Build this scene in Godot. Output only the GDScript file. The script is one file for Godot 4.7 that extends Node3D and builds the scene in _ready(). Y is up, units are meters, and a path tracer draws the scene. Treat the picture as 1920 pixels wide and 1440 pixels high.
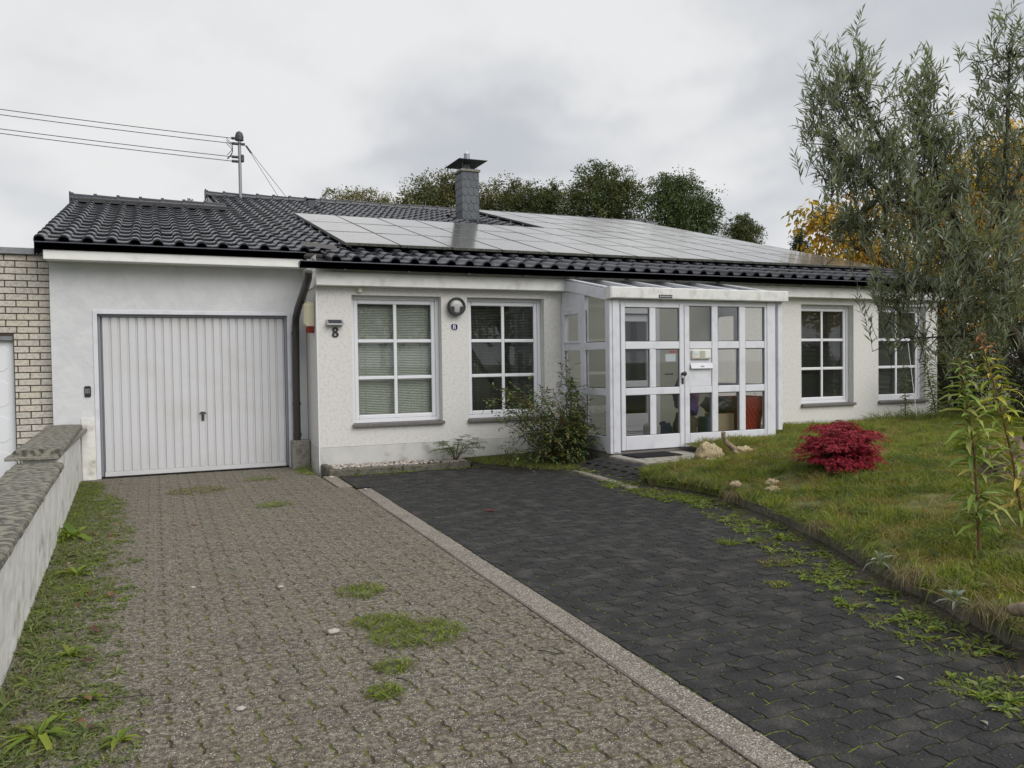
extends Node3D
# A white bungalow with garage, glazed porch, driveway and front garden under an overcast sky.

var rng := RandomNumberGenerator.new()
var M := {}
const ROOF_T := 0.265
const EAVE_Z := -10.62
const EAVE_Y := 2.79
const GEAVE_Z := -11.42
const GAUGE := 0.4
const TILE_W := 0.2655
const FZ := -10.87          # plane of the house front
const GZ := -11.7           # plane of the garage front
const PZ := -9.45           # plane of the porch front

# ---------------------------------------------------------------- mesh builder
class MB:
	var v := PackedVector3Array()
	var n := PackedVector3Array()
	var c := PackedColorArray()
	var col := Color(1, 1, 1)
	func tri_n(a: Vector3, b: Vector3, d: Vector3, na: Vector3, nb: Vector3, nd: Vector3) -> void:
		v.append(a); v.append(d); v.append(b)
		n.append(na); n.append(nd); n.append(nb)
		c.append(col); c.append(col); c.append(col)
	func tri(a: Vector3, b: Vector3, d: Vector3) -> void:
		var k := (b - a).cross(d - a).normalized()
		tri_n(a, b, d, k, k, k)
	func quad(a: Vector3, b: Vector3, d: Vector3, e: Vector3) -> void:
		tri(a, b, d)
		tri(a, d, e)
	func box(lo: Vector3, hi: Vector3) -> void:
		cbox(lo, hi, 0.0)
	func cbox(lo: Vector3, hi: Vector3, bev := 0.0, x := Transform3D()) -> void:
		var o := [lo, hi]
		# face: axis k, side s; corners pulled in by the bevel along the other axes
		var p := {}
		for ix in 2:
			for iy in 2:
				for iz in 2:
					var base := Vector3(o[ix].x, o[iy].y, o[iz].z)
					var d := Vector3(1 - 2 * ix, 1 - 2 * iy, 1 - 2 * iz) * bev
					var key := ix * 4 + iy * 2 + iz
					p[key * 3] = x * (base + Vector3(0, d.y, d.z))
					p[key * 3 + 1] = x * (base + Vector3(d.x, 0, d.z))
					p[key * 3 + 2] = x * (base + Vector3(d.x, d.y, 0))
		var f := func(k: int, a: int, b: int, d: int, e: int) -> void:
			quad(p[a * 3 + k], p[b * 3 + k], p[d * 3 + k], p[e * 3 + k])
		f.call(0, 4, 6, 7, 5)      # +x
		f.call(0, 1, 3, 2, 0)      # -x
		f.call(1, 3, 7, 6, 2)      # +y
		f.call(1, 0, 4, 5, 1)      # -y
		f.call(2, 1, 5, 7, 3)      # +z
		f.call(2, 4, 0, 2, 6)      # -z
		if bev > 0.0:
			var mid := x * ((lo + hi) * 0.5)
			for e in [[3, 7, 2, 1], [2, 6, 1, 2], [1, 5, 1, 2], [0, 4, 2, 1], [5, 7, 2, 0], [4, 6, 0, 2], [1, 3, 0, 2], [0, 2, 2, 0], [7, 6, 0, 1], [2, 3, 0, 1], [4, 5, 0, 1], [1, 0, 0, 1]]:
				oquad(p[e[0] * 3 + e[2]], p[e[1] * 3 + e[2]], p[e[1] * 3 + e[3]], p[e[0] * 3 + e[3]], mid)
			for key in 8:
				otri(p[key * 3], p[key * 3 + 1], p[key * 3 + 2], mid)
	func oquad(a: Vector3, b: Vector3, d: Vector3, e: Vector3, mid: Vector3) -> void:
		if (b - a).cross(d - a).dot((a + d) * 0.5 - mid) < 0:
			quad(e, d, b, a)
		else:
			quad(a, b, d, e)
	func otri(a: Vector3, b: Vector3, d: Vector3, mid: Vector3) -> void:
		if (b - a).cross(d - a).dot(a - mid) < 0:
			tri(a, d, b)
		else:
			tri(a, b, d)
	func tube(path: Array, radii: Array, sides := 8, caps := true) -> void:
		var m := path.size()
		var rings := []
		var prev := Vector3.ZERO
		for i in m:
			var t: Vector3 = (path[mini(i + 1, m - 1)] - path[maxi(i - 1, 0)]).normalized()
			var u := prev - t * prev.dot(t)
			if u.length() < 0.01:
				u = t.cross(Vector3.UP if absf(t.y) < 0.9 else Vector3.RIGHT)
			u = u.normalized()
			prev = u
			var w := t.cross(u)
			var ring := []
			for k in sides:
				var a := TAU * k / sides
				ring.append(u * cos(a) + w * sin(a))
			rings.append(ring)
		for i in m - 1:
			for k in sides:
				var k2 := (k + 1) % sides
				var r0: float = radii[i]
				var r1: float = radii[i + 1]
				var a: Vector3 = path[i] + rings[i][k] * r0
				var b: Vector3 = path[i] + rings[i][k2] * r0
				var d: Vector3 = path[i + 1] + rings[i + 1][k2] * r1
				var e: Vector3 = path[i + 1] + rings[i + 1][k] * r1
				tri_n(a, b, d, rings[i][k], rings[i][k2], rings[i + 1][k2])
				tri_n(a, d, e, rings[i][k], rings[i + 1][k2], rings[i + 1][k])
		if caps:
			for k in range(1, sides - 1):
				tri(path[0] + rings[0][0] * radii[0], path[0] + rings[0][k + 1] * radii[0], path[0] + rings[0][k] * radii[0])
				var q := m - 1
				tri(path[q] + rings[q][0] * radii[q], path[q] + rings[q][k] * radii[q], path[q] + rings[q][k + 1] * radii[q])
	func tube_half(a: Vector3, b: Vector3, r0: float, r1: float) -> void:
		# upper half of a tube along x, with its two end faces
		var k := 8
		for i in k:
			var t0 := PI * (i / float(k) * 1.16 - 0.08)
			var t1 := PI * ((i + 1) / float(k) * 1.16 - 0.08)
			var n0 := Vector3(0, sin(t0), cos(t0))
			var n1 := Vector3(0, sin(t1), cos(t1))
			tri_n(a + n0 * r0, b + n1 * r1, a + n1 * r0, n0, n1, n1)
			tri_n(a + n0 * r0, b + n0 * r1, b + n1 * r1, n0, n0, n1)
			tri(a, a + n0 * r0, a + n1 * r0)
			tri(b, b + n1 * r1, b + n0 * r1)
	func lathe(profile: Array, sides := 24, x := Transform3D()) -> void:
		# profile: Vector2(radius, height) from bottom to top, turned round y
		for i in profile.size() - 1:
			var p0: Vector2 = profile[i]
			var p1: Vector2 = profile[i + 1]
			var d := (p1 - p0)
			for k in sides:
				var a0 := TAU * k / sides
				var a1 := TAU * (k + 1) / sides
				var n0 := (x.basis * Vector3(cos(a0) * d.y, -d.x, sin(a0) * d.y)).normalized()
				var n1 := (x.basis * Vector3(cos(a1) * d.y, -d.x, sin(a1) * d.y)).normalized()
				var q0 := x * Vector3(cos(a0) * p0.x, p0.y, sin(a0) * p0.x)
				var q1 := x * Vector3(cos(a1) * p0.x, p0.y, sin(a1) * p0.x)
				var q2 := x * Vector3(cos(a1) * p1.x, p1.y, sin(a1) * p1.x)
				var q3 := x * Vector3(cos(a0) * p1.x, p1.y, sin(a0) * p1.x)
				tri_n(q0, q3, q2, n0, n0, n1)
				tri_n(q0, q2, q1, n0, n1, n1)
	func extrude(poly: PackedVector2Array, x: Transform3D, depth: float, bev := 0.0) -> void:
		# polygon in the x-y plane of the transform, anticlockwise, thickened along +z by depth
		var inner := poly
		if bev > 0.0:
			var o := Geometry2D.offset_polygon(poly, -bev)
			if o.size() == 1 and o[0].size() == poly.size():
				inner = o[0]
				# keep the corners in step with the outline
				var best := 0
				for i in inner.size():
					if inner[i].distance_to(poly[0]) < inner[best].distance_to(poly[0]):
						best = i
				var turned := PackedVector2Array()
				for i in inner.size():
					turned.append(inner[(best + i) % inner.size()])
				inner = turned
		var idx := Geometry2D.triangulate_polygon(inner)
		for i in range(0, idx.size(), 3):
			var a := inner[idx[i]]
			var b := inner[idx[i + 1]]
			var d := inner[idx[i + 2]]
			if (b - a).cross(d - a) < 0:
				var s := b
				b = d
				d = s
			tri(x * Vector3(a.x, a.y, depth), x * Vector3(b.x, b.y, depth), x * Vector3(d.x, d.y, depth))
		var m := poly.size()
		for i in m:
			var j := (i + 1) % m
			var zt := depth - (bev if inner != poly else 0.0)
			var a := x * Vector3(poly[i].x, poly[i].y, 0)
			var b := x * Vector3(poly[j].x, poly[j].y, 0)
			var d := x * Vector3(poly[j].x, poly[j].y, zt)
			var e := x * Vector3(poly[i].x, poly[i].y, zt)
			quad(a, b, d, e)
			if inner != poly:
				quad(e, d, x * Vector3(inner[j].x, inner[j].y, depth), x * Vector3(inner[i].x, inner[i].y, depth))
	func leaf(p: Vector3, dir: Vector3, nrm: Vector3, l: float, w: float) -> void:
		# a folded diamond: base, two sides, tip
		var side := dir.cross(nrm).normalized()
		var up := side.cross(dir).normalized()
		var a := p + dir * (l * 0.45) + side * (w * 0.5) + up * (w * 0.12)
		var b := p + dir * (l * 0.45) - side * (w * 0.5) + up * (w * 0.12)
		var t := p + dir * l - up * (l * 0.06)
		tri(p, a, t)
		tri(p, t, b)
	func bend_leaf(p: Vector3, dir: Vector3, nrm: Vector3, l: float, w: float, droop: float) -> void:
		# a broad leaf in four pieces that arches over
		var side := dir.cross(nrm).normalized()
		var up := side.cross(dir).normalized()
		var m1 := p + dir * (l * 0.3) + up * (l * 0.06)
		var m2 := p + dir * (l * 0.68) - up * (l * droop * 0.35)
		var t := p + dir * l * (1.0 - droop * 0.2) - up * (l * droop)
		var fold := up * (w * 0.15)
		tri(p, m1 + side * w * 0.42 + fold, m1); tri(p, m1, m1 - side * w * 0.42 + fold)
		quad(m1, m1 + side * w * 0.42 + fold, m2 + side * w * 0.36 + fold, m2)
		quad(m1 - side * w * 0.42 + fold, m1, m2, m2 - side * w * 0.36 + fold)
		tri(m2, m2 + side * w * 0.36 + fold, t); tri(m2, t, m2 - side * w * 0.36 + fold)
	func blade(p: Vector3, dir: Vector3, l: float, w: float, side: Vector3, bend: Vector3) -> void:
		var m := p + dir * (l * 0.55) + bend * (l * 0.15)
		var t := p + dir * (l * 0.9) + bend * (l * 0.55)
		quad(p - side * w * 0.5, p + side * w * 0.5, m + side * w * 0.4, m - side * w * 0.4)
		tri(m - side * w * 0.4, m + side * w * 0.4, t)
	func add(other: MB, x: Transform3D, tint := Color(1, 1, 1)) -> void:
		var m := other.v.size()
		for i in m:
			v.append(x * other.v[i])
			n.append((x.basis * other.n[i]).normalized())
			c.append(other.c[i] * tint)
	func mesh() -> ArrayMesh:
		var a := []
		a.resize(Mesh.ARRAY_MAX)
		a[Mesh.ARRAY_VERTEX] = v
		a[Mesh.ARRAY_NORMAL] = n
		a[Mesh.ARRAY_COLOR] = c
		var am := ArrayMesh.new()
		if v.size():
			am.add_surface_from_arrays(Mesh.PRIMITIVE_TRIANGLES, a)
		return am

# ---------------------------------------------------------------- objects
var used := {}
func numbered(called: String) -> String:
	if not used.has(called):
		used[called] = 0
		return called
	used[called] += 1
	return "%s_%03d" % [called, used[called]]

func tag(o: Node3D, label: String, category: String, group := "") -> void:
	o.set_meta("label", label)
	o.set_meta("category", category)
	if group:
		o.set_meta("group", group)

func thing(called: String, label: String, category: String, at := Vector3.ZERO, group := "") -> Node3D:
	var o := Node3D.new()
	o.name = numbered(called)
	add_child(o)
	o.position = at
	tag(o, label, category, group)
	return o

# a piece whose mesh is given in world coordinates
func part(called: String, m, mat: Material, parent: Node3D, kind := "") -> MeshInstance3D:
	var o := MeshInstance3D.new()
	o.name = called
	o.mesh = m.mesh() if m is MB else m
	o.material_override = mat
	parent.add_child(o, true)
	o.transform = parent.global_transform.affine_inverse()
	if kind:
		o.set_meta("kind", kind)
	return o

func part_at(called: String, m: Mesh, mat: Material, parent: Node3D, x: Transform3D) -> MeshInstance3D:
	var o := MeshInstance3D.new()
	o.name = called
	o.mesh = m
	o.material_override = mat
	parent.add_child(o, true)
	o.transform = parent.global_transform.affine_inverse() * x
	return o

func group_part(called: String, parent: Node3D, at: Vector3) -> Node3D:
	var o := Node3D.new()
	o.name = called
	parent.add_child(o, true)
	o.global_position = at
	return o

# a thing that is one mesh, given in world coordinates, with its origin at its base
func solo(called: String, m: MB, mat: Material, label: String, category: String, at: Vector3, group := "") -> MeshInstance3D:
	for i in m.v.size():
		m.v[i] -= at
	var o := MeshInstance3D.new()
	o.name = numbered(called)
	o.mesh = m.mesh()
	o.material_override = mat
	add_child(o)
	o.position = at
	tag(o, label, category, group)
	return o

func setting(called: String, m: MB, mat: Material) -> MeshInstance3D:
	var o := MeshInstance3D.new()
	o.name = called
	o.mesh = m.mesh()
	o.material_override = mat
	add_child(o)
	o.set_meta("kind", "structure")
	return o

# ---------------------------------------------------------------- materials
func lin(r: float, g: float, b: float) -> Color:
	return Color(r, g, b).linear_to_srgb()

func ramp(stops: Array) -> Gradient:
	var g := Gradient.new()
	var o := PackedFloat32Array()
	var c := PackedColorArray()
	for s in stops:
		o.append(s[0])
		c.append(s[1])
	g.offsets = o
	g.colors = c
	return g

func noise_tex(sd: int, freq: float, octaves: int, stops: Array, size := 512, type := FastNoiseLite.TYPE_SIMPLEX_SMOOTH, hard := false) -> NoiseTexture2D:
	var f := FastNoiseLite.new()
	f.seed = sd
	f.frequency = freq
	f.noise_type = type
	f.fractal_octaves = octaves
	if type == FastNoiseLite.TYPE_CELLULAR:
		f.cellular_return_type = FastNoiseLite.RETURN_CELL_VALUE
		f.fractal_type = FastNoiseLite.FRACTAL_NONE
	var t := NoiseTexture2D.new()
	t.width = size
	t.height = size
	t.seamless = true
	t.noise = f
	var g := ramp(stops)
	if hard:
		g.interpolation_mode = Gradient.GRADIENT_INTERPOLATE_CONSTANT
	t.color_ramp = g
	return t

func normal_tex(sd: int, freq: float, octaves: int, strength: float, size := 512) -> NoiseTexture2D:
	var f := FastNoiseLite.new()
	f.seed = sd
	f.frequency = freq
	f.noise_type = FastNoiseLite.TYPE_SIMPLEX_SMOOTH
	f.fractal_octaves = octaves
	var t := NoiseTexture2D.new()
	t.width = size
	t.height = size
	t.seamless = true
	t.as_normal_map = true
	t.bump_strength = strength
	t.noise = f
	return t

func mat(called: String, color: Color, rough := 0.7, tex: Texture2D = null, scale := 1.0, nrm: Texture2D = null, nscale := 1.0) -> StandardMaterial3D:
	var m := StandardMaterial3D.new()
	m.resource_name = called
	m.albedo_color = color
	m.roughness = rough
	if tex or nrm:
		m.uv1_triplanar = true
		m.uv1_world_triplanar = true
		m.uv1_scale = Vector3.ONE * scale
	if tex:
		m.albedo_texture = tex
	if nrm:
		m.normal_enabled = true
		m.normal_texture = nrm
		m.normal_scale = nscale
	M[called] = m
	return m

# loose grains on a clear ground: [how many, smallest, largest (pixels), colour, colour]
func grain_tex(sd: int, size: int, ground: Color, lots: Array) -> ImageTexture:
	var im := Image.create(size, size, false, Image.FORMAT_RGBA8)
	im.fill(Color(ground.r, ground.g, ground.b, 0.0))
	var r := RandomNumberGenerator.new()
	r.seed = sd
	for l in lots:
		for i in int(l[0]):
			var w := r.randi_range(l[1], l[2])
			var h := r.randi_range(l[1], l[2])
			var x := r.randi_range(0, size - w - 1)
			var y := r.randi_range(0, size - h - 1)
			var c: Color = (l[3] as Color).lerp(l[4], r.randf())
			if w > 3 and h > 3:
				# clip the corners of the larger grains
				im.fill_rect(Rect2i(x + 1, y, w - 2, h), c)
				im.fill_rect(Rect2i(x, y + 1, w, h - 2), c)
			else:
				im.fill_rect(Rect2i(x, y, w, h), c)
	return ImageTexture.create_from_image(im)

func grains(m: StandardMaterial3D, t: Texture2D, scale: float) -> void:
	m.detail_enabled = true
	m.detail_albedo = t
	m.detail_blend_mode = BaseMaterial3D.BLEND_MODE_MIX
	m.detail_uv_layer = BaseMaterial3D.DETAIL_UV_2
	m.uv2_triplanar = true
	m.uv2_world_triplanar = true
	m.uv2_scale = Vector3.ONE * scale

func leafmat(called: String, rough := 0.55, back := 0.0) -> StandardMaterial3D:
	var m := mat(called, Color.WHITE, rough)
	m.vertex_color_use_as_albedo = true
	m.cull_mode = BaseMaterial3D.CULL_DISABLED
	if back > 0.0:
		m.backlight_enabled = true
		m.backlight = Color(back, back, back * 0.6)
	return m

func grey(a: float) -> Color:
	return Color(a, a, a)

func materials() -> void:
	var W := FastNoiseLite.TYPE_SIMPLEX_SMOOTH
	var C := FastNoiseLite.TYPE_CELLULAR
	# walls
	var m := mat("stucco", lin(0.70, 0.69, 0.665), 0.9, noise_tex(3, 0.02, 5, [[0.0, grey(0.90)], [0.45, grey(0.97)], [1.0, Color(1, 1, 1)]], 1024), 0.55)
	m.normal_enabled = true
	m.normal_texture = normal_tex(4, 0.03, 4, 7.0, 1024)
	m.normal_scale = 0.26
	m.uv1_scale = Vector3.ONE * 0.9
	m = mat("smooth_white", lin(0.635, 0.645, 0.665), 0.8, noise_tex(5, 0.006, 5, [[0.0, Color(0.95, 0.955, 0.96)], [0.45, Color(0.98, 0.98, 0.98)], [0.6, Color(1, 1, 1)], [1.0, Color(0.985, 0.98, 0.97)]], 1024), 0.35, normal_tex(6, 0.03, 3, 2.0), 0.5)
	mat("plinth", lin(0.60, 0.595, 0.585), 0.85, noise_tex(7, 0.01, 5, [[0.0, Color(0.72, 0.71, 0.68)], [0.4, Color(0.95, 0.95, 0.94)], [1.0, Color(1, 1, 1)]], 512), 0.6)
	mat("old_white", lin(0.76, 0.755, 0.735), 0.85, noise_tex(8, 0.012, 6, [[0.0, Color(0.70, 0.69, 0.66)], [0.22, Color(0.91, 0.905, 0.885)], [0.36, Color(0.98, 0.98, 0.975)], [1.0, Color(1, 1, 1)]], 1024), 0.22, normal_tex(9, 0.02, 4, 4.0), 0.7)
	mat("painted_wood", lin(0.80, 0.80, 0.785), 0.6, noise_tex(10, 0.01, 6, [[0.0, Color(0.78, 0.77, 0.75)], [0.25, Color(0.95, 0.95, 0.94)], [0.5, Color(1, 1, 1)], [1.0, Color(0.985, 0.985, 0.975)]], 512), 0.5)
	mat("window_plastic", lin(0.74, 0.75, 0.79), 0.35)
	mat("porch_plastic", lin(0.67, 0.68, 0.735), 0.4, noise_tex(11, 0.008, 4, [[0.0, grey(0.93)], [0.5, Color(1, 1, 1)], [1.0, Color(1, 1, 1)]], 512), 0.8)
	mat("porch_gutter", lin(0.70, 0.70, 0.69), 0.45, noise_tex(12, 0.02, 6, [[0.0, Color(0.86, 0.86, 0.845)], [0.35, Color(0.96, 0.96, 0.955)], [0.55, Color(1, 1, 1)], [1.0, Color(1, 1, 1)]], 512), 0.5)
	mat("gasket", lin(0.02, 0.021, 0.023), 0.6)
	mat("door_sheet", lin(0.61, 0.61, 0.635), 0.45, noise_tex(13, 0.006, 5, [[0.0, Color(0.96, 0.955, 0.94)], [0.5, Color(1, 1, 1)], [1.0, Color(0.985, 0.985, 0.99)]], 512), 0.35)
	mat("sill_stone", lin(0.20, 0.185, 0.18), 0.6, noise_tex(14, 0.05, 4, [[0.0, grey(0.75)], [1.0, Color(1, 1, 1)]], 256), 2.0)
	mat("brown_metal", lin(0.035, 0.029, 0.028), 0.42)
	mat("gutter_metal", lin(0.05, 0.056, 0.07), 0.36)
	mat("zinc", lin(0.30, 0.31, 0.33), 0.45, noise_tex(15, 0.02, 4, [[0.0, grey(0.8)], [1.0, Color(1, 1, 1)]], 256), 1.0)
	M.zinc.metallic = 0.5
	mat("galvanised", lin(0.28, 0.30, 0.33), 0.45)
	M.galvanised.metallic = 0.6
	mat("dark_metal", lin(0.05, 0.052, 0.06), 0.5)
	mat("wire", lin(0.06, 0.062, 0.07), 0.6)
	mat("lead", lin(0.16, 0.15, 0.145), 0.55)
	mat("concrete", lin(0.30, 0.285, 0.26), 0.9, noise_tex(16, 0.02, 6, [[0.0, Color(0.70, 0.69, 0.65)], [0.45, Color(0.9, 0.9, 0.88)], [1.0, Color(1, 1, 1)]], 512), 0.8, normal_tex(17, 0.06, 4, 5.0), 0.8)
	mat("kerb_old", lin(0.15, 0.14, 0.12), 0.92, noise_tex(19, 0.02, 6, [[0.0, Color(0.6, 0.6, 0.52)], [0.45, Color(0.9, 0.9, 0.86)], [1.0, Color(1, 1, 1)]], 512), 0.8, normal_tex(17, 0.06, 4, 5.0), 0.8)
	mat("slab", lin(0.40, 0.385, 0.35), 0.9, noise_tex(18, 0.015, 6, [[0.0, Color(0.6, 0.58, 0.53)], [0.5, Color(0.95, 0.94, 0.92)], [1.0, Color(1, 1, 1)]], 512), 1.0)
	mat("room", lin(0.34, 0.33, 0.29), 0.9)
	mat("room_floor", lin(0.17, 0.12, 0.075), 0.6)
	mat("porch_wall", lin(0.42, 0.43, 0.37), 0.9)
	mat("blind_pale", lin(0.48, 0.53, 0.46), 0.5)
	# glass
	m = mat("glass", Color(0.10, 0.12, 0.12, 0.10), 0.015)
	m.transparency = BaseMaterial3D.TRANSPARENCY_ALPHA
	m = mat("roof_glass", Color(0.45, 0.47, 0.46, 0.22), 0.05)
	m.transparency = BaseMaterial3D.TRANSPARENCY_ALPHA
	# roof
	m = mat("tile", lin(0.034, 0.036, 0.046), 0.26, noise_tex(20, 0.012, 5, [[0.0, Color(0.72, 0.70, 0.66)], [0.5, Color(0.95, 0.95, 0.96)], [1.0, Color(1, 1, 1)]], 512), 0.9, normal_tex(21, 0.05, 3, 2.0), 0.4)
	m.vertex_color_use_as_albedo = true
	mat("deck", lin(0.015, 0.015, 0.016), 0.9)
	m = mat("slate", lin(0.085, 0.10, 0.12), 0.5, noise_tex(22, 0.03, 4, [[0.0, grey(0.8)], [1.0, Color(1, 1, 1)]], 256), 2.0)
	m.vertex_color_use_as_albedo = true
	m = mat("panel_glass", lin(0.115, 0.112, 0.104), 0.22, noise_tex(23, 0.01, 6, [[0.0, Color(0.75, 0.73, 0.68)], [0.5, Color(0.95, 0.94, 0.92)], [1.0, Color(1, 1, 1)]], 1024), 0.4)
	m.roughness_texture = noise_tex(24, 0.012, 5, [[0.0, grey(0.6)], [1.0, Color(1, 1, 1)]], 512)
	m.clearcoat_enabled = true
	m.clearcoat = 0.5
	m.clearcoat_roughness = 0.13
	mat("panel_frame", lin(0.17, 0.17, 0.16), 0.5, noise_tex(25, 0.03, 5, [[0.0, Color(0.25, 0.26, 0.22)], [0.45, Color(0.8, 0.8, 0.78)], [1.0, Color(1, 1, 1)]], 512), 1.6)
	M.panel_frame.metallic = 0.2
	# brick
	m = mat("brick", lin(0.63, 0.585, 0.53), 0.85, noise_tex(26, 0.03, 5, [[0.0, grey(0.8)], [0.5, grey(0.96)], [1.0, Color(1, 1, 1)]], 512), 1.2, normal_tex(27, 0.05, 4, 3.0), 0.6)
	m.vertex_color_use_as_albedo = true
	mat("mortar", lin(0.075, 0.062, 0.052), 0.95)
	# paving
	m = mat("paver_grey", Color.WHITE, 0.88, noise_tex(30, 0.03, 6, [[0.0, lin(0.06, 0.051, 0.040)], [0.34, lin(0.105, 0.091, 0.072)], [0.50, lin(0.155, 0.136, 0.108)], [0.64, lin(0.22, 0.196, 0.155)], [1.0, lin(0.30, 0.272, 0.218)]], 1024), 0.75, normal_tex(31, 0.08, 3, 6.0, 1024), 0.8)
	m.vertex_color_use_as_albedo = true
	grains(m, grain_tex(1, 1024, lin(0.13, 0.12, 0.10), [[9000, 3, 8, Color(lin(0.03, 0.027, 0.023), 0.55), Color(lin(0.06, 0.054, 0.046), 0.9)], [5200, 3, 7, Color(lin(0.22, 0.205, 0.175), 0.6), Color(lin(0.34, 0.32, 0.27), 0.9)], [1700, 3, 6, Color(lin(0.48, 0.46, 0.41), 0.9), Color(lin(0.80, 0.78, 0.72), 1.0)]]), 1.05)
	m = mat("paver_black", Color.WHITE, 0.82, noise_tex(32, 0.01, 6, [[0.0, lin(0.011, 0.0112, 0.012)], [0.38, lin(0.017, 0.017, 0.0175)], [0.55, lin(0.026, 0.0255, 0.025)], [0.72, lin(0.044, 0.042, 0.039)], [1.0, lin(0.07, 0.066, 0.058)]], 1024), 0.4, normal_tex(33, 0.1, 3, 5.0, 1024), 0.7)
	m.vertex_color_use_as_albedo = true
	grains(m, grain_tex(2, 1024, lin(0.02, 0.02, 0.022), [[9000, 2, 5, Color(lin(0.005, 0.005, 0.006), 0.5), Color(lin(0.009, 0.009, 0.010), 0.8)], [8000, 2, 4, Color(lin(0.035, 0.035, 0.036), 0.5), Color(lin(0.06, 0.06, 0.058), 0.8)], [300, 2, 6, Color(lin(0.12, 0.12, 0.11), 0.6), Color(lin(0.30, 0.29, 0.26), 0.9)]]), 0.95)
	m = mat("kerb_aggregate", Color.WHITE, 0.9, noise_tex(34, 0.03, 4, [[0.0, lin(0.155, 0.132, 0.108)], [0.5, lin(0.225, 0.196, 0.162)], [1.0, lin(0.30, 0.265, 0.222)]], 512), 1.3, normal_tex(35, 0.08, 3, 7.0, 1024), 0.9)
	m.vertex_color_use_as_albedo = true
	grains(m, grain_tex(3, 1024, lin(0.22, 0.2, 0.17), [[8500, 4, 9, Color(lin(0.04, 0.036, 0.031), 0.6), Color(lin(0.09, 0.08, 0.07), 0.95)], [6500, 4, 9, Color(lin(0.36, 0.33, 0.29), 0.7), Color(lin(0.52, 0.49, 0.44), 0.95)], [1800, 3, 7, Color(lin(0.64, 0.62, 0.57), 0.9), Color(lin(0.80, 0.78, 0.73), 1.0)]]), 1.2)
	mat("joint_soil", Color.WHITE, 0.95, noise_tex(36, 0.02, 5, [[0.0, lin(0.035, 0.030, 0.022)], [0.38, lin(0.055, 0.050, 0.03)], [0.50, lin(0.10, 0.11, 0.022)], [0.70, lin(0.14, 0.155, 0.028)], [1.0, lin(0.16, 0.18, 0.04)]], 1024), 0.7)
	mat("joint_dark", Color.WHITE, 0.95, noise_tex(37, 0.02, 5, [[0.0, lin(0.014, 0.013, 0.012)], [0.47, lin(0.022, 0.021, 0.017)], [0.58, lin(0.13, 0.16, 0.022)], [1.0, lin(0.19, 0.22, 0.035)]], 1024), 0.45)
	mat("soil", Color.WHITE, 0.95, noise_tex(38, 0.03, 6, [[0.0, lin(0.025, 0.02, 0.015)], [0.5, lin(0.05, 0.042, 0.03)], [1.0, lin(0.08, 0.07, 0.05)]], 512), 1.0, normal_tex(39, 0.05, 4, 8.0), 1.0)
	mat("turf", Color.WHITE, 0.95, noise_tex(40, 0.012, 6, [[0.0, lin(0.10, 0.085, 0.042)], [0.4, lin(0.125, 0.135, 0.04)], [0.7, lin(0.155, 0.17, 0.05)], [1.0, lin(0.25, 0.21, 0.10)]], 1024), 0.45, normal_tex(41, 0.06, 4, 8.0), 1.0)
	mat("far_ground", Color.WHITE, 0.95, noise_tex(42, 0.02, 5, [[0.0, lin(0.05, 0.065, 0.025)], [1.0, lin(0.09, 0.10, 0.04)]], 512), 0.05)
	m = mat("cap_stone", Color.WHITE, 0.92, noise_tex(43, 0.011, 7, [[0.0, lin(0.05, 0.048, 0.044)], [0.34, lin(0.085, 0.082, 0.074)], [0.46, lin(0.14, 0.134, 0.112)], [0.58, lin(0.22, 0.21, 0.165)], [1.0, lin(0.31, 0.295, 0.235)]], 1024), 1.1, normal_tex(44, 0.02, 5, 3.0), 0.4)
	grains(m, grain_tex(4, 1024, lin(0.15, 0.145, 0.12), [[900, 2, 7, Color(lin(0.22, 0.21, 0.16), 0.4), Color(lin(0.30, 0.285, 0.22), 0.65)], [1000, 2, 8, Color(lin(0.03, 0.03, 0.028), 0.5), Color(lin(0.05, 0.048, 0.044), 0.7)]]), 1.1)
	mat("bark", lin(0.10, 0.085, 0.065), 0.9, noise_tex(45, 0.05, 5, [[0.0, grey(0.5)], [1.0, Color(1, 1, 1)]], 256), 3.0, normal_tex(46, 0.08, 4, 6.0), 1.0)
	mat("pale_wood", lin(0.36, 0.28, 0.19), 0.85, noise_tex(47, 0.03, 5, [[0.0, grey(0.45)], [0.5, grey(0.85)], [1.0, Color(1, 1, 1)]], 256), 3.0, normal_tex(48, 0.08, 4, 6.0), 1.0)
	mat("sandstone", lin(0.60, 0.49, 0.31), 0.9, noise_tex(49, 0.03, 6, [[0.0, grey(0.5)], [0.5, grey(0.9)], [1.0, Color(1, 1, 1)]], 512), 2.0, normal_tex(50, 0.06, 5, 8.0), 1.0)
	mat("pebble", lin(0.42, 0.40, 0.36), 0.85)
	# leaves
	leafmat("leaf_olive", 0.5, 0.85)
	leafmat("leaf", 0.5, 0.7)
	leafmat("leaf_yellow", 0.5, 0.95)
	leafmat("leaf_red", 0.55, 0.6)
	leafmat("grass", 0.6, 0.9)
	m = mat("stem", Color.WHITE, 0.8)
	m.vertex_color_use_as_albedo = true
	mat("cream_plastic", lin(0.62, 0.58, 0.42), 0.45)
	mat("red_plastic", lin(0.22, 0.03, 0.022), 0.35)
	mat("lamp_black", lin(0.018, 0.02, 0.024), 0.4)
	mat("opal", lin(0.42, 0.43, 0.42), 0.25)
	mat("solar_cell", lin(0.012, 0.012, 0.03), 0.15)
	mat("steel", lin(0.45, 0.45, 0.47), 0.35)
	M.steel.metallic = 0.7
	mat("enamel_blue", lin(0.008, 0.010, 0.085), 0.2)
	mat("enamel_white", lin(0.75, 0.75, 0.77), 0.25)
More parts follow.
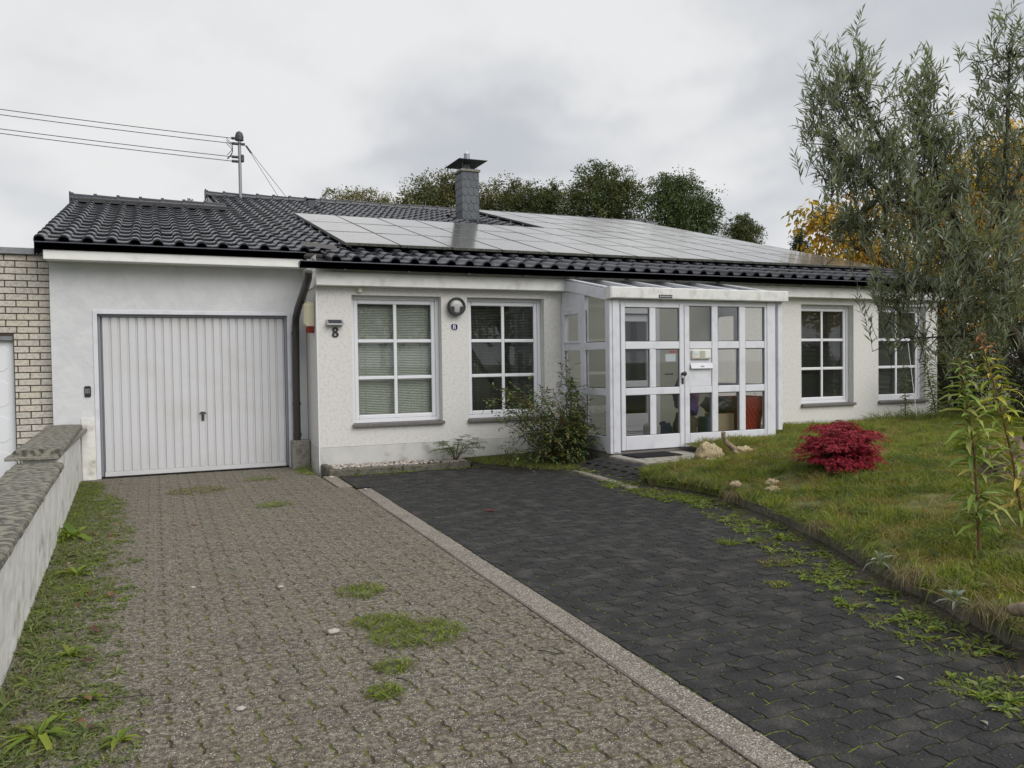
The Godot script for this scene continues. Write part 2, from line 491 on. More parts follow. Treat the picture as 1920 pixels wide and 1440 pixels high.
	mat("black_paint", lin(0.012, 0.012, 0.013), 0.5)
	mat("ivory", lin(0.66, 0.65, 0.57), 0.45)
	mat("ivory_dark", lin(0.42, 0.42, 0.34), 0.5)
	mat("paper", lin(0.60, 0.68, 0.72), 0.8)
	mat("red_paper", lin(0.42, 0.06, 0.06), 0.7)
	mat("red_basket", lin(0.30, 0.018, 0.012), 0.5)
	mat("purple_cloth", lin(0.09, 0.045, 0.19), 0.85)
	mat("orange_cloth", lin(0.36, 0.06, 0.03), 0.85)
	mat("pink_cloth", lin(0.35, 0.16, 0.30), 0.85)
	mat("navy_cloth", lin(0.015, 0.03, 0.06), 0.85)
	mat("olive_cloth", lin(0.06, 0.055, 0.035), 0.9)
	mat("black_bag", lin(0.012, 0.015, 0.016), 0.4)
	mat("cardboard", lin(0.33, 0.27, 0.17), 0.9)
	mat("teal", lin(0.02, 0.07, 0.08), 0.6)
	mat("rubber_mat", lin(0.015, 0.015, 0.018), 0.9)
	mat("grey_fabric", lin(0.2, 0.21, 0.2), 0.9)

# ---------------------------------------------------------------- scene
func _ready() -> void:
	rng.seed = 8
	# camera
	var cam := Camera3D.new()
	cam.name = "camera"
	cam.fov = rad_to_deg(2.0 * atan(720.0 / 1520.0))
	cam.near = 0.05
	cam.far = 1500.0
	add_child(cam)
	cam.transform = Transform3D(Basis(Vector3.UP, deg_to_rad(-23.802)) * Basis(Vector3.RIGHT, deg_to_rad(-1.596)) * Basis(Vector3.BACK, deg_to_rad(-0.779)), Vector3(0, 1.45, 0))
	cam.current = true
	# sky, light and exposure
	var env := Environment.new()
	env.background_mode = Environment.BG_SKY
	env.sky = Sky.new()
	env.sky.sky_material = overcast()
	env.tonemap_mode = Environment.TONE_MAPPER_LINEAR
	env.tonemap_exposure = 1.42
	env.sdfgi_enabled = true
	env.ssao_enabled = true
	env.ssil_enabled = true
	var we := WorldEnvironment.new()
	we.name = "environment"
	we.environment = env
	add_child(we)
	var sun := DirectionalLight3D.new()
	sun.name = "sun"
	sun.light_energy = 0.5
	sun.light_angular_distance = 50.0
	sun.light_color = Color(1.0, 0.985, 0.96)
	sun.shadow_enabled = true
	add_child(sun)
	sun.look_at_from_position(Vector3(6, 11, 13), Vector3.ZERO)
	materials()
	ground()
	paving()
	kerbs()
	house()
	roof()
	solar()
	chimney()
	mast()
	fittings()
	porch()
	neighbour()
	boundary_wall()
	garden()
	lawn_grass()
	weeds()
	trees()
	litter()

func overcast() -> PanoramaSkyMaterial:
	var w := 1024
	var h := 512
	var im := Image.create(w, h, false, Image.FORMAT_RGBF)
	var big := FastNoiseLite.new()
	big.seed = 12
	big.frequency = 0.42
	big.fractal_octaves = 6
	big.fractal_gain = 0.58
	big.domain_warp_enabled = true
	big.domain_warp_amplitude = 0.5
	big.domain_warp_frequency = 0.5
	var veil := FastNoiseLite.new()
	veil.seed = 31
	veil.frequency = 1.0
	veil.fractal_octaves = 4
	for j in h:
		var el := (0.5 - (j + 0.5) / h) * PI
		var y := sin(el)
		var ce := cos(el)
		for i in w:
			var az := (i + 0.5) / w * TAU
			var d := Vector3(sin(az) * ce, y, -cos(az) * ce)
			var k := 1.0 / (absf(y) + 0.22)
			var a := big.get_noise_3d(d.x * k * 1.5, 3.0, d.z * k * 1.5)
			var b := veil.get_noise_3d(d.x * k * 1.1, 7.0, d.z * k * 1.1)
			var s := clampf(0.5 + a * 1.0 + b * 0.75, 0.0, 1.0)
			s = s * s * (3.0 - 2.0 * s)
			var l := lerpf(0.415, 0.58, s)
			var c := Vector3(lerpf(0.945, 0.995, s), lerpf(0.99, 1.0, s), lerpf(1.055, 1.01, s)) * l
			im.set_pixel(i, j, Color(c.x, c.y, c.z))
	var m := PanoramaSkyMaterial.new()
	m.panorama = ImageTexture.create_from_image(im)
	return m

# ---------------------------------------------------------------- ground
var LAWN_EDGE := PackedVector2Array([Vector2(6.05, -8.55), Vector2(5.35, -8.25), Vector2(5.12, -7.75), Vector2(5.28, -7.2), Vector2(5.32, -6.7), Vector2(5.02, -5.5), Vector2(4.68, -4.6), Vector2(4.22, -3.55), Vector2(3.88, -2.64), Vector2(3.42, -1.4), Vector2(3.2, 0.0)])
var lumps := FastNoiseLite.new()

func edge_distance(p: Vector2) -> float:
	var best := 99.0
	for i in LAWN_EDGE.size() - 1:
		var q := Geometry2D.get_closest_point_to_segment(p, LAWN_EDGE[i], LAWN_EDGE[i + 1])
		best = minf(best, p.distance_to(q))
	return best

func lawn_y(x: float, z: float) -> float:
	var d := edge_distance(Vector2(x, z))
	var start := 0.11 if z > -7.0 else lerpf(0.11, 0.125, clampf((-7.0 - z) / 0.9, 0, 1))
	return lerpf(start, 0.285, smoothstep(0.0, 1.5, d)) + lumps.get_noise_2d(x, z) * 0.045 * smoothstep(0.0, 0.5, d)

func path_y(x: float, z: float) -> float:
	# the short path that climbs from the drive to the porch slab
	return smoothstep(4.95, 5.5, x) * smoothstep(-7.6, -8.5, z) * 0.135

func ground() -> void:
	lumps.seed = 5
	lumps.frequency = 0.9
	lumps.fractal_octaves = 3
	var m := MB.new()
	m.quad(Vector3(-300, -0.06, 300), Vector3(300, -0.06, 300), Vector3(300, -0.06, -300), Vector3(-300, -0.06, -300))
	setting("ground", m, M.far_ground)
	# lawn: a bumpy sheet behind the kerb line
	m = MB.new()
	var region := PackedVector2Array(LAWN_EDGE)
	region.append_array(PackedVector2Array([Vector2(24, 0), Vector2(24, -18), Vector2(13.7, -18), Vector2(13.7, -10.9), Vector2(8.4, -10.9), Vector2(8.4, -9.4), Vector2(6.75, -9.4), Vector2(6.75, -8.55)]))
	var step := 0.3
	var gx := 3.0
	while gx < 24.0:
		var gz := 0.0
		var st := step if gx < 9.0 else 1.0
		while gz > -18.0:
			var cell := PackedVector2Array([Vector2(gx, gz), Vector2(gx + st, gz), Vector2(gx + st, gz - st), Vector2(gx, gz - st)])
			for poly in Geometry2D.intersect_polygons(cell, region):
				var idx := Geometry2D.triangulate_polygon(poly)
				for i in range(0, idx.size(), 3):
					var p := [poly[idx[i]], poly[idx[i + 1]], poly[idx[i + 2]]]
					if (p[1] - p[0]).cross(p[2] - p[0]) > 0:
						p = [p[0], p[2], p[1]]
					var q := []
					var k := []
					for t in p:
						q.append(Vector3(t.x, lawn_y(t.x, t.y), t.y))
						var e := 0.05
						k.append(Vector3(lawn_y(t.x - e, t.y) - lawn_y(t.x + e, t.y), 2 * e, lawn_y(t.x, t.y - e) - lawn_y(t.x, t.y + e)).normalized())
					m.tri_n(q[0], q[1], q[2], k[0], k[1], k[2])
			gz -= st
		gx += st
	# its cut edge down to the paving
	for i in LAWN_EDGE.size() - 1:
		var a := LAWN_EDGE[i]
		var b := LAWN_EDGE[i + 1]
		m.quad(Vector3(b.x, -0.05, b.y), Vector3(a.x, -0.05, a.y), Vector3(a.x, lawn_y(a.x, a.y), a.y), Vector3(b.x, lawn_y(b.x, b.y), b.y))
	setting("lawn", m, M.turf)
	# soil strip along the garden wall and the bed under the windows
	m = MB.new()
	m.quad(Vector3(-0.92, -0.002, -1.5), Vector3(-0.5, -0.002, -1.5), Vector3(-0.62, -0.002, -11.6), Vector3(-0.98, -0.002, -11.6))
	setting("soil_strip", m, M.soil)
	m = MB.new()
	m.quad(Vector3(2.05, 0.078, -10.5), Vector3(4.0, 0.068, -10.5), Vector3(4.0, 0.085, -10.9), Vector3(2.05, 0.1, -10.9))
	var bed := [Vector3(4.0, 0.085, -10.9), Vector3(4.0, 0.012, -10.42), Vector3(4.3, 0.008, -9.95), Vector3(4.95, 0.008, -9.6), Vector3(5.6, 0.06, -9.5), Vector3(5.6, 0.12, -10.9)]
	for i in range(1, bed.size() - 1):
		m.tri(bed[0], bed[i], bed[i + 1])
	for i in range(1, 4):
		var a: Vector3 = bed[i]
		var b: Vector3 = bed[i + 1]
		m.quad(Vector3(a.x, -0.05, a.z), Vector3(b.x, -0.05, b.z), b, a)
	setting("planting_bed", m, M.soil)

func in_poly(p: Vector2, poly: PackedVector2Array) -> bool:
	return Geometry2D.is_point_in_polygon(p, poly)

const PL := 0.2245
const PH := 0.112
func paver_outline(x0: float, z0: float, odd: bool) -> PackedVector2Array:
	# a wavy interlocking stone; x along the row, y away from the viewer (-z)
	var o := PackedVector2Array()
	var ph := 0.0 if odd else PI
	for i in 7:
		var u := i / 6.0
		o.append(Vector2(x0 + u * PL, z0 + 0.0115 * sin(u * TAU + ph)))
	o.append(Vector2(x0 + PL + 0.007, z0 + PH * 0.35))
	o.append(Vector2(x0 + PL - 0.007, z0 + PH * 0.65))
	for i in 7:
		var u := 1.0 - i / 6.0
		o.append(Vector2(x0 + u * PL, z0 + PH + 0.0115 * sin(u * TAU + ph)))
	o.append(Vector2(x0 - 0.007, z0 + PH * 0.65))
	o.append(Vector2(x0 + 0.007, z0 + PH * 0.35))
	return o

func stone(m: MB, o: PackedVector2Array, tone: Color, joint: float) -> bool:
	# outline in (x, -z) round the origin -> a stone whose top lies at y = 0
	var outs := Geometry2D.offset_polygon(o, -joint)
	if outs.is_empty() or outs[0].size() < 3:
		return false
	var base: PackedVector2Array = outs[0]
	var mid := Vector2.ZERO
	for p in base:
		mid += p
	mid /= base.size()
	m.col = tone
	var k := base.size()
	var ccw := not Geometry2D.is_polygon_clockwise(base)
	var c3 := Vector3(mid.x, 0, -mid.y)
	for i in k:
		var a := base[i]
		var b := base[(i + 1) % k]
		if not ccw:
			var s := a
			a = b
			b = s
		var ia := a.move_toward(mid, 0.003)
		var ib := b.move_toward(mid, 0.003)
		m.tri(c3, Vector3(ia.x, 0, -ia.y), Vector3(ib.x, 0, -ib.y))
		m.quad(Vector3(a.x, -0.011, -a.y), Vector3(b.x, -0.011, -b.y), Vector3(ib.x, 0, -ib.y), Vector3(ia.x, 0, -ia.y))
	return true

func lay(parent: Node3D, region: PackedVector2Array, x0: float, x1: float, d0: float, d1: float, material: Material, tones: Array, joint: float, height: Callable, many: int) -> void:
	# region in (x, -z). Rows run along x. Whole stones share meshes, cut ones get their own.
	var kinds := []
	for odd in 2:
		for t in tones:
			var mb := MB.new()
			stone(mb, paver_outline(-PL / 2, -PH / 2, odd == 1), t, joint)
			kinds.append(mb)
	var shared := []
	for kd in kinds:
		shared.append(kd.mesh())
	var spots := []
	var row := 0
	var d := d0
	while d < d1:
		var x := x0 - (PL / 2 if row % 2 else 0.0)
		while x < x1:
			var c := Vector2(x + PL / 2, d + PH / 2)
			var o := paver_outline(x, d, row % 2 == 1)
			var all_in := true
			var any_in := false
			for p in o:
				if in_poly(p, region):
					any_in = true
				else:
					all_in = false
			if any_in:
				spots.append([c, row % 2, all_in, o])
			x += PL
		d += PH
		row += 1
	spots.sort_custom(func(a, b): return (a[0] as Vector2).length() < (b[0] as Vector2).length())
	var rest := MB.new()
	var count := 0
	for s in spots:
		var c: Vector2 = s[0]
		var k: int = s[1] * tones.size() + rng.randi() % tones.size()
		var y: float = height.call(c.x, -c.y) + rng.randf_range(-0.0014, 0.0014)
		var e := 0.1
		var up := Vector3(height.call(c.x - e, -c.y) - height.call(c.x + e, -c.y), 2 * e, height.call(c.x, -c.y - e) - height.call(c.x, -c.y + e)).normalized()
		up = (up + Vector3(rng.randf_range(-0.007, 0.007), 0, rng.randf_range(-0.007, 0.007))).normalized()
		var bx := Vector3.RIGHT.slide(up).normalized()
		var t := Transform3D(Basis(bx, up, bx.cross(up)), Vector3(c.x, y, -c.y))
		var visible_spot: bool = c.y > 1.6
		if s[2]:
			if count < many and visible_spot:
				part_at("paver", shared[k], material, parent, t)
				count += 1
			else:
				rest.add(kinds[k], t)
		else:
			var cut := PackedVector2Array()
			for p in s[3]:
				cut.append(p - c)
			var moved := PackedVector2Array()
			for p in region:
				moved.append(p - c)
			for piece in Geometry2D.intersect_polygons(cut, moved):
				var mb := MB.new()
				if stone(mb, piece, tones[rng.randi() % tones.size()], joint):
					if count < many and visible_spot and piece.size() > 5:
						part_at("paver", mb.mesh(), material, parent, t)
						count += 1
					else:
						rest.add(mb, t)
	part("far_pavers", rest, material, parent, "stuff")

var BLACK := PackedVector2Array()
func flat_y(_x: float, _z: float) -> float:
	return 0.0

func paving() -> void:
	# grey drive to the garage
	var grey_region := PackedVector2Array([Vector2(-0.62, 1.3), Vector2(1.904, 1.3), Vector2(2.098, 9.36), Vector2(1.93, 9.5), Vector2(1.9, 11.72), Vector2(-0.88, 11.72)])
	var m := MB.new()
	m.quad(Vector3(-0.9, -0.0055, -1.2), Vector3(1.9, -0.0055, -1.2), Vector3(2.1, -0.0055, -9.4), Vector3(-0.9, -0.0055, -9.4))
	m.quad(Vector3(-0.9, -0.0055, -9.4), Vector3(1.93, -0.0055, -9.4), Vector3(1.93, -0.0055, -11.75), Vector3(-0.9, -0.0055, -11.75))
	var drive := setting("driveway", m, M.joint_soil)
	var tones := [Color(0.86, 0.84, 0.82), Color(1.0, 0.97, 0.93), Color(1.04, 1.0, 0.95), Color(0.94, 0.91, 0.88), Color(0.97, 0.92, 0.85), Color(1.1, 1.05, 0.97)]
	lay(drive, grey_region, -1.1, 2.1, 1.3, 11.72, M.paver_grey, tones, 0.0045, flat_y, 300)
	# black parking bay and the path to the porch
	BLACK = PackedVector2Array([Vector2(2.081, 1.2), Vector2(3.3, 1.2)])
	for i in range(LAWN_EDGE.size() - 3, -1, -1):
		BLACK.append(Vector2(LAWN_EDGE[i].x - 0.02, -LAWN_EDGE[i].y))
	BLACK.append_array(PackedVector2Array([Vector2(5.55, 8.5), Vector2(5.55, 9.5), Vector2(4.95, 9.6), Vector2(4.3, 9.95), Vector2(4.0, 10.42), Vector2(2.14, 10.42), Vector2(2.14, 9.36), Vector2(2.282, 9.36)]))
	m = MB.new()
	var idx := Geometry2D.triangulate_polygon(BLACK)
	for i in range(0, idx.size(), 3):
		var q := []
		for k in 3:
			var p := BLACK[idx[i + k]]
			q.append(Vector3(p.x, path_y(p.x, -p.y) - 0.005, -p.y))
		if (q[1] - q[0]).cross(q[2] - q[0]).y < 0:
			q = [q[0], q[2], q[1]]
		m.tri(q[0], q[1], q[2])
	var bay := setting("parking_bay", m, M.joint_dark)
	var dark := [grey(0.9), Color(1, 1, 1), Color(1.06, 1.06, 1.06), grey(0.95), Color(1.04, 1.02, 0.98)]
	lay(bay, BLACK, 2.0, 6.2, 1.2, 10.5, M.paver_black, dark, 0.0036, path_y, 300)

func kerbs() -> void:
	# flush strip of aggregate kerb stones between the two pavings, each stone a part
	var m := MB.new()
	m.quad(Vector3(1.85, -0.03, -1.2), Vector3(2.14, -0.03, -1.2), Vector3(2.34, -0.03, -10.55), Vector3(1.93, -0.03, -10.55))
	var strip := setting("kerb_strip", m, M.joint_soil)
	var kinds := []
	for t in [grey(0.9), Color(1, 1, 1), Color(1.08, 1.06, 1.02)]:
		var k := MB.new()
		k.col = t
		k.cbox(Vector3(-0.083, -0.05, -0.1205), Vector3(0.083, 0.0, 0.1205), 0.008)
		kinds.append(k.mesh())
	var z := -1.35
	while z > -9.3:
		var t := Transform3D(Basis(Vector3.UP, -0.0241 + rng.randf_range(-0.01, 0.01)), Vector3(2.014 + 0.0241 * (-2.2 - z) + rng.randf_range(-0.003, 0.003), 0.007 + rng.randf_range(-0.002, 0.003), z))
		part_at("kerb_stone", kinds[rng.randi() % 3], M.kerb_aggregate, strip, t)
		z -= 0.25
	z = -9.62
	while z > -10.5:
		part_at("kerb_stone", kinds[rng.randi() % 3], M.kerb_aggregate, strip, Transform3D(Basis(Vector3.UP, rng.randf_range(-0.02, 0.02)), Vector3(2.03, 0.004, z)))
		z -= 0.25
	# pale border between bay and path
	m = MB.new()
	m.quad(Vector3(4.82, 0.001, -7.75), Vector3(4.98, 0.001, -7.75), Vector3(5.12, 0.001, -9.4), Vector3(4.96, 0.001, -9.4))
	var border := setting("path_border", m, M.joint_soil)
	for i in 7:
		var u := i / 6.0
		var p := Vector3(lerpf(4.92, 5.05, u), 0.012, lerpf(-7.9, -9.3, u))
		part_at("kerb_stone", kinds[rng.randi() % 3], M.kerb_aggregate, border, Transform3D(Basis(Vector3.UP, -0.085).scaled(Vector3(0.75, 1, 0.92)), p))
	# upright kerb stones that hold the lawn
	var runs := [[Vector2(3.42, -1.4), Vector2(3.88, -2.64)], [Vector2(3.88, -2.64), Vector2(4.22, -3.55)], [Vector2(4.22, -3.55), Vector2(4.68, -4.6)], [Vector2(4.68, -4.6), Vector2(5.02, -5.5)], [Vector2(5.02, -5.5), Vector2(5.3, -6.62)]]
	for r in runs:
		var a: Vector2 = r[0]
		var b: Vector2 = r[1]
		var c := (a + b) * 0.5
		var l := a.distance_to(b) * 0.5 - 0.006
		var k := MB.new()
		k.cbox(Vector3(-0.04, -0.05, -l), Vector3(0.04, 0.108, l), 0.015, Transform3D(Basis(Vector3.UP, atan2((b - a).x, (b - a).y)), Vector3(c.x, 0, c.y)))
		solo("lawn_kerb", k, M.kerb_old, "weathered grey concrete kerb stone edging the raised lawn", "kerb", Vector3(c.x, -0.05, c.y), "kerb stones along the lawn")
	# soil washed down along the foot of the lawn kerb
	var sm := MB.new()
	var rag := FastNoiseLite.new()
	rag.frequency = 1.9
	rag.fractal_octaves = 4
	var last := []
	for i in range(2, LAWN_EDGE.size() - 1):
		for q in 14:
			var e := LAWN_EDGE[i].lerp(LAWN_EDGE[i + 1], q / 14.0)
			var nn := (LAWN_EDGE[i + 1] - LAWN_EDGE[i]).orthogonal().normalized()
			if nn.x > 0:
				nn = -nn
			var w := 0.17 + 0.22 * rag.get_noise_1d(e.y * 1.3) + 0.1 * rag.get_noise_1d(e.y * 6.0 + 50.0)
			w = maxf(w, 0.02)
			var a := Vector3(e.x, 0.03, e.y)
			var b := Vector3(e.x + nn.x * w * 0.6, 0.012, e.y + nn.y * w * 0.6)
			var c := Vector3(e.x + nn.x * w, -0.004, e.y + nn.y * w)
			if last:
				sm.quad(last[1], b, a, last[0])
				sm.quad(last[2], c, b, last[1])
			last = [a, b, c]
	for t in range(0, sm.v.size(), 3):
		if sm.n[t].y < 0:
			for k in 3:
				sm.n[t + k] = -sm.n[t + k]
			var h := sm.v[t + 1]
			sm.v[t + 1] = sm.v[t + 2]
			sm.v[t + 2] = h
	setting("soil_verge", sm, M.soil)
	# planter kerb along the foot of the house
	var xs := [2.02, 3.0, 3.98]
	for i in 2:
		var k := MB.new()
		k.cbox(Vector3(xs[i] + 0.004, -0.05, -10.53), Vector3(xs[i + 1] - 0.004, 0.088 - 0.01 * i, -10.45), 0.018)
		solo("planter_kerb", k, M.kerb_old, "mossy concrete kerb stone holding pebbles at the foot of the house wall", "kerb", Vector3((xs[i] + xs[i + 1]) / 2, -0.05, -10.49), "kerb stones at the foot of the house")
	var k := MB.new()
	k.cbox(Vector3(2.0, -0.05, -10.865), Vector3(2.08, 0.12, -10.535), 0.012)
	solo("planter_kerb", k, M.kerb_old, "short concrete kerb stone running back to the house corner", "kerb", Vector3(2.04, -0.05, -10.7))
	# concrete slab in front of the porch door
	k = MB.new()
	k.cbox(Vector3(5.58, 0.04, -9.44), Vector3(6.78, 0.165, -8.56), 0.012)
	solo("porch_slab", k, M.slab, "worn pale concrete slab in front of the porch door", "slab", Vector3(6.2, 0.04, -9.0))
	k = MB.new()
	k.cbox(Vector3(5.72, 0.166, -9.36), Vector3(6.42, 0.182, -8.95), 0.004)
	for i in 22:
		k.cbox(Vector3(5.735 + i * 0.031, 0.18, -9.345), Vector3(5.752 + i * 0.031, 0.187, -8.965), 0.0)
	solo("doormat", k, M.rubber_mat, "black ribbed doormat on the slab before the porch door", "doormat", Vector3(6.07, 0.166, -9.15))

# ---------------------------------------------------------------- house
var bungalow: Node3D

func wall_xy(m: MB, x0: float, x1: float, y0: float, y1: float, z: float, holes: Array, depth: float) -> void:
	# a front face with rectangular openings [x0, x1, y0, y1] and their reveals
	var xs := [x0, x1]
	var ys := [y0, y1]
	for h in holes:
		xs.append(h[0]); xs.append(h[1]); ys.append(h[2]); ys.append(h[3])
	xs.sort()
	ys.sort()
	for i in xs.size() - 1:
		for j in ys.size() - 1:
			if xs[i + 1] - xs[i] < 0.0001 or ys[j + 1] - ys[j] < 0.0001:
				continue
			var cx: float = (xs[i] + xs[i + 1]) / 2
			var cy: float = (ys[j] + ys[j + 1]) / 2
			var open := false
			for h in holes:
				if cx > h[0] and cx < h[1] and cy > h[2] and cy < h[3]:
					open = true
			if not open:
				m.quad(Vector3(xs[i], ys[j], z), Vector3(xs[i + 1], ys[j], z), Vector3(xs[i + 1], ys[j + 1], z), Vector3(xs[i], ys[j + 1], z))
				m.quad(Vector3(xs[i + 1], ys[j], z - depth), Vector3(xs[i], ys[j], z - depth), Vector3(xs[i], ys[j + 1], z - depth), Vector3(xs[i + 1], ys[j + 1], z - depth))
	for h in holes:
		var a := Vector3(h[0], h[2], z)
		var b := Vector3(h[1], h[2], z)
		var c := Vector3(h[1], h[3], z)
		var d := Vector3(h[0], h[3], z)
		var o := Vector3(0, 0, -depth)
		m.quad(a, b, b + o, a + o)
		m.quad(b, c, c + o, b + o)
		m.quad(c, d, d + o, c + o)
		m.quad(d, a, a + o, d + o)

func ring_xy(m: MB, x0: float, x1: float, y0: float, y1: float, w: float, z0: float, z1: float, bev := 0.004) -> void:
	# four mitre-free bars round a rectangle, from z0 (back) to z1 (front)
	m.cbox(Vector3(x0, y0, z0), Vector3(x0 + w, y1, z1), bev)
	m.cbox(Vector3(x1 - w, y0, z0), Vector3(x1, y1, z1), bev)
	m.cbox(Vector3(x0 + w, y1 - w, z0), Vector3(x1 - w, y1, z1 - 0.001), bev)
	m.cbox(Vector3(x0 + w, y0, z0), Vector3(x1 - w, y0 + w, z1 - 0.001), bev)

func window(x0: float, x1: float, y0: float, y1: float, blind: Material, tilt: float, called_label: String) -> void:
	var z := FZ - 0.12
	var w := group_part("window", bungalow, Vector3((x0 + x1) / 2, y0, FZ))
	w.set_meta("label", called_label)
	var m := MB.new()
	ring_xy(m, x0 + 0.002, x1 - 0.002, y0, y1 - 0.002, 0.05, z - 0.07, z, 0.004)
	part("frame", m, M.window_plastic, w)
	m = MB.new()
	ring_xy(m, x0 + 0.053, x1 - 0.053, y0 + 0.051, y1 - 0.053, 0.058, z - 0.06, z - 0.012, 0.01)
	part("sash", m, M.window_plastic, w)
	var gx0 := x0 + 0.111
	var gx1 := x1 - 0.111
	var gy0 := y0 + 0.109
	var gy1 := y1 - 0.111
	var b := 0.024
	var cx := (gx0 + gx1) / 2
	m = MB.new()
	m.cbox(Vector3(cx - b, gy0, z - 0.052), Vector3(cx + b, gy1, z - 0.017), 0.008)
	part("glazing_bar", m, M.window_plastic, w)
	var third := (gy1 - gy0) / 3
	for k in [1, 2]:
		for s in [[gx0, cx - b], [cx + b, gx1]]:
			m = MB.new()
			m.cbox(Vector3(s[0], gy0 + third * k - b, z - 0.051), Vector3(s[1], gy0 + third * k + b, z - 0.018), 0.008)
			part("glazing_bar", m, M.window_plastic, w)
	for i in 2:
		for j in 3:
			var px0: float = [gx0, cx + b][i]
			var px1: float = [cx - b, gx1][i]
			var py0 := gy0 + third * j + (b if j > 0 else 0.0)
			var py1 := gy0 + third * (j + 1) - (b if j < 2 else 0.0)
			m = MB.new()
			m.box(Vector3(px0, py0, z - 0.038), Vector3(px1, py1, z - 0.033))
			part("pane", m, M.glass, w)
			m = MB.new()
			ring_xy(m, px0, px1, py0, py1, 0.004, z - 0.0325, z - 0.0285, 0.0)
			part("gasket", m, M.gasket, w)
	# venetian blind
	m = MB.new()
	var y := gy0 - 0.02
	while y < gy1 + 0.02:
		var t := Transform3D(Basis(Vector3.RIGHT, tilt + rng.randf_range(-0.03, 0.03)), Vector3((gx0 + gx1) / 2, y, z - 0.115))
		m.cbox(Vector3((gx0 - gx1) / 2 - 0.03, -0.0006, -0.0125), Vector3((gx1 - gx0) / 2 + 0.03, 0.0006, 0.0125), 0.0, t)
		y += 0.0235
	for cxx in [gx0 + 0.12, gx1 - 0.12]:
		m.tube([Vector3(cxx, gy0 - 0.02, z - 0.1), Vector3(cxx, gy1 + 0.02, z - 0.1)], [0.0015, 0.0015], 4)
	part("blind", m, blind, w, "stuff")
	# sill
	m = MB.new()
	m.cbox(Vector3(x0 - 0.015, y0 - 0.045, z - 0.02), Vector3(x1 + 0.015, y0 - 0.002, FZ + 0.055), 0.004)
	part("sill", m, M.sill_stone, w)

const WIN := [[2.45, 3.72, 0.632, 2.375], [4.11, 5.33, 0.632, 2.375], [10.30, 11.52, 0.632, 2.375], [12.13, 13.35, 0.632, 2.375]]
const INNER_DOOR := [6.42, 7.36, 0.2, 2.25]

func roof_y(z: float) -> float:
	return EAVE_Y + ROOF_T * (EAVE_Z - z)

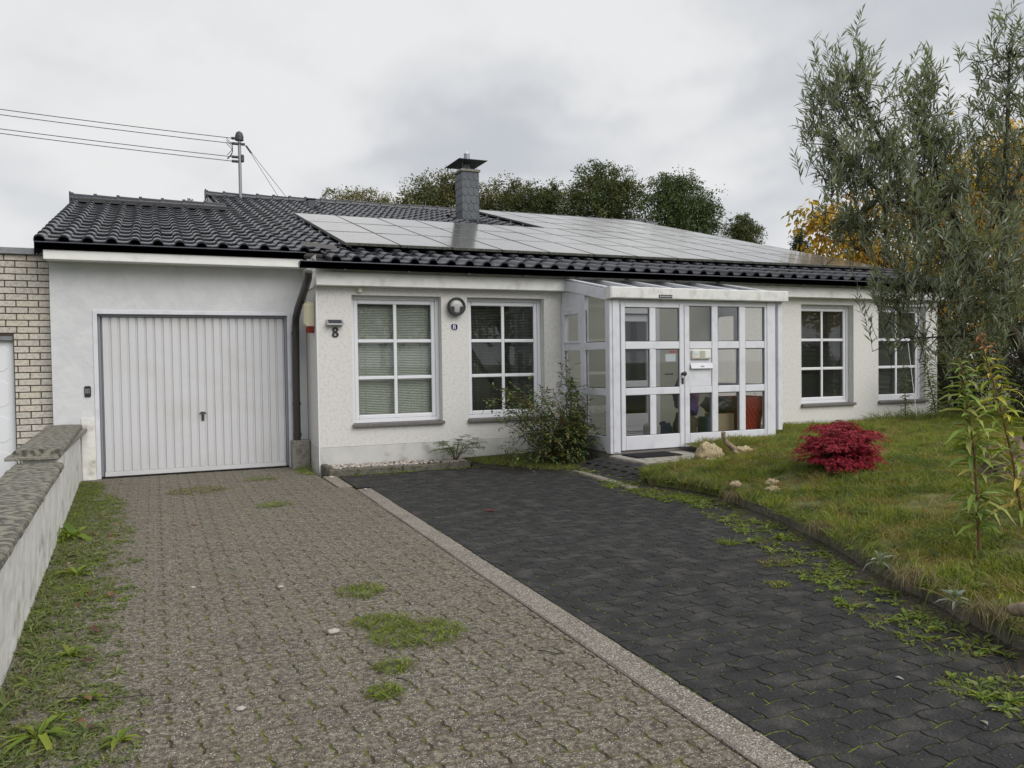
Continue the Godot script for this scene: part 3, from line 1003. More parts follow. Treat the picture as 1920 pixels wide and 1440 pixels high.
func house() -> void:
	bungalow = thing("bungalow", "white single-storey house with dark tiled roof and attached garage", "house", Vector3(6.0, 0, -15.0))
	var m := MB.new()
	# front wall with its openings; below y 0.335 runs the plinth
	var holes := []
	for h in WIN:
		holes.append([h[0], h[1], h[2] - 0.02, h[3]])
	holes.append([INNER_DOOR[0], INNER_DOOR[1], 0.336, INNER_DOOR[3]])
	wall_xy(m, 1.99, 13.66, 0.335, 2.72, FZ, holes, 0.26)
	m.quad(Vector3(1.99, 0.335, -11.75), Vector3(1.99, 0.335, FZ), Vector3(1.99, 2.9, FZ), Vector3(1.99, 2.9, -11.75))
	m.box(Vector3(1.992, 2.72, FZ - 0.26), Vector3(13.658, 2.76, FZ))
	part("front_wall", m, M.stucco, bungalow)
	m = MB.new()
	m.cbox(Vector3(13.40, 0.2, -31.0), Vector3(13.655, 2.75, FZ - 0.27), 0.0)
	m.cbox(Vector3(2.0, 0.0, -31.2), Vector3(13.65, 2.75, -31.02), 0.0)
	m.cbox(Vector3(1.99, 0.0, -31.0), Vector3(2.2, 2.75, -17.5), 0.0)
	# gable triangles
	for x in [1.995, 13.45]:
		var zr := -21.0
		m.quad(Vector3(x, 2.75, FZ - 0.3), Vector3(x, 2.75, -31.0), Vector3(x, roof_y(zr) - 0.12, zr - 0.01), Vector3(x, roof_y(zr) - 0.12, zr))
		m.quad(Vector3(x + 0.2, 2.75, -31.0), Vector3(x + 0.2, 2.75, FZ - 0.3), Vector3(x + 0.2, roof_y(zr) - 0.12, zr), Vector3(x + 0.2, roof_y(zr) - 0.12, zr - 0.01))
	part("side_wall", m, M.stucco, bungalow)
	m = MB.new()
	m.cbox(Vector3(2.0, -0.05, FZ - 0.25), Vector3(6.40, 0.332, FZ + 0.006), 0.0)
	m.cbox(Vector3(7.37, -0.05, FZ - 0.25), Vector3(13.668, 0.332, FZ + 0.006), 0.0)
	m.cbox(Vector3(1.984, -0.05, -11.72), Vector3(2.1, 0.332, FZ + 0.004), 0.0)
	part("plinth", m, M.plinth, bungalow)
	# metal corner bead
	m = MB.new()
	m.cbox(Vector3(1.976, 0.0, FZ - 0.006), Vector3(1.992, 2.5, FZ + 0.01), 0.003)
	part("corner_bead", m, M.window_plastic, bungalow)
	# rooms behind the glass
	m = MB.new()
	m.box(Vector3(2.25, 0.05, -14.6), Vector3(13.4, 2.6, -14.5))
	m.box(Vector3(2.2, 2.6, -14.6), Vector3(13.4, 2.64, FZ - 0.27))
	m.box(Vector3(5.9, 0.06, -14.5), Vector3(6.0, 2.6, FZ - 0.27))
	m.box(Vector3(9.6, 0.06, -14.5), Vector3(9.7, 2.6, FZ - 0.27))
	m.box(Vector3(2.2, 0.0, -14.6), Vector3(2.25, 2.6, FZ - 0.27))
	part("partition", m, M.room, bungalow)
	m = MB.new()
	m.box(Vector3(2.2, 0.0, -14.6), Vector3(13.4, 0.05, FZ - 0.27))
	part("floor", m, M.room_floor, bungalow)
	var pale := "window with pale green-grey venetian blind, beside the garage"
	window(WIN[0][0], WIN[0][1], WIN[0][2], WIN[0][3], M.blind_pale, 0.9, pale)
	window(WIN[1][0], WIN[1][1], WIN[1][2], WIN[1][3], M.blind_pale, -0.1, "dark window with open venetian blind behind the rose bush")
	window(WIN[2][0], WIN[2][1], WIN[2][2], WIN[2][3], M.blind_pale, -0.05, "dark window right of the glazed porch")
	window(WIN[3][0], WIN[3][1], WIN[3][2], WIN[3][3], M.blind_pale, 0.15, "window half hidden by the willow-leaved tree")
	# boards under the eaves
	m = MB.new()
	m.cbox(Vector3(1.955, 2.482, FZ - 0.01), Vector3(5.62, 2.66, FZ + 0.16), 0.006)
	part("fascia_board", m, M.painted_wood, bungalow)
	m = MB.new()
	m.cbox(Vector3(8.50, 2.482, FZ - 0.01), Vector3(13.72, 2.66, FZ + 0.16), 0.006)
	part("fascia_board", m, M.painted_wood, bungalow)
	m = MB.new()
	m.cbox(Vector3(1.95, 2.664, FZ - 0.01), Vector3(13.73, 2.79, FZ + 0.12), 0.004)
	part("upper_board", m, M.painted_wood, bungalow)
	m = MB.new()
	m.cbox(Vector3(1.955, 2.47, -11.69), Vector3(1.987, 2.71, FZ - 0.012), 0.004)
	part("return_board", m, M.painted_wood, bungalow)
	m = MB.new()
	m.extrude(PackedVector2Array([Vector2(-11.69, 2.714), Vector2(FZ - 0.012, 2.714), Vector2(FZ - 0.012, 2.78), Vector2(-11.69, 2.98)]), Transform3D(Basis(Vector3.BACK, Vector3.UP, Vector3.LEFT), Vector3(1.987, 0, 0)), 0.037)
	part("return_board", m, M.painted_wood, bungalow)
	# gutter of the main eaves
	m = MB.new()
	gutter(m, 1.72, 13.95, EAVE_Z + 0.055, EAVE_Y - 0.03)
	var gu := part("gutter", m, M.gutter_metal, bungalow)
	for i in 14:
		m = MB.new()
		var x := 2.3 + i * 0.86
		m.cbox(Vector3(x - 0.015, EAVE_Y - 0.124, EAVE_Z - 0.03), Vector3(x + 0.015, EAVE_Y - 0.113, EAVE_Z + 0.1), 0.002)
		part("bracket", m, M.gutter_metal, gu)
	# downpipe at the corner
	m = MB.new()
	m.tube([Vector3(1.845, 2.64, -10.60), Vector3(1.845, 2.56, -10.64), Vector3(1.84, 2.50, -10.74), Vector3(1.825, 2.22, -11.36), Vector3(1.82, 2.10, -11.53), Vector3(1.818, 1.95, -11.57), Vector3(1.812, 1.2, -11.57), Vector3(1.81, 0.38, -11.57)], [0.05, 0.05, 0.05, 0.05, 0.05, 0.05, 0.05, 0.05], 14)
	var dp := part("downpipe", m, M.brown_metal, bungalow)
	for y in [1.88, 0.9, 0.47]:
		m = MB.new()
		m.tube([Vector3(1.814, y - 0.02, -11.57), Vector3(1.814, y + 0.02, -11.57)], [0.056, 0.056], 14)
		part("pipe_clamp", m, M.brown_metal, dp)
	m = MB.new()
	m.cbox(Vector3(1.73, -0.05, -11.68), Vector3(1.975, 0.39, -11.5), 0.012)
	part("downpipe_base", m, M.concrete, bungalow)
	garage()

func gutter(m: MB, x0: float, x1: float, z: float, y: float) -> void:
	# boxy half-round channel, open at the top, round the middle (z, y)
	var prof := []
	for i in 9:
		var a := PI + PI * i / 8.0
		prof.append(Vector2(cos(a) * 0.07, sin(a) * 0.082))
	for i in 8:
		var p: Vector2 = prof[i]
		var q: Vector2 = prof[i + 1]
		var a := Vector3(x0, y + p.y, z + p.x)
		var b := Vector3(x0, y + q.y, z + q.x)
		var a2 := Vector3(x1, y + p.y, z + p.x)
		var b2 := Vector3(x1, y + q.y, z + q.x)
		var na := Vector3(0, p.y, p.x * 1.4).normalized()
		var nb := Vector3(0, q.y, q.x * 1.4).normalized()
		m.tri_n(a, b2, a2, na, nb, na)
		m.tri_n(a, b, b2, na, nb, nb)
		var s := 0.95
		m.quad(Vector3(x0, y + p.y * s, z + p.x * s), Vector3(x1, y + p.y * s, z + p.x * s), Vector3(x1, y + q.y * s, z + q.x * s), Vector3(x0, y + q.y * s, z + q.x * s))
		for x in [x0, x1]:
			m.tri(Vector3(x, y, z), a if x == x0 else a2, b if x == x0 else b2)
	m.tube([Vector3(x0, y, z + 0.073), Vector3(x1, y, z + 0.073)], [0.008, 0.008], 8)

func garage() -> void:
	var x0 := -1.18
	var x1 := 1.984
	var dx0 := -0.653
	var dx1 := 1.722
	var dy := 2.13
	var m := MB.new()
	wall_xy(m, x0, x1, -0.05, 2.95, GZ, [[dx0 - 0.055, dx1 + 0.055, -0.05, dy + 0.055]], 0.24)
	m.quad(Vector3(x0, -0.05, -17.3), Vector3(x0, -0.05, GZ), Vector3(x0, 2.98, GZ), Vector3(x0, 4.4, -17.3))
	m.quad(Vector3(x1, -0.05, -17.4), Vector3(x0, -0.05, -17.4), Vector3(x0, 4.4, -17.4), Vector3(x1, 4.4, -17.4))
	part("garage_wall", m, M.smooth_white, bungalow)
	m = MB.new()
	ring_top(m, dx0 - 0.054, dx1 + 0.054, 0.0, dy + 0.054, 0.052, GZ - 0.12, GZ + 0.012)
	part("door_surround", m, M.porch_plastic, bungalow)
	# foot of the wall, left of the door
	m = MB.new()
	m.cbox(Vector3(-0.87, -0.05, GZ + 0.001), Vector3(dx0 - 0.056, 0.80, GZ + 0.014), 0.004)
	part("wall_foot", m, M.old_white, bungalow)
	# up-and-over door: frame, ribbed panels, handle
	var door := group_part("garage_door", bungalow, Vector3((dx0 + dx1) / 2, 0.0, GZ - 0.09))
	m = MB.new()
	var zf := GZ - 0.075
	m.cbox(Vector3(dx0, 0.02, zf - 0.05), Vector3(dx0 + 0.028, dy, zf), 0.004)
	m.cbox(Vector3(dx1 - 0.028, 0.02, zf - 0.05), Vector3(dx1, dy, zf), 0.004)
	m.cbox(Vector3(dx0 + 0.029, dy - 0.03, zf - 0.05), Vector3(dx1 - 0.029, dy, zf), 0.004)
	part("door_frame", m, M.galvanised, door)
	m = MB.new()
	m.cbox(Vector3(dx0 + 0.036, 0.015, zf - 0.055), Vector3(dx1 - 0.036, 0.075, zf - 0.005), 0.005)
	part("bottom_rail", m, M.door_sheet, door)
	m = MB.new()
	m.box(Vector3(dx0 + 0.03, 0.076, zf - 0.06), Vector3(dx1 - 0.03, dy - 0.034, zf - 0.056))
	part("backing_sheet", m, M.door_sheet, door)
	var nrib := 22
	var wrib := (dx1 - dx0 - 0.076) / nrib
	var rib := MB.new()
	var prof := [[0.004, -0.03], [0.014, -0.008], [wrib - 0.02, -0.008], [wrib - 0.008, -0.03]]
	for i in 3:
		rib.quad(Vector3(prof[i][0], 0.078, prof[i][1]), Vector3(prof[i + 1][0], 0.078, prof[i + 1][1]), Vector3(prof[i + 1][0], dy - 0.036, prof[i + 1][1]), Vector3(prof[i][0], dy - 0.036, prof[i][1]))
	rib.quad(Vector3(prof[3][0], 0.078, -0.03), Vector3(wrib + 0.004, 0.078, -0.03), Vector3(wrib + 0.004, dy - 0.036, -0.03), Vector3(prof[3][0], dy - 0.036, -0.03))
	rib.quad(Vector3(prof[0][0], 0.078, -0.03), Vector3(prof[3][0], 0.078, -0.03), Vector3(prof[2][0], 0.078, -0.008), Vector3(prof[1][0], 0.078, -0.008))
	rib.quad(Vector3(prof[0][0], dy - 0.036, -0.03), Vector3(prof[1][0], dy - 0.036, -0.008), Vector3(prof[2][0], dy - 0.036, -0.008), Vector3(prof[3][0], dy - 0.036, -0.03))
	var rm := rib.mesh()
	for i in nrib:
		part_at("rib", rm, M.door_sheet, door, Transform3D(Basis(), Vector3(dx0 + 0.038 + i * wrib, 0, zf + 0.002)))
	m = MB.new()
	var hx := dx0 + 0.038 + 12 * wrib - wrib * 0.45
	m.cbox(Vector3(hx - 0.018, 0.70, zf - 0.006), Vector3(hx + 0.018, 0.80, zf + 0.012), 0.007)
	m.tube([Vector3(hx - 0.042, 0.795, zf + 0.022), Vector3(hx - 0.02, 0.815, zf + 0.028), Vector3(hx + 0.02, 0.815, zf + 0.028), Vector3(hx + 0.042, 0.795, zf + 0.022)], [0.008, 0.012, 0.012, 0.008], 8)
	m.tube([Vector3(hx, 0.76, zf + 0.01), Vector3(hx, 0.76, zf + 0.03)], [0.012, 0.012], 10)
	part("handle", m, M.dark_metal, door)
	# interior is dark: a box behind the door
	m = MB.new()
	m.box(Vector3(dx0 - 0.05, -0.04, -17.2), Vector3(dx1 + 0.05, 0.0, GZ - 0.25))
	part("garage_floor", m, M.concrete, bungalow)
	# boards and gutter of the garage eaves
	m = MB.new()
	m.cbox(Vector3(-1.205, 2.775, -11.40), Vector3(1.905, 2.945, -11.365), 0.006)
	part("fascia_board", m, M.painted_wood, bungalow)
	m = MB.new()
	m.cbox(Vector3(-1.2, 2.785, GZ - 0.02), Vector3(1.948, 2.80, -11.402), 0.003)
	part("soffit", m, M.painted_wood, bungalow)
	m = MB.new()
	gutter(m, -1.29, 1.93, GEAVE_Z + 0.055, roof_y(GEAVE_Z) - 0.03)
	part("gutter", m, M.gutter_metal, bungalow)
	# end of the garage gutter: outlet pipe that empties on the main roof, and its lead flashing
	m = MB.new()
	m.tube([Vector3(1.92, 2.93, -11.34), Vector3(2.06, 2.925, -11.30), Vector3(2.16, 2.91, -11.2)], [0.045, 0.045, 0.045], 10)
	part("gutter_outlet", m, M.brown_metal, bungalow)
	m = MB.new()
	var s := Vector3(1.90, roof_y(-11.5) + 0.085, -11.52)
	var e := Vector3(2.28, roof_y(-11.0) + 0.095, -11.0)
	m.quad(s, e, e + Vector3(0.02, 0.055, -0.01), s + Vector3(0.02, 0.055, -0.01))
	m.quad(s + Vector3(0.02, 0.055, -0.01), e + Vector3(0.02, 0.055, -0.01), e + Vector3(0.16, 0.03, -0.12), s + Vector3(0.16, 0.03, -0.12))
	part("lead_flashing", m, M.lead, bungalow)

func ring_top(m: MB, x0: float, x1: float, y0: float, y1: float, w: float, z0: float, z1: float) -> void:
	m.cbox(Vector3(x0, y0, z0), Vector3(x0 + w, y1, z1), 0.004)
	m.cbox(Vector3(x1 - w, y0, z0), Vector3(x1, y1, z1), 0.004)
	m.cbox(Vector3(x0 + w, y1 - w, z0), Vector3(x1 - w, y1, z1), 0.004)

# ---------------------------------------------------------------- roof
func tile_mesh(tone: Color, half := 0) -> MB:
	# one pan-and-roll tile, lower edge at the origin, running up the slope along -z; x to the right
	var m := MB.new()
	m.col = tone
	var L := 0.47
	var pr := []
	# roll on the left, flat pan to its right, little upstand at the lap
	for i in 8:
		var a := PI - PI * i / 7.0
		pr.append(Vector2(0.062 + cos(a) * 0.062, 0.004 + sin(a) * 0.056))
	pr.append(Vector2(0.142, 0.0))
	pr.append(Vector2(0.2, -0.004))
	pr.append(Vector2(0.25, 0.002))
	pr.append(Vector2(TILE_W + 0.012, 0.022))
	var lift := 0.034
	var nn := []
	for i in pr.size():
		var d: Vector2 = pr[mini(i + 1, pr.size() - 1)] - pr[maxi(i - 1, 0)]
		nn.append(Vector3(-d.y, d.x, 0).normalized())
	for i in pr.size() - 1:
		var p: Vector2 = pr[i]
		var q: Vector2 = pr[i + 1]
		var a := Vector3(p.x, p.y + lift - 0.008, 0.0)
		var b := Vector3(q.x, q.y + lift - 0.008, 0.0)
		var a1 := Vector3(p.x, p.y + lift, -0.012)
		var b1 := Vector3(q.x, q.y + lift, -0.012)
		var a2 := Vector3(p.x, p.y, -L)
		var b2 := Vector3(q.x, q.y, -L)
		m.tri_n(a1, b1, b2, nn[i], nn[i + 1], nn[i + 1])
		m.tri_n(a1, b2, a2, nn[i], nn[i + 1], nn[i])
		m.quad(a, b, b1, a1)
		m.quad(Vector3(p.x, p.y + lift - 0.026, 0.0), Vector3(q.x, q.y + lift - 0.026, 0.0), b, a)
	m.quad(Vector3(0, -0.02, -L), Vector3(0, 0.0, 0.0), Vector3(0, 0.03, 0.0), Vector3(0, 0.004, -L))
	return m

func ridge_tile(tone: Color) -> MB:
	var m := MB.new()
	m.col = tone
	m.tube_half(Vector3(0, 0, 0), Vector3(0.42, 0, 0), 0.12, 0.105)
	m.tube_half(Vector3(0.0, 0, 0), Vector3(0.055, 0, 0), 0.138, 0.138)
	return m

func roof() -> void:
	var slope := Basis(Vector3.RIGHT, atan(ROOF_T))
	var rf_m := MB.new()
	var zr := -21.0
	var gr := -17.35
	var yo := -0.05
	# deck sheets below the tiles, both sides of the ridge
	var xl := 1.3
	var xr := 13.95
	var E := func(x: float, z: float, up := 0.0) -> Vector3: return Vector3(x, roof_y(z) + yo + up, z)
	rf_m.quad(E.call(1.97, EAVE_Z), E.call(xr, EAVE_Z), E.call(xr, zr), E.call(1.97, zr))
	rf_m.quad(E.call(xl, -17.0), E.call(1.97, -17.0), E.call(1.97, zr), E.call(xl, zr))
	rf_m.quad(E.call(-1.27, GEAVE_Z), E.call(1.97, GEAVE_Z), E.call(1.97, gr), E.call(-1.27, gr))
	var back := Vector3(0, 2.7, -31.5)
	rf_m.quad(Vector3(xr, back.y, back.z), Vector3(xl, back.y, back.z), E.call(xl, zr), E.call(xr, zr))
	rf_m.quad(Vector3(1.97, 3.9, -19.0), Vector3(-1.27, 3.9, -19.0), E.call(-1.27, gr), E.call(1.97, gr))
	for x in [xl, xr]:
		rf_m.quad(E.call(x, EAVE_Z if x > 2 else -17.0), E.call(x, zr), E.call(x, zr, -0.16), E.call(x, EAVE_Z if x > 2 else -17.0, -0.16))
	rf_m.quad(E.call(-1.27, GEAVE_Z), E.call(-1.27, gr), E.call(-1.27, gr, -0.14), E.call(-1.27, GEAVE_Z, -0.14))
	var rf := part("roof", rf_m, M.deck, bungalow)
	# tiles
	var tones := [grey(0.82), Color(1, 1, 1), Color(1.12, 1.1, 1.08), grey(0.94), Color(1.0, 0.96, 0.88), Color(1.1, 1.02, 0.86)]
	var kinds := []
	var shared := []
	for t in tones:
		var k := tile_mesh(t)
		kinds.append(k)
		shared.append(k.mesh())
	var spots := []
	var x0 := -1.31
	var ncol := 58
	for r in range(0, 27):
		var z := EAVE_Z - r * GAUGE
		for c in ncol:
			var x := x0 + c * TILE_W
			var mid := x + TILE_W / 2
			if x > 13.75:
				continue
			if z > GEAVE_Z + 0.01 and x < 1.93:
				continue
			if x < 1.2 and z < gr + 0.25:
				continue
			# hidden under the solar panels
			if mid > 3.1 and mid < 12.9 and z < -12.3 and z > -15.6:
				continue
			if mid > 8.7 and mid < 12.9 and z < -15.6:
				continue
			# the chimney stands here
			if mid > 6.75 and mid < 7.2 and z < -18.15 and z > -18.7:
				continue
			spots.append(Vector3(x, roof_y(z) - 0.01, z))
	spots.sort_custom(func(a, b): return (a as Vector3).length() < (b as Vector3).length())
	var rest := MB.new()
	for i in spots.size():
		var p: Vector3 = spots[i]
		var k := rng.randi() % (6 if p.x < 2.0 else 4)
		var t := Transform3D(Basis(Vector3.UP, rng.randf_range(-0.01, 0.01)) * slope * Basis(Vector3.BACK, rng.randf_range(-0.012, 0.012)), p + Vector3(rng.randf_range(-0.003, 0.003), rng.randf_range(-0.003, 0.003), rng.randf_range(-0.004, 0.004)))
		if i < 300:
			part_at("roof_tile", shared[k], M.tile, rf, t)
		else:
			rest.add(kinds[k], t)
	part("far_roof_tiles", rest, M.tile, rf, "stuff")
	# ridge tiles of house and garage
	var rk := []
	for t in tones.slice(0, 4):
		rk.append(ridge_tile(t).mesh())
	var x := xl - 0.06
	while x < 8.1:
		part_at("ridge_tile", rk[rng.randi() % 4], M.tile, rf, Transform3D(Basis(Vector3.BACK, rng.randf_range(-0.012, 0.012)), Vector3(x, roof_y(zr) + 0.015, zr)))
		x += 0.39
	var far := MB.new()
	while x < xr:
		far.add(ridge_tile(tones[1]), Transform3D(Basis(), Vector3(x, roof_y(zr) + 0.015, zr)))
		x += 0.39
	part("far_ridge_tiles", far, M.tile, rf, "stuff")
	x = -1.36
	while x < 1.3:
		part_at("ridge_tile", rk[rng.randi() % 4], M.tile, rf, Transform3D(Basis(Vector3.BACK, rng.randf_range(-0.012, 0.012)), Vector3(x, roof_y(gr) + 0.03, gr)))
		x += 0.39
	# dark ends of the two ridges
	var m := MB.new()
	m.cbox(Vector3(-1.375, roof_y(gr) - 0.2, gr - 0.13), Vector3(-1.345, roof_y(gr) + 0.16, gr + 0.13), 0.004)
	part("ridge_end", m, M.gutter_metal, rf)
	m = MB.new()
	m.cbox(Vector3(xl - 0.085, roof_y(zr) - 0.24, zr - 0.14), Vector3(xl - 0.055, roof_y(zr) + 0.15, zr + 0.14), 0.004)
	part("ridge_end", m, M.gutter_metal, rf)
	# boards that close the ridges below their caps
	m = MB.new()
	m.box(Vector3(-1.28, roof_y(gr) - 0.2, gr - 0.04), Vector3(1.5, roof_y(gr) + 0.1, gr + 0.02))
	m.quad(Vector3(-1.28, roof_y(gr) - 0.09, gr + 0.5), Vector3(1.5, roof_y(gr) - 0.09, gr + 0.5), Vector3(1.5, roof_y(gr) + 0.09, gr), Vector3(-1.28, roof_y(gr) + 0.09, gr))
	part("ridge_board", m, M.deck, rf)
	m = MB.new()
	m.box(Vector3(xl, roof_y(zr) - 0.2, zr - 0.04), Vector3(xr, roof_y(zr) + 0.09, zr + 0.02))
	part("ridge_board", m, M.deck, rf)
	# verge boards on the left edges
	m = MB.new()
	m.quad(Vector3(-1.30, roof_y(GEAVE_Z) - 0.2, GEAVE_Z + 0.05), Vector3(-1.30, roof_y(gr) - 0.2, gr), Vector3(-1.30, roof_y(gr) + 0.04, gr), Vector3(-1.30, roof_y(GEAVE_Z) + 0.04, GEAVE_Z + 0.02))
	m.quad(Vector3(1.26, roof_y(-17.2) - 0.3, -17.2), Vector3(1.26, roof_y(zr) - 0.3, zr), Vector3(1.26, roof_y(zr) + 0.03, zr), Vector3(1.26, roof_y(-17.2) + 0.03, -17.2))
	part("verge_board", m, M.gutter_metal, rf)
	# vent hood near the ridge
	m = MB.new()
	var vz := -19.2
	var vx := 3.42
	m.cbox(Vector3(vx - 0.075, roof_y(vz) - 0.02, vz - 0.1), Vector3(vx + 0.085, roof_y(vz) + 0.2, vz + 0.06), 0.012)
	m.cbox(Vector3(vx - 0.1, roof_y(vz) + 0.2, vz - 0.13), Vector3(vx + 0.11, roof_y(vz) + 0.23, vz + 0.09), 0.01)
	part("vent_hood", m, M.gutter_metal, rf)

# ---------------------------------------------------------------- solar panels
func panel_frame(x: Transform3D, hx: float, hz: float, up: float, t: float) -> MB:
	var m := MB.new()
	var w := 0.012
	m.cbox(Vector3(-hx, 0, -hz), Vector3(-hx + w, t, hz), 0.003, x)
	m.cbox(Vector3(hx - w, 0, -hz), Vector3(hx, t, hz), 0.003, x)
	m.cbox(Vector3(-hx + w, 0, hz - w), Vector3(hx - w, t, hz), 0.003, x)
	m.cbox(Vector3(-hx + w, 0, -hz), Vector3(hx - w, t, -hz + w), 0.003, x)
	return m

func solar() -> void:
	var ang := atan(ROOF_T)
	var cosa := cos(ang)
	var basis := Basis(Vector3.RIGHT, ang)
	var zb := -11.53
	var rowz := 1.507
	var arrays := [
		thing("solar_array", "lower array of grey reflecting solar panels along the roof eaves", "solar panels", Vector3(7.8, roof_y(zb), zb)),
		thing("solar_array", "upper array of grey reflecting solar panels beside the chimney", "solar panels", Vector3(10.5, roof_y(zb - 3 * rowz), zb - 3 * rowz))]
	var spots := []
	for r in 3:
		for c in 13:
			spots.append([2.52 + (c + 0.5) * 0.812, zb - (r + 0.5) * rowz, 0.812, 0])
	for r in 3:
		for c in 6:
			spots.append([7.93 + (c + 0.5) * 0.858, zb - 3 * rowz - 0.02 - (r + 0.5) * rowz, 0.858, 1])
	var lib := {}
	for s in spots:
		var hx: float = s[2] / 2 - 0.006
		var hz := rowz / cosa / 2 - 0.006
		if not lib.has(s[2]):
			var gl := MB.new()
			gl.box(Vector3(-hx + 0.0115, 0.012, -hz + 0.0115), Vector3(hx - 0.0115, 0.0395, hz - 0.0115))
			lib[s[2]] = [panel_frame(Transform3D(), hx, hz, 0.0, 0.042).mesh(), gl.mesh()]
		var t := Transform3D(basis * Basis(Vector3.BACK, rng.randf_range(-0.0025, 0.0025)) * Basis(Vector3.RIGHT, rng.randf_range(-0.0025, 0.0025)), Vector3(s[0], roof_y(s[1]) + 0.1, s[1]))
		var p := part_at("solar_panel", lib[s[2]][0], M.panel_frame, arrays[s[3]], t)
		part_at("glass", lib[s[2]][1], M.panel_glass, p, t)
	# mounting rails on roof hooks
	for k in 12:
		var x0: float = 2.5 if k < 6 else 7.9
		var x1 := 13.1
		var z := zb - (k / 2) * rowz - (0.35 if k % 2 == 0 else 1.15)
		var m := MB.new()
		m.cbox(Vector3(x0 + 0.005, roof_y(z) + 0.058, z - 0.02), Vector3(x1, roof_y(z) + 0.098, z + 0.02), 0.003)
		var rail := part("rail", m, M.galvanised, arrays[k / 6])
		var xx: float = x0 + 0.02
		while xx < x1:
			m = MB.new()
			m.cbox(Vector3(xx - 0.02, roof_y(z) - 0.02, z - 0.016), Vector3(xx + 0.02, roof_y(z) + 0.06, z + 0.016), 0.002)
			part("hook", m, M.galvanised, rail)
			xx += 1.3

# ---------------------------------------------------------------- chimney
func slate(wd: float, ht: float, tone: Color) -> MB:
	# a slate with one rounded lower corner, thickness towards +z; origin at its lower left
	var o := PackedVector2Array([Vector2(wd, 0.0), Vector2(wd, ht), Vector2(0, ht), Vector2(0, ht * 0.45)])
	for i in range(1, 5):
		var a := PI + PI / 2 * i / 4.0
		o.append(Vector2(wd * 0.55 + cos(a) * wd * 0.55, ht * 0.45 + sin(a) * ht * 0.45))
	var m := MB.new()
	m.col = tone
	m.extrude(o, Transform3D(Basis(Vector3.RIGHT, -0.05), Vector3.ZERO), 0.007)
	return m

func chimney() -> void:
	var x0 := 6.78
	var x1 := 7.215
	var zf := -18.14
	var zb := -18.62
	var yb := roof_y(zf) - 0.1
	var yt := 5.98
	var ch := group_part("chimney", bungalow, Vector3((x0 + x1) / 2, yb, (zf + zb) / 2))
	var m := MB.new()
	m.box(Vector3(x0 + 0.012, yb, zb + 0.012), Vector3(x1 - 0.012, yt, zf - 0.012))
	part("core", m, M.gutter_metal, ch)
	var tones := [grey(0.85), Color(1, 1, 1), Color(1.15, 1.12, 1.1), Color(0.95, 1.0, 1.08)]
	var rows := 7
	var rh := (yt - yb) / rows
	for r in rows:
		for f in 4:
			var a: Vector3 = [Vector3(x0, 0, zf), Vector3(x0, 0, zb), Vector3(x1, 0, zb), Vector3(x1, 0, zf)][f]
			var span: float = [x1 - x0, zf - zb, x1 - x0, zf - zb][f]
			var turn: float = [0.0, -PI / 2, PI, PI / 2][f]
			if f == 1:
				a = Vector3(x0, 0, zb)
			var b := Basis(Vector3.UP, turn)
			var n := 3
			var wd := span / n
			for c in range(-1, n + 1):
				var lo := maxf(0.0, (c + (0.5 if r % 2 else 0.0)) * wd)
				var hi := minf(span, (c + 1 + (0.5 if r % 2 else 0.0)) * wd)
				if hi - lo < 0.04:
					continue
				var s := slate(hi - lo - 0.004, rh + 0.03, tones[rng.randi() % 4])
				part_at("slate", s.mesh(), M.slate, ch, Transform3D(b, a + b.x * lo + Vector3(0, yb + r * rh - 0.012, 0) - b.z * 0.006))
	m = MB.new()
	m.cbox(Vector3(x0 - 0.03, yt, zb - 0.03), Vector3(x1 + 0.03, yt + 0.055, zf + 0.03), 0.006)
	part("crown_slab", m, M.slab, ch)
	m = MB.new()
	m.lathe([Vector2(0.07, 0.0), Vector2(0.07, 0.42), Vector2(0.06, 0.42), Vector2(0.06, 0.0)], 16, Transform3D(Basis(), Vector3((x0 + x1) / 2, yt + 0.05, (zf + zb) / 2)))
	part("flue_pipe", m, M.galvanised, ch)
	m = MB.new()
	for sx in [x0 + 0.04, x1 - 0.04]:
		for sz in [zf - 0.04, zb + 0.04]:
			m.tube([Vector3(sx, yt + 0.04, sz), Vector3(sx, yt + 0.22, sz)], [0.007, 0.007], 6)
	part("cowl_rods", m, M.galvanised, ch)
	# square cover sheet, seen from below
	m = MB.new()
	var cx := (x0 + x1) / 2
	var cz := (zf + zb) / 2
	m.cbox(Vector3(cx - 0.38, yt + 0.215, cz - 0.52), Vector3(cx + 0.34, yt + 0.23, cz + 0.5), 0.004, Transform3D())
	part("cover_sheet", m, M.dark_metal, ch)
	m = MB.new()
	m.cbox(Vector3(cx - 0.03, yt + 0.22, cz - 0.03), Vector3(cx + 0.03, yt + 0.52, cz + 0.03), 0.004)
	part("cover_post", m, M.enamel_white, ch)

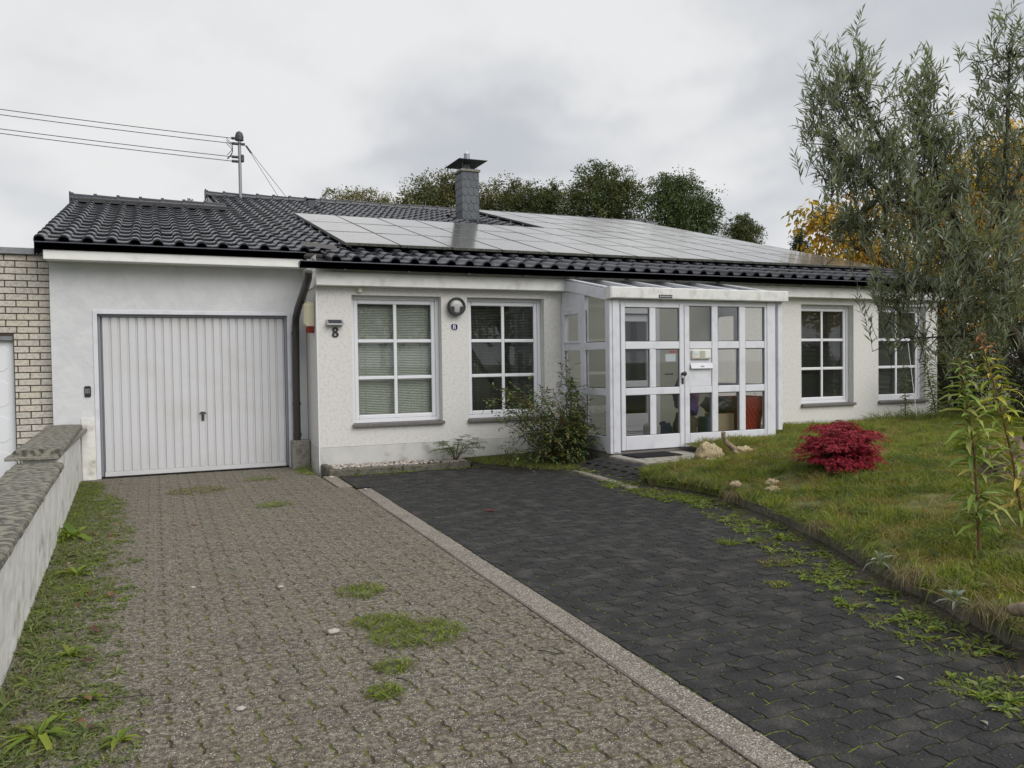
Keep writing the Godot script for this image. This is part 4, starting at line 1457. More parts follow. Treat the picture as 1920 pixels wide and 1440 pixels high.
# ---------------------------------------------------------------- mast and wires
func mast() -> void:
	var x := 2.02
	var z := -20.75
	var yb := roof_y(z)
	var top := 7.05
	var o := thing("roof_mast", "grey steel service mast with insulators standing on the roof ridge", "mast", Vector3(x, yb, z))
	var m := MB.new()
	m.tube([Vector3(x, yb - 0.1, z), Vector3(x, top - 0.08, z)], [0.038, 0.038], 14)
	part("pole", m, M.galvanised, o)
	m = MB.new()
	m.lathe([Vector2(0.0, -0.1), Vector2(0.1, -0.1), Vector2(0.1, 0.0), Vector2(0.075, 0.08), Vector2(0.03, 0.115), Vector2(0.0, 0.12)], 14, Transform3D(Basis(), Vector3(x, top - 0.06, z)))
	part("cap", m, M.dark_metal, o)
	m = MB.new()
	m.cbox(Vector3(x - 0.13, top - 0.27, z - 0.04), Vector3(x + 0.13, top - 0.22, z + 0.04), 0.006)
	part("cross_arm", m, M.dark_metal, o)
	m = MB.new()
	m.cbox(Vector3(x + 0.02, top - 0.68, z - 0.05), Vector3(x + 0.1, top - 0.5, z + 0.05), 0.02)
	part("clamp", m, M.dark_metal, o)
	var hs := [top - 0.12, top - 0.245, top - 0.565, top - 0.67]
	for i in 4:
		m = MB.new()
		var y: float = hs[i]
		m.lathe([Vector2(0.0, -0.075), Vector2(0.03, -0.075), Vector2(0.036, -0.03), Vector2(0.03, 0.0), Vector2(0.036, 0.03), Vector2(0.03, 0.075), Vector2(0.0, 0.075)], 12, Transform3D(Basis(Vector3.BACK, PI / 2), Vector3(x - 0.11, y, z)))
		part("insulator", m, M.dark_metal, o)
	# slack loops of cable at the mast
	for l in [[hs[0], hs[2]], [hs[1], hs[3]], [hs[0] - 0.05, hs[3] + 0.02]]:
		m = MB.new()
		var pts := []
		var rs := []
		for i in 13:
			var u := i / 12.0
			pts.append(Vector3(x - 0.3 + 0.16 * sin(u * PI) + 0.03 * sin(u * 9.0), lerpf(l[0] - 0.02, l[1] + 0.03, u) - 0.05 * sin(u * TAU), z + 0.02))
			rs.append(0.008)
		m.tube(pts, rs, 5)
		part("cable_loop", m, M.wire, o)
	for i in 4:
		m = MB.new()
		var a := Vector3(x - 0.18, hs[i], z)
		var b := Vector3(x - 22.0, hs[i] + 2.05 + 0.03 * i, z - 1.5)
		var pts := []
		var rs := []
		for k in 25:
			var u := k / 24.0
			pts.append(a.lerp(b, u) - Vector3(0, 1.0 * u * (1 - u) * 1.2, 0))
			rs.append(0.009)
		m.tube(pts, rs, 5)
		solo("power_line", m, M.wire, ["topmost overhead wire running from the roof mast", "second overhead wire from the top of the roof mast", "third overhead wire from the top of the roof mast", "lowest overhead wire running from the roof mast"][i], "wire", a, "overhead wires")
	for i in 2:
		m = MB.new()
		var a := Vector3(x + 0.15, top - 0.27, z)
		var b := Vector3(3.05 + 0.35 * i, roof_y(-20.6) + 0.02, -20.95 - 0.4 * i)
		m.tube([a, a.lerp(b, 0.12)], [0.022, 0.012], 6)
		m.tube([a.lerp(b, 0.12), b], [0.006, 0.006], 5)
		solo("stay_wire", m, M.wire, "thin stay wire slanting from the mast head down to the roof", "wire", a, "stay wires of the mast")

# ---------------------------------------------------------------- things on the walls
func text_mesh(s: String, size: float, depth: float, serif := false) -> TextMesh:
	var f := SystemFont.new()
	f.font_names = PackedStringArray(["Droid Serif" if serif else "Droid Sans"])
	f.font_weight = 700
	var t := TextMesh.new()
	t.text = s
	t.font = f
	t.font_size = 64
	t.pixel_size = size / 64.0
	t.depth = depth
	return t

func fittings() -> void:
	# keypad beside the garage door
	var o := thing("keypad", "small black code keypad on the white garage wall", "keypad", Vector3(-0.785, 1.07, GZ))
	var m := MB.new()
	m.cbox(Vector3(-0.823, 1.068, GZ), Vector3(-0.747, 1.208, GZ + 0.024), 0.01)
	part("case", m, M.lamp_black, o)
	for i in 3:
		for j in 3:
			m = MB.new()
			m.cbox(Vector3(-0.812 + i * 0.019, 1.115 + j * 0.021, GZ + 0.0235), Vector3(-0.799 + i * 0.019, 1.131 + j * 0.021, GZ + 0.028), 0.002)
			part("key", m, M.steel, o)
	# alarm sounder in the corner, facing the garage
	o = thing("alarm_siren", "cream alarm siren box with red strobe lens at the house corner", "siren", Vector3(1.985, 1.9, -11.12))
	m = MB.new()
	var prof := PackedVector2Array([Vector2(-0.07, 0.09), Vector2(0.07, 0.09), Vector2(0.115, 0.36), Vector2(0.075, 0.42), Vector2(-0.075, 0.42), Vector2(-0.115, 0.36)])
	m.extrude(prof, Transform3D(Basis(Vector3.UP, -PI / 2), Vector3(1.984, 1.87, -11.12)), 0.13, 0.035)
	part("cover", m, M.cream_plastic, o)
	m = MB.new()
	m.extrude(PackedVector2Array([Vector2(-0.04, 0.0), Vector2(0.04, 0.0), Vector2(0.068, 0.088), Vector2(-0.068, 0.088)]), Transform3D(Basis(Vector3.UP, -PI / 2), Vector3(1.984, 1.87, -11.12)), 0.1, 0.025)
	part("strobe_lens", m, M.red_plastic, o)
	# solar lamp over the house number
	o = thing("solar_lamp", "small wedge-shaped solar lamp above the black house number", "lamp", Vector3(2.215, 1.96, FZ))
	m = MB.new()
	var wedge := Transform3D(Basis(Vector3.RIGHT, 0.0), Vector3(2.215, 1.965, FZ))
	var a := [Vector3(-0.11, 0.075, 0.0), Vector3(0.11, 0.075, 0.0), Vector3(0.11, 0.02, 0.09), Vector3(-0.11, 0.02, 0.09), Vector3(-0.11, 0.0, 0.09), Vector3(0.11, 0.0, 0.09), Vector3(0.11, -0.005, 0.0), Vector3(-0.11, -0.005, 0.0)]
	for i in 8:
		a[i] = wedge * a[i]
	m.quad(a[3], a[2], a[1], a[0]); m.quad(a[4], a[5], a[2], a[3]); m.quad(a[7], a[6], a[5], a[4])
	m.quad(a[7], a[4], a[3], a[0]); m.quad(a[5], a[6], a[1], a[2])
	part("case", m, M.steel, o)
	m = MB.new()
	var up := Vector3(0, 0.0035, 0.002)
	m.quad(a[3].lerp(a[1], 0.1) + up, a[2].lerp(a[0], 0.1) + up, a[1].lerp(a[3], 0.1) + up, a[0].lerp(a[2], 0.1) + up)
	part("solar_cell", m, M.solar_cell, o)
	# black number 8
	var n8 := MeshInstance3D.new()
	n8.name = "house_number"
	n8.mesh = text_mesh("8", 0.185, 0.012)
	n8.material_override = M.black_paint
	add_child(n8)
	n8.position = Vector3(2.225, 1.868, FZ + 0.008)
	tag(n8, "black figure 8 fixed to the stucco below the solar lamp", "number")
	# enamel plate
	o = thing("number_plate", "small blue enamel plate with a white figure 8", "number plate", Vector3(3.91, 1.9, FZ))
	m = MB.new()
	m.cbox(Vector3(3.853, 1.897, FZ), Vector3(3.967, 2.003, FZ + 0.006), 0.003)
	part("plate", m, M.enamel_white, o)
	m = MB.new()
	var notch := PackedVector2Array()
	for q in [[0.048, -0.044, PI / 2, PI], [0.048, 0.044, PI, PI * 1.5], [-0.048, 0.044, PI * 1.5, TAU], [-0.048, -0.044, 0.0, PI / 2]]:
		for i in 5:
			var t: float = lerpf(q[3], q[2], i / 4.0)
			notch.append(Vector2(q[0] + cos(t) * 0.016, q[1] + sin(t) * 0.016))
	m.extrude(notch, Transform3D(Basis(), Vector3(3.91, 1.95, FZ + 0.006)), 0.0015)
	part("blue_field", m, M.enamel_blue, o)
	var p8 := part_at("figure", text_mesh("8", 0.094, 0.003, true), M.enamel_white, o, Transform3D(Basis(), Vector3(3.91, 1.95, FZ + 0.0085)))
	p8.name = "figure"
	# round bulkhead lamp
	o = thing("wall_lamp", "round black bulkhead lamp with frosted glass between the two front windows", "lamp", Vector3(3.93, 2.10, FZ))
	var turn := Transform3D(Basis(Vector3.RIGHT, PI / 2), Vector3(3.93, 2.235, FZ))
	m = MB.new()
	m.lathe([Vector2(0.0, 0.0), Vector2(0.122, 0.0), Vector2(0.13, 0.05), Vector2(0.13, 0.078), Vector2(0.122, 0.09), Vector2(0.107, 0.09), Vector2(0.103, 0.06)], 36, turn)
	part("ring", m, M.lamp_black, o)
	m = MB.new()
	m.lathe([Vector2(0.106, 0.058), Vector2(0.08, 0.075), Vector2(0.04, 0.085), Vector2(0.0, 0.087)], 32, turn)
	part("diffuser", m, M.opal, o)
	m = MB.new()
	# lower half shield with a notch for the tongue of glass
	var sh := PackedVector2Array()
	sh.append(Vector2(0.058, 0.0))
	sh.append(Vector2(0.058, -0.085))
	for i in 9:
		var t := -PI * i / 8.0
		sh.append(Vector2(cos(t) * 0.058, -0.085 + sin(t) * 0.03))
	sh.append(Vector2(-0.058, 0.0))
	sh.append(Vector2(-0.15, 0.0))
	for i in 15:
		var t := PI + PI * i / 14.0
		sh.append(Vector2(cos(t) * 0.16, sin(t) * 0.16))
	sh.append(Vector2(0.15, 0.0))
	m.extrude(sh, Transform3D(Basis().scaled(Vector3(0.79, 0.79, 1)), Vector3(3.93, 2.235, FZ + 0.084)), 0.012)
	part("shield", m, M.lamp_black, o)
	# little cream sensor above the first window
	m = MB.new()
	m.lathe([Vector2(0.0, -0.05), Vector2(0.03, -0.04), Vector2(0.036, 0.0), Vector2(0.02, 0.03), Vector2(0.0, 0.035)], 14, Transform3D(Basis(), Vector3(2.56, 2.45, FZ + 0.035)))
	m.cbox(Vector3(2.535, 2.44, FZ), Vector3(2.585, 2.478, FZ + 0.02), 0.004)
	solo("motion_sensor", m, M.ivory, "tiny ivory motion sensor under the fascia above the pale blind window", "sensor", Vector3(2.56, 2.4, FZ))

# ---------------------------------------------------------------- glazed porch
func pane_xy(o: Node3D, x0: float, x1: float, y0: float, y1: float, z: float) -> void:
	var m := MB.new()
	m.box(Vector3(x0, y0, z - 0.012), Vector3(x1, y1, z - 0.006))
	part("pane", m, M.glass, o)
	m = MB.new()
	ring_xy(m, x0, x1, y0, y1, 0.008, z - 0.0058, z - 0.001, 0.0)
	part("gasket", m, M.gasket, o)

func bar(o: Node3D, called: String, lo: Vector3, hi: Vector3, bev := 0.006, material: Material = null) -> void:
	var m := MB.new()
	m.cbox(lo, hi, bev)
	part(called, m, material if material else M.porch_plastic, o)

func porch_roof_y(z: float) -> float:
	return lerpf(2.66, 2.40, (z - (FZ + 0.05)) / (PZ - (FZ + 0.05)))

func porch() -> void:
	var o := thing("glazed_porch", "white plastic framed glass porch built onto the house front", "porch", Vector3(7.0, 0.0, -10.1))
	var X0 := 5.61
	var X1 := 8.46
	var rows := [[0.41, 0.963], [1.064, 1.593], [1.70, 2.164]]
	var z := PZ
	# base
	bar(o, "base", Vector3(X0 + 0.02, -0.05, FZ + 0.012), Vector3(X1 - 0.02, 0.2, z - 0.05), 0.006, M.concrete)
	bar(o, "threshold", Vector3(X0 + 0.03, 0.06, z - 0.049), Vector3(X1 - 0.03, 0.198, z - 0.012), 0.004, M.sill_stone)
	# corner posts and head
	bar(o, "corner_post", Vector3(X0, 0.18, z - 0.12), Vector3(5.775, 2.275, z), 0.008)
	bar(o, "post_cover", Vector3(X0 + 0.045, 0.2, z + 0.0005), Vector3(5.74, 2.27, z + 0.012), 0.004)
	bar(o, "corner_post", Vector3(8.30, 0.2, z - 0.12), Vector3(X1, 2.275, z), 0.008)
	bar(o, "head_rail", Vector3(5.778, 2.20, z - 0.07), Vector3(8.298, 2.272, z - 0.012), 0.004)
	# door
	var d := group_part("door", o, Vector3(6.3, 0.21, z))
	var dz := z + 0.0
	bar(d, "stile", Vector3(5.79, 0.212, dz - 0.06), Vector3(5.858, 2.232, dz), 0.006)
	bar(d, "stile", Vector3(6.745, 0.212, dz - 0.06), Vector3(6.82, 2.232, dz), 0.006)
	bar(d, "bottom_panel", Vector3(5.86, 0.214, dz - 0.055), Vector3(6.743, 0.408, dz - 0.004), 0.006)
	bar(d, "top_rail", Vector3(5.86, 2.166, dz - 0.06), Vector3(6.743, 2.23, dz - 0.002), 0.006)
	bar(d, "rail", Vector3(5.86, 0.965, dz - 0.06), Vector3(6.743, 1.062, dz - 0.002), 0.006)
	bar(d, "rail", Vector3(5.86, 1.595, dz - 0.06), Vector3(6.743, 1.698, dz - 0.002), 0.006)
	for r in rows:
		bar(d, "mullion", Vector3(6.251, r[0] + 0.002, dz - 0.058), Vector3(6.353, r[1] - 0.002, dz - 0.003), 0.006)
		pane_xy(d, 5.86, 6.249, r[0], r[1], dz - 0.02)
		pane_xy(d, 6.355, 6.743, r[0], r[1], dz - 0.02)
	var m := MB.new()
	m.lathe([Vector2(0.0, 0.0), Vector2(0.022, 0.0), Vector2(0.022, 0.008), Vector2(0.012, 0.012), Vector2(0.012, 0.04), Vector2(0.03, 0.05), Vector2(0.034, 0.062), Vector2(0.024, 0.075), Vector2(0.0, 0.078)], 18, Transform3D(Basis(Vector3.RIGHT, PI / 2), Vector3(6.785, 1.245, dz)))
	part("knob", m, M.brown_metal, d)
	bar(d, "lock_plate", Vector3(6.768, 1.10, dz), Vector3(6.806, 1.19, dz + 0.012), 0.006, M.brown_metal)
	bar(d, "lever", Vector3(6.565, 1.232, dz - 0.11), Vector3(6.70, 1.25, dz - 0.095), 0.003, M.lamp_black)
	bar(d, "notice", Vector3(6.53, 1.42, dz - 0.037), Vector3(6.70, 1.525, dz - 0.0355), 0.0, M.paper)
	bar(d, "sticker", Vector3(6.60, 1.535, dz - 0.037), Vector3(6.72, 1.57, dz - 0.0355), 0.0, M.red_paper)
	# fixed front glazing
	bar(o, "mullion", Vector3(6.832, 0.205, z - 0.07), Vector3(6.917, 2.198, z - 0.006), 0.006)
	bar(o, "mullion", Vector3(7.305, 0.40, z - 0.07), Vector3(7.41, 2.198, z - 0.006), 0.006)
	bar(o, "mullion", Vector3(7.794, 0.40, z - 0.07), Vector3(7.904, 2.198, z - 0.006), 0.006)
	bar(o, "mullion", Vector3(8.262, 0.212, z - 0.07), Vector3(8.298, 2.198, z - 0.006), 0.006)
	bar(o, "bottom_panel", Vector3(6.919, 0.212, z - 0.068), Vector3(8.26, 0.398, z - 0.008), 0.006)
	for c in [[6.919, 7.303], [7.412, 7.792], [7.906, 8.26]]:
		bar(o, "rail", Vector3(c[0], 0.965, z - 0.068), Vector3(c[1], 1.062, z - 0.008), 0.006)
		bar(o, "rail", Vector3(c[0], 1.595, z - 0.068), Vector3(c[1], 1.698, z - 0.008), 0.006)
		for k in 3:
			if k == 1 and c[0] < 7.0:
				continue
			pane_xy(o, c[0], c[1], rows[k][0] - (0.01 if k == 0 else 0.0), rows[k][1] + (0.032 if k == 2 else 0.0), z - 0.03)
	# letter-box panel with bell and intercom
	var lp := group_part("letter_panel", o, Vector3(7.11, 1.064, z))
	bar(lp, "panel", Vector3(6.922, 1.066, z - 0.05), Vector3(7.300, 1.59, z - 0.02), 0.002)
	bar(lp, "intercom", Vector3(6.945, 1.445, z - 0.02), Vector3(7.275, 1.58, z + 0.022), 0.012, M.ivory)
	bar(lp, "bell_button", Vector3(6.97, 1.515, z + 0.022), Vector3(7.065, 1.562, z + 0.027), 0.003, M.paper)
	bar(lp, "bell_button", Vector3(6.97, 1.463, z + 0.022), Vector3(7.065, 1.508, z + 0.027), 0.003, M.ivory)
	bar(lp, "speaker_grille", Vector3(7.072, 1.465, z + 0.022), Vector3(7.155, 1.562, z + 0.025), 0.002, M.ivory_dark)
	bar(lp, "name_plate", Vector3(7.162, 1.465, z + 0.022), Vector3(7.255, 1.562, z + 0.026), 0.002, M.enamel_white)
	m = MB.new()
	m.cbox(Vector3(-0.19, -0.085, 0.0), Vector3(0.19, 0.0, 0.012), 0.004, Transform3D(Basis(Vector3.RIGHT, -0.3), Vector3(7.115, 1.39, z - 0.012)))
	part("letter_flap", m, M.porch_plastic, lp)
	bar(lp, "flap_label", Vector3(7.09, 1.335, z + 0.016), Vector3(7.15, 1.355, z + 0.023), 0.002, M.ivory_dark)
	# side walls (left and right alike)
	var zb := FZ + 0.008
	for s in 2:
		var xa: float = [X0, X1 - 0.07][s]
		var xb: float = [X0 + 0.07, X1][s]
		var side := group_part("side_wall", o, Vector3((xa + xb) / 2, 0.2, (z + zb) / 2))
		bar(side, "wall_post", Vector3(xa, 0.2, zb), Vector3(xb, 2.3, zb + 0.085), 0.005)
		bar(side, "middle_post", Vector3(xa - 0.0, 0.2, -10.275), Vector3(xb, 2.42, -10.14), 0.005)
		bar(side, "bottom_panel", Vector3(xa + 0.004, 0.2, -10.138), Vector3(xb - 0.004, 0.40, z - 0.122), 0.005)
		bar(side, "bottom_panel", Vector3(xa + 0.004, 0.2, zb + 0.087), Vector3(xb - 0.004, 0.40, -10.277), 0.005)
		for c in [[zb + 0.087, -10.277], [-10.138, z - 0.122]]:
			for y in [[0.965, 1.062], [1.595, 1.698]]:
				bar(side, "rail", Vector3(xa + 0.004, y[0], c[0]), Vector3(xb - 0.004, y[1], c[1]), 0.005)
			for k in 3:
				var top: float = rows[k][1]
				m = MB.new()
				var gx := (xa + xb) / 2
				if k == 2 and c[0] > -10.2:
					# pane with a sloping head under the roof
					var y0 := porch_roof_y(c[0]) - 0.15
					var y1 := porch_roof_y(c[1]) - 0.15
					m.quad(Vector3(gx, 1.70, c[0]), Vector3(gx, 1.70, c[1]), Vector3(gx, y1, c[1]), Vector3(gx, y0, c[0]))
				else:
					m.box(Vector3(gx - 0.003, rows[k][0], c[0]), Vector3(gx + 0.003, top, c[1]))
				part("pane", m, M.glass, side)
				if s == 0:
					m = MB.new()
					var gk := 0.009
					var xg := gx - 0.008
					m.box(Vector3(xg, rows[k][0], c[0]), Vector3(xg + 0.004, top, c[0] + gk))
					m.box(Vector3(xg, rows[k][0], c[1] - gk), Vector3(xg + 0.004, top, c[1]))
					m.box(Vector3(xg, rows[k][0], c[0] + gk), Vector3(xg + 0.004, rows[k][0] + gk, c[1] - gk))
					part("gasket", m, M.gasket, side)
		# opening sash at the top rear, and the panel above it
		m = MB.new()
		for q in [[zb + 0.088, zb + 0.125], [-10.315, -10.278]]:
			m.cbox(Vector3(xa - 0.008, 1.70, q[0]), Vector3(xa + 0.06, 2.164, q[1]), 0.004)
		m.cbox(Vector3(xa - 0.008, 2.125, zb + 0.126), Vector3(xa + 0.06, 2.164, -10.316), 0.004)
		m.cbox(Vector3(xa - 0.008, 1.70, zb + 0.126), Vector3(xa + 0.06, 1.735, -10.316), 0.004)
		part("opening_sash", m, M.porch_plastic, side)
		bar(side, "head_rail", Vector3(xa + 0.004, 2.166, zb + 0.087), Vector3(xb - 0.004, 2.26, -10.277), 0.005)
		m = MB.new()
		var tri_panel := [Vector3(0, 2.262, zb + 0.02), Vector3(0, 2.262, -10.277), Vector3(0, porch_roof_y(-10.277) - 0.145, -10.277), Vector3(0, 2.47, zb + 0.02)]
		for xx in [xa + 0.01, xb - 0.01]:
			m.quad(tri_panel[0] + Vector3(xx, 0, 0), tri_panel[1] + Vector3(xx, 0, 0), tri_panel[2] + Vector3(xx, 0, 0), tri_panel[3] + Vector3(xx, 0, 0))
		part("filler_panel", m, M.porch_plastic, side)
		# sloping rafter on top of the side
		m = MB.new()
		var ya := porch_roof_y(zb)
		var yb2 := porch_roof_y(z + 0.02)
		var len := Vector2(zb - (z + 0.02), ya - yb2).length()
		var ang := atan2(ya - yb2, (z + 0.02) - zb)
		m.cbox(Vector3(xa - 0.012, -0.15, -len / 2), Vector3(xb + 0.012, 0.0, len / 2), 0.006, Transform3D(Basis(Vector3.RIGHT, ang), Vector3(0, (ya + yb2) / 2, (zb + z + 0.02) / 2)))
		part("end_rafter", m, M.porch_plastic, side)
		m = MB.new()
		m.cbox(Vector3(xa - 0.008, 0.012, -len / 2), Vector3(xb + 0.002, 0.03, len / 2), 0.004, Transform3D(Basis(Vector3.RIGHT, ang), Vector3(0, (ya + yb2) / 2, (zb + z + 0.02) / 2)))
		part("cover_strip", m, M.porch_plastic, side)
	# roof: wall plate, rafters and glass
	var ang2 := atan2(porch_roof_y(zb) - porch_roof_y(z), z - zb)
	var ln := Vector2(z - zb, porch_roof_y(zb) - porch_roof_y(z)).length()
	bar(o, "wall_plate", Vector3(5.70, 2.575, FZ + 0.0), Vector3(8.37, 2.655, FZ + 0.14), 0.006)
	bar(o, "eaves_gutter", Vector3(5.585, 2.276, z - 0.08), Vector3(8.625, 2.432, z + 0.1), 0.012, M.porch_gutter)
	bar(o, "gutter_end", Vector3(5.57, 2.27, z - 0.085), Vector3(5.584, 2.438, z + 0.106), 0.004, M.porch_gutter)
	var rx := [6.18, 6.75, 7.32, 7.89]
	for x in rx:
		m = MB.new()
		m.cbox(Vector3(-0.026, -0.05, -ln / 2 + 0.09), Vector3(0.026, 0.028, ln / 2 - 0.02), 0.008, Transform3D(Basis(Vector3.RIGHT, ang2), Vector3(x, (porch_roof_y(zb) + porch_roof_y(z)) / 2, (z + zb) / 2)))
		part("rafter", m, M.porch_plastic, o)
	var gx := [5.685, 6.18, 6.75, 7.32, 7.89, 8.385]
	for i in 5:
		m = MB.new()
		m.cbox(Vector3(gx[i] + 0.027, -0.004, -ln / 2 + 0.1), Vector3(gx[i + 1] - 0.027, 0.004, ln / 2 - 0.02), 0.0, Transform3D(Basis(Vector3.RIGHT, ang2), Vector3(0, (porch_roof_y(zb) + porch_roof_y(z)) / 2, (z + zb) / 2)))
		part("roof_pane", m, M.roof_glass, o)
	# maker's plate on the gutter: dark, its lettering too worn to read
	bar(o, "makers_plate", Vector3(6.335, 2.292, z + 0.1), Vector3(6.555, 2.335, z + 0.105), 0.002, M.lamp_black)
	var worn := MB.new()
	for i in 7:
		worn.cbox(Vector3(6.35 + i * 0.028, 2.303, z + 0.1045), Vector3(6.369 + i * 0.028, 2.324 - 0.006 * (i % 2), z + 0.107), 0.0)
	part("worn_print", worn, M.steel, o)
	# rain pipe of the porch, standing clear of the right corner
	m = MB.new()
	m.cbox(Vector3(8.515, 0.37, z - 0.09), Vector3(8.60, 2.275, z - 0.01), 0.008)
	part("rain_pipe", m, M.porch_plastic, o)
	# inner wall and inner door of the house, behind the porch glass
	bar(bungalow, "inner_wall", Vector3(X0 + 0.07, 0.2, FZ + 0.0062), Vector3(INNER_DOOR[0] - 0.01, 2.49, FZ + 0.0125), 0.0, M.porch_wall)
	bar(bungalow, "inner_wall", Vector3(INNER_DOOR[1] + 0.01, 0.2, FZ + 0.0062), Vector3(X1 - 0.07, 2.49, FZ + 0.0125), 0.0, M.porch_wall)
	var idoor := group_part("entrance_door", bungalow, Vector3(6.9, 0.2, FZ - 0.05))
	m = MB.new()
	ring_xy(m, INNER_DOOR[0], INNER_DOOR[1], 0.205, 2.25, 0.08, FZ - 0.12, FZ + 0.03, 0.006)
	part("frame", m, M.window_plastic, idoor)
	m = MB.new()
	ring_xy(m, INNER_DOOR[0] + 0.09, INNER_DOOR[1] - 0.09, 0.29, 2.16, 0.11, FZ - 0.1, FZ - 0.03, 0.006)
	m.cbox(Vector3(INNER_DOOR[0] + 0.2, 1.02, FZ - 0.1), Vector3(INNER_DOOR[1] - 0.2, 1.12, FZ - 0.03), 0.006)
	m.cbox(Vector3(INNER_DOOR[0] + 0.2, 0.40, FZ - 0.1), Vector3(INNER_DOOR[1] - 0.2, 0.6, FZ - 0.03), 0.006)
	part("leaf", m, M.window_plastic, idoor)
	m = MB.new()
	m.box(Vector3(INNER_DOOR[0] + 0.2, 0.6, FZ - 0.07), Vector3(INNER_DOOR[1] - 0.2, 2.05, FZ - 0.064))
	part("pane", m, M.glass, idoor)
	porch_contents()

func lumpy(m: MB, c: Vector3, r: Vector3, sd: int, amp := 0.18, sides := 18, rings := 12) -> void:
	var f := FastNoiseLite.new()
	f.seed = sd
	f.frequency = 0.9
	f.fractal_octaves = 4
	var g := []
	for j in rings + 1:
		var row := []
		for i in sides:
			var a := TAU * i / sides
			var e := PI * j / rings - PI / 2
			var d := Vector3(cos(e) * cos(a), sin(e), cos(e) * sin(a))
			var k := 1.0 + amp * 1.6 * f.get_noise_3d(d.x * 2.0, d.y * 2.0, d.z * 2.0)
			row.append(c + Vector3(d.x * r.x, d.y * r.y, d.z * r.z) * k)
		g.append(row)
	var norm := func(j: int, i: int) -> Vector3:
		var a: Vector3 = g[j][(i + 1) % sides] - g[j][(i + sides - 1) % sides]
		var b: Vector3 = g[mini(j + 1, rings)][i] - g[maxi(j - 1, 0)][i]
		var k := b.cross(a)
		return k.normalized() if k.length() > 1e-7 else Vector3(0, -1 if j == 0 else 1, 0)
	for j in rings:
		for i in sides:
			var i2 := (i + 1) % sides
			m.tri_n(g[j][i], g[j + 1][i], g[j + 1][i2], norm.call(j, i), norm.call(j + 1, i), norm.call(j + 1, i2))
			m.tri_n(g[j][i], g[j + 1][i2], g[j][i2], norm.call(j, i), norm.call(j + 1, i2), norm.call(j, i2))

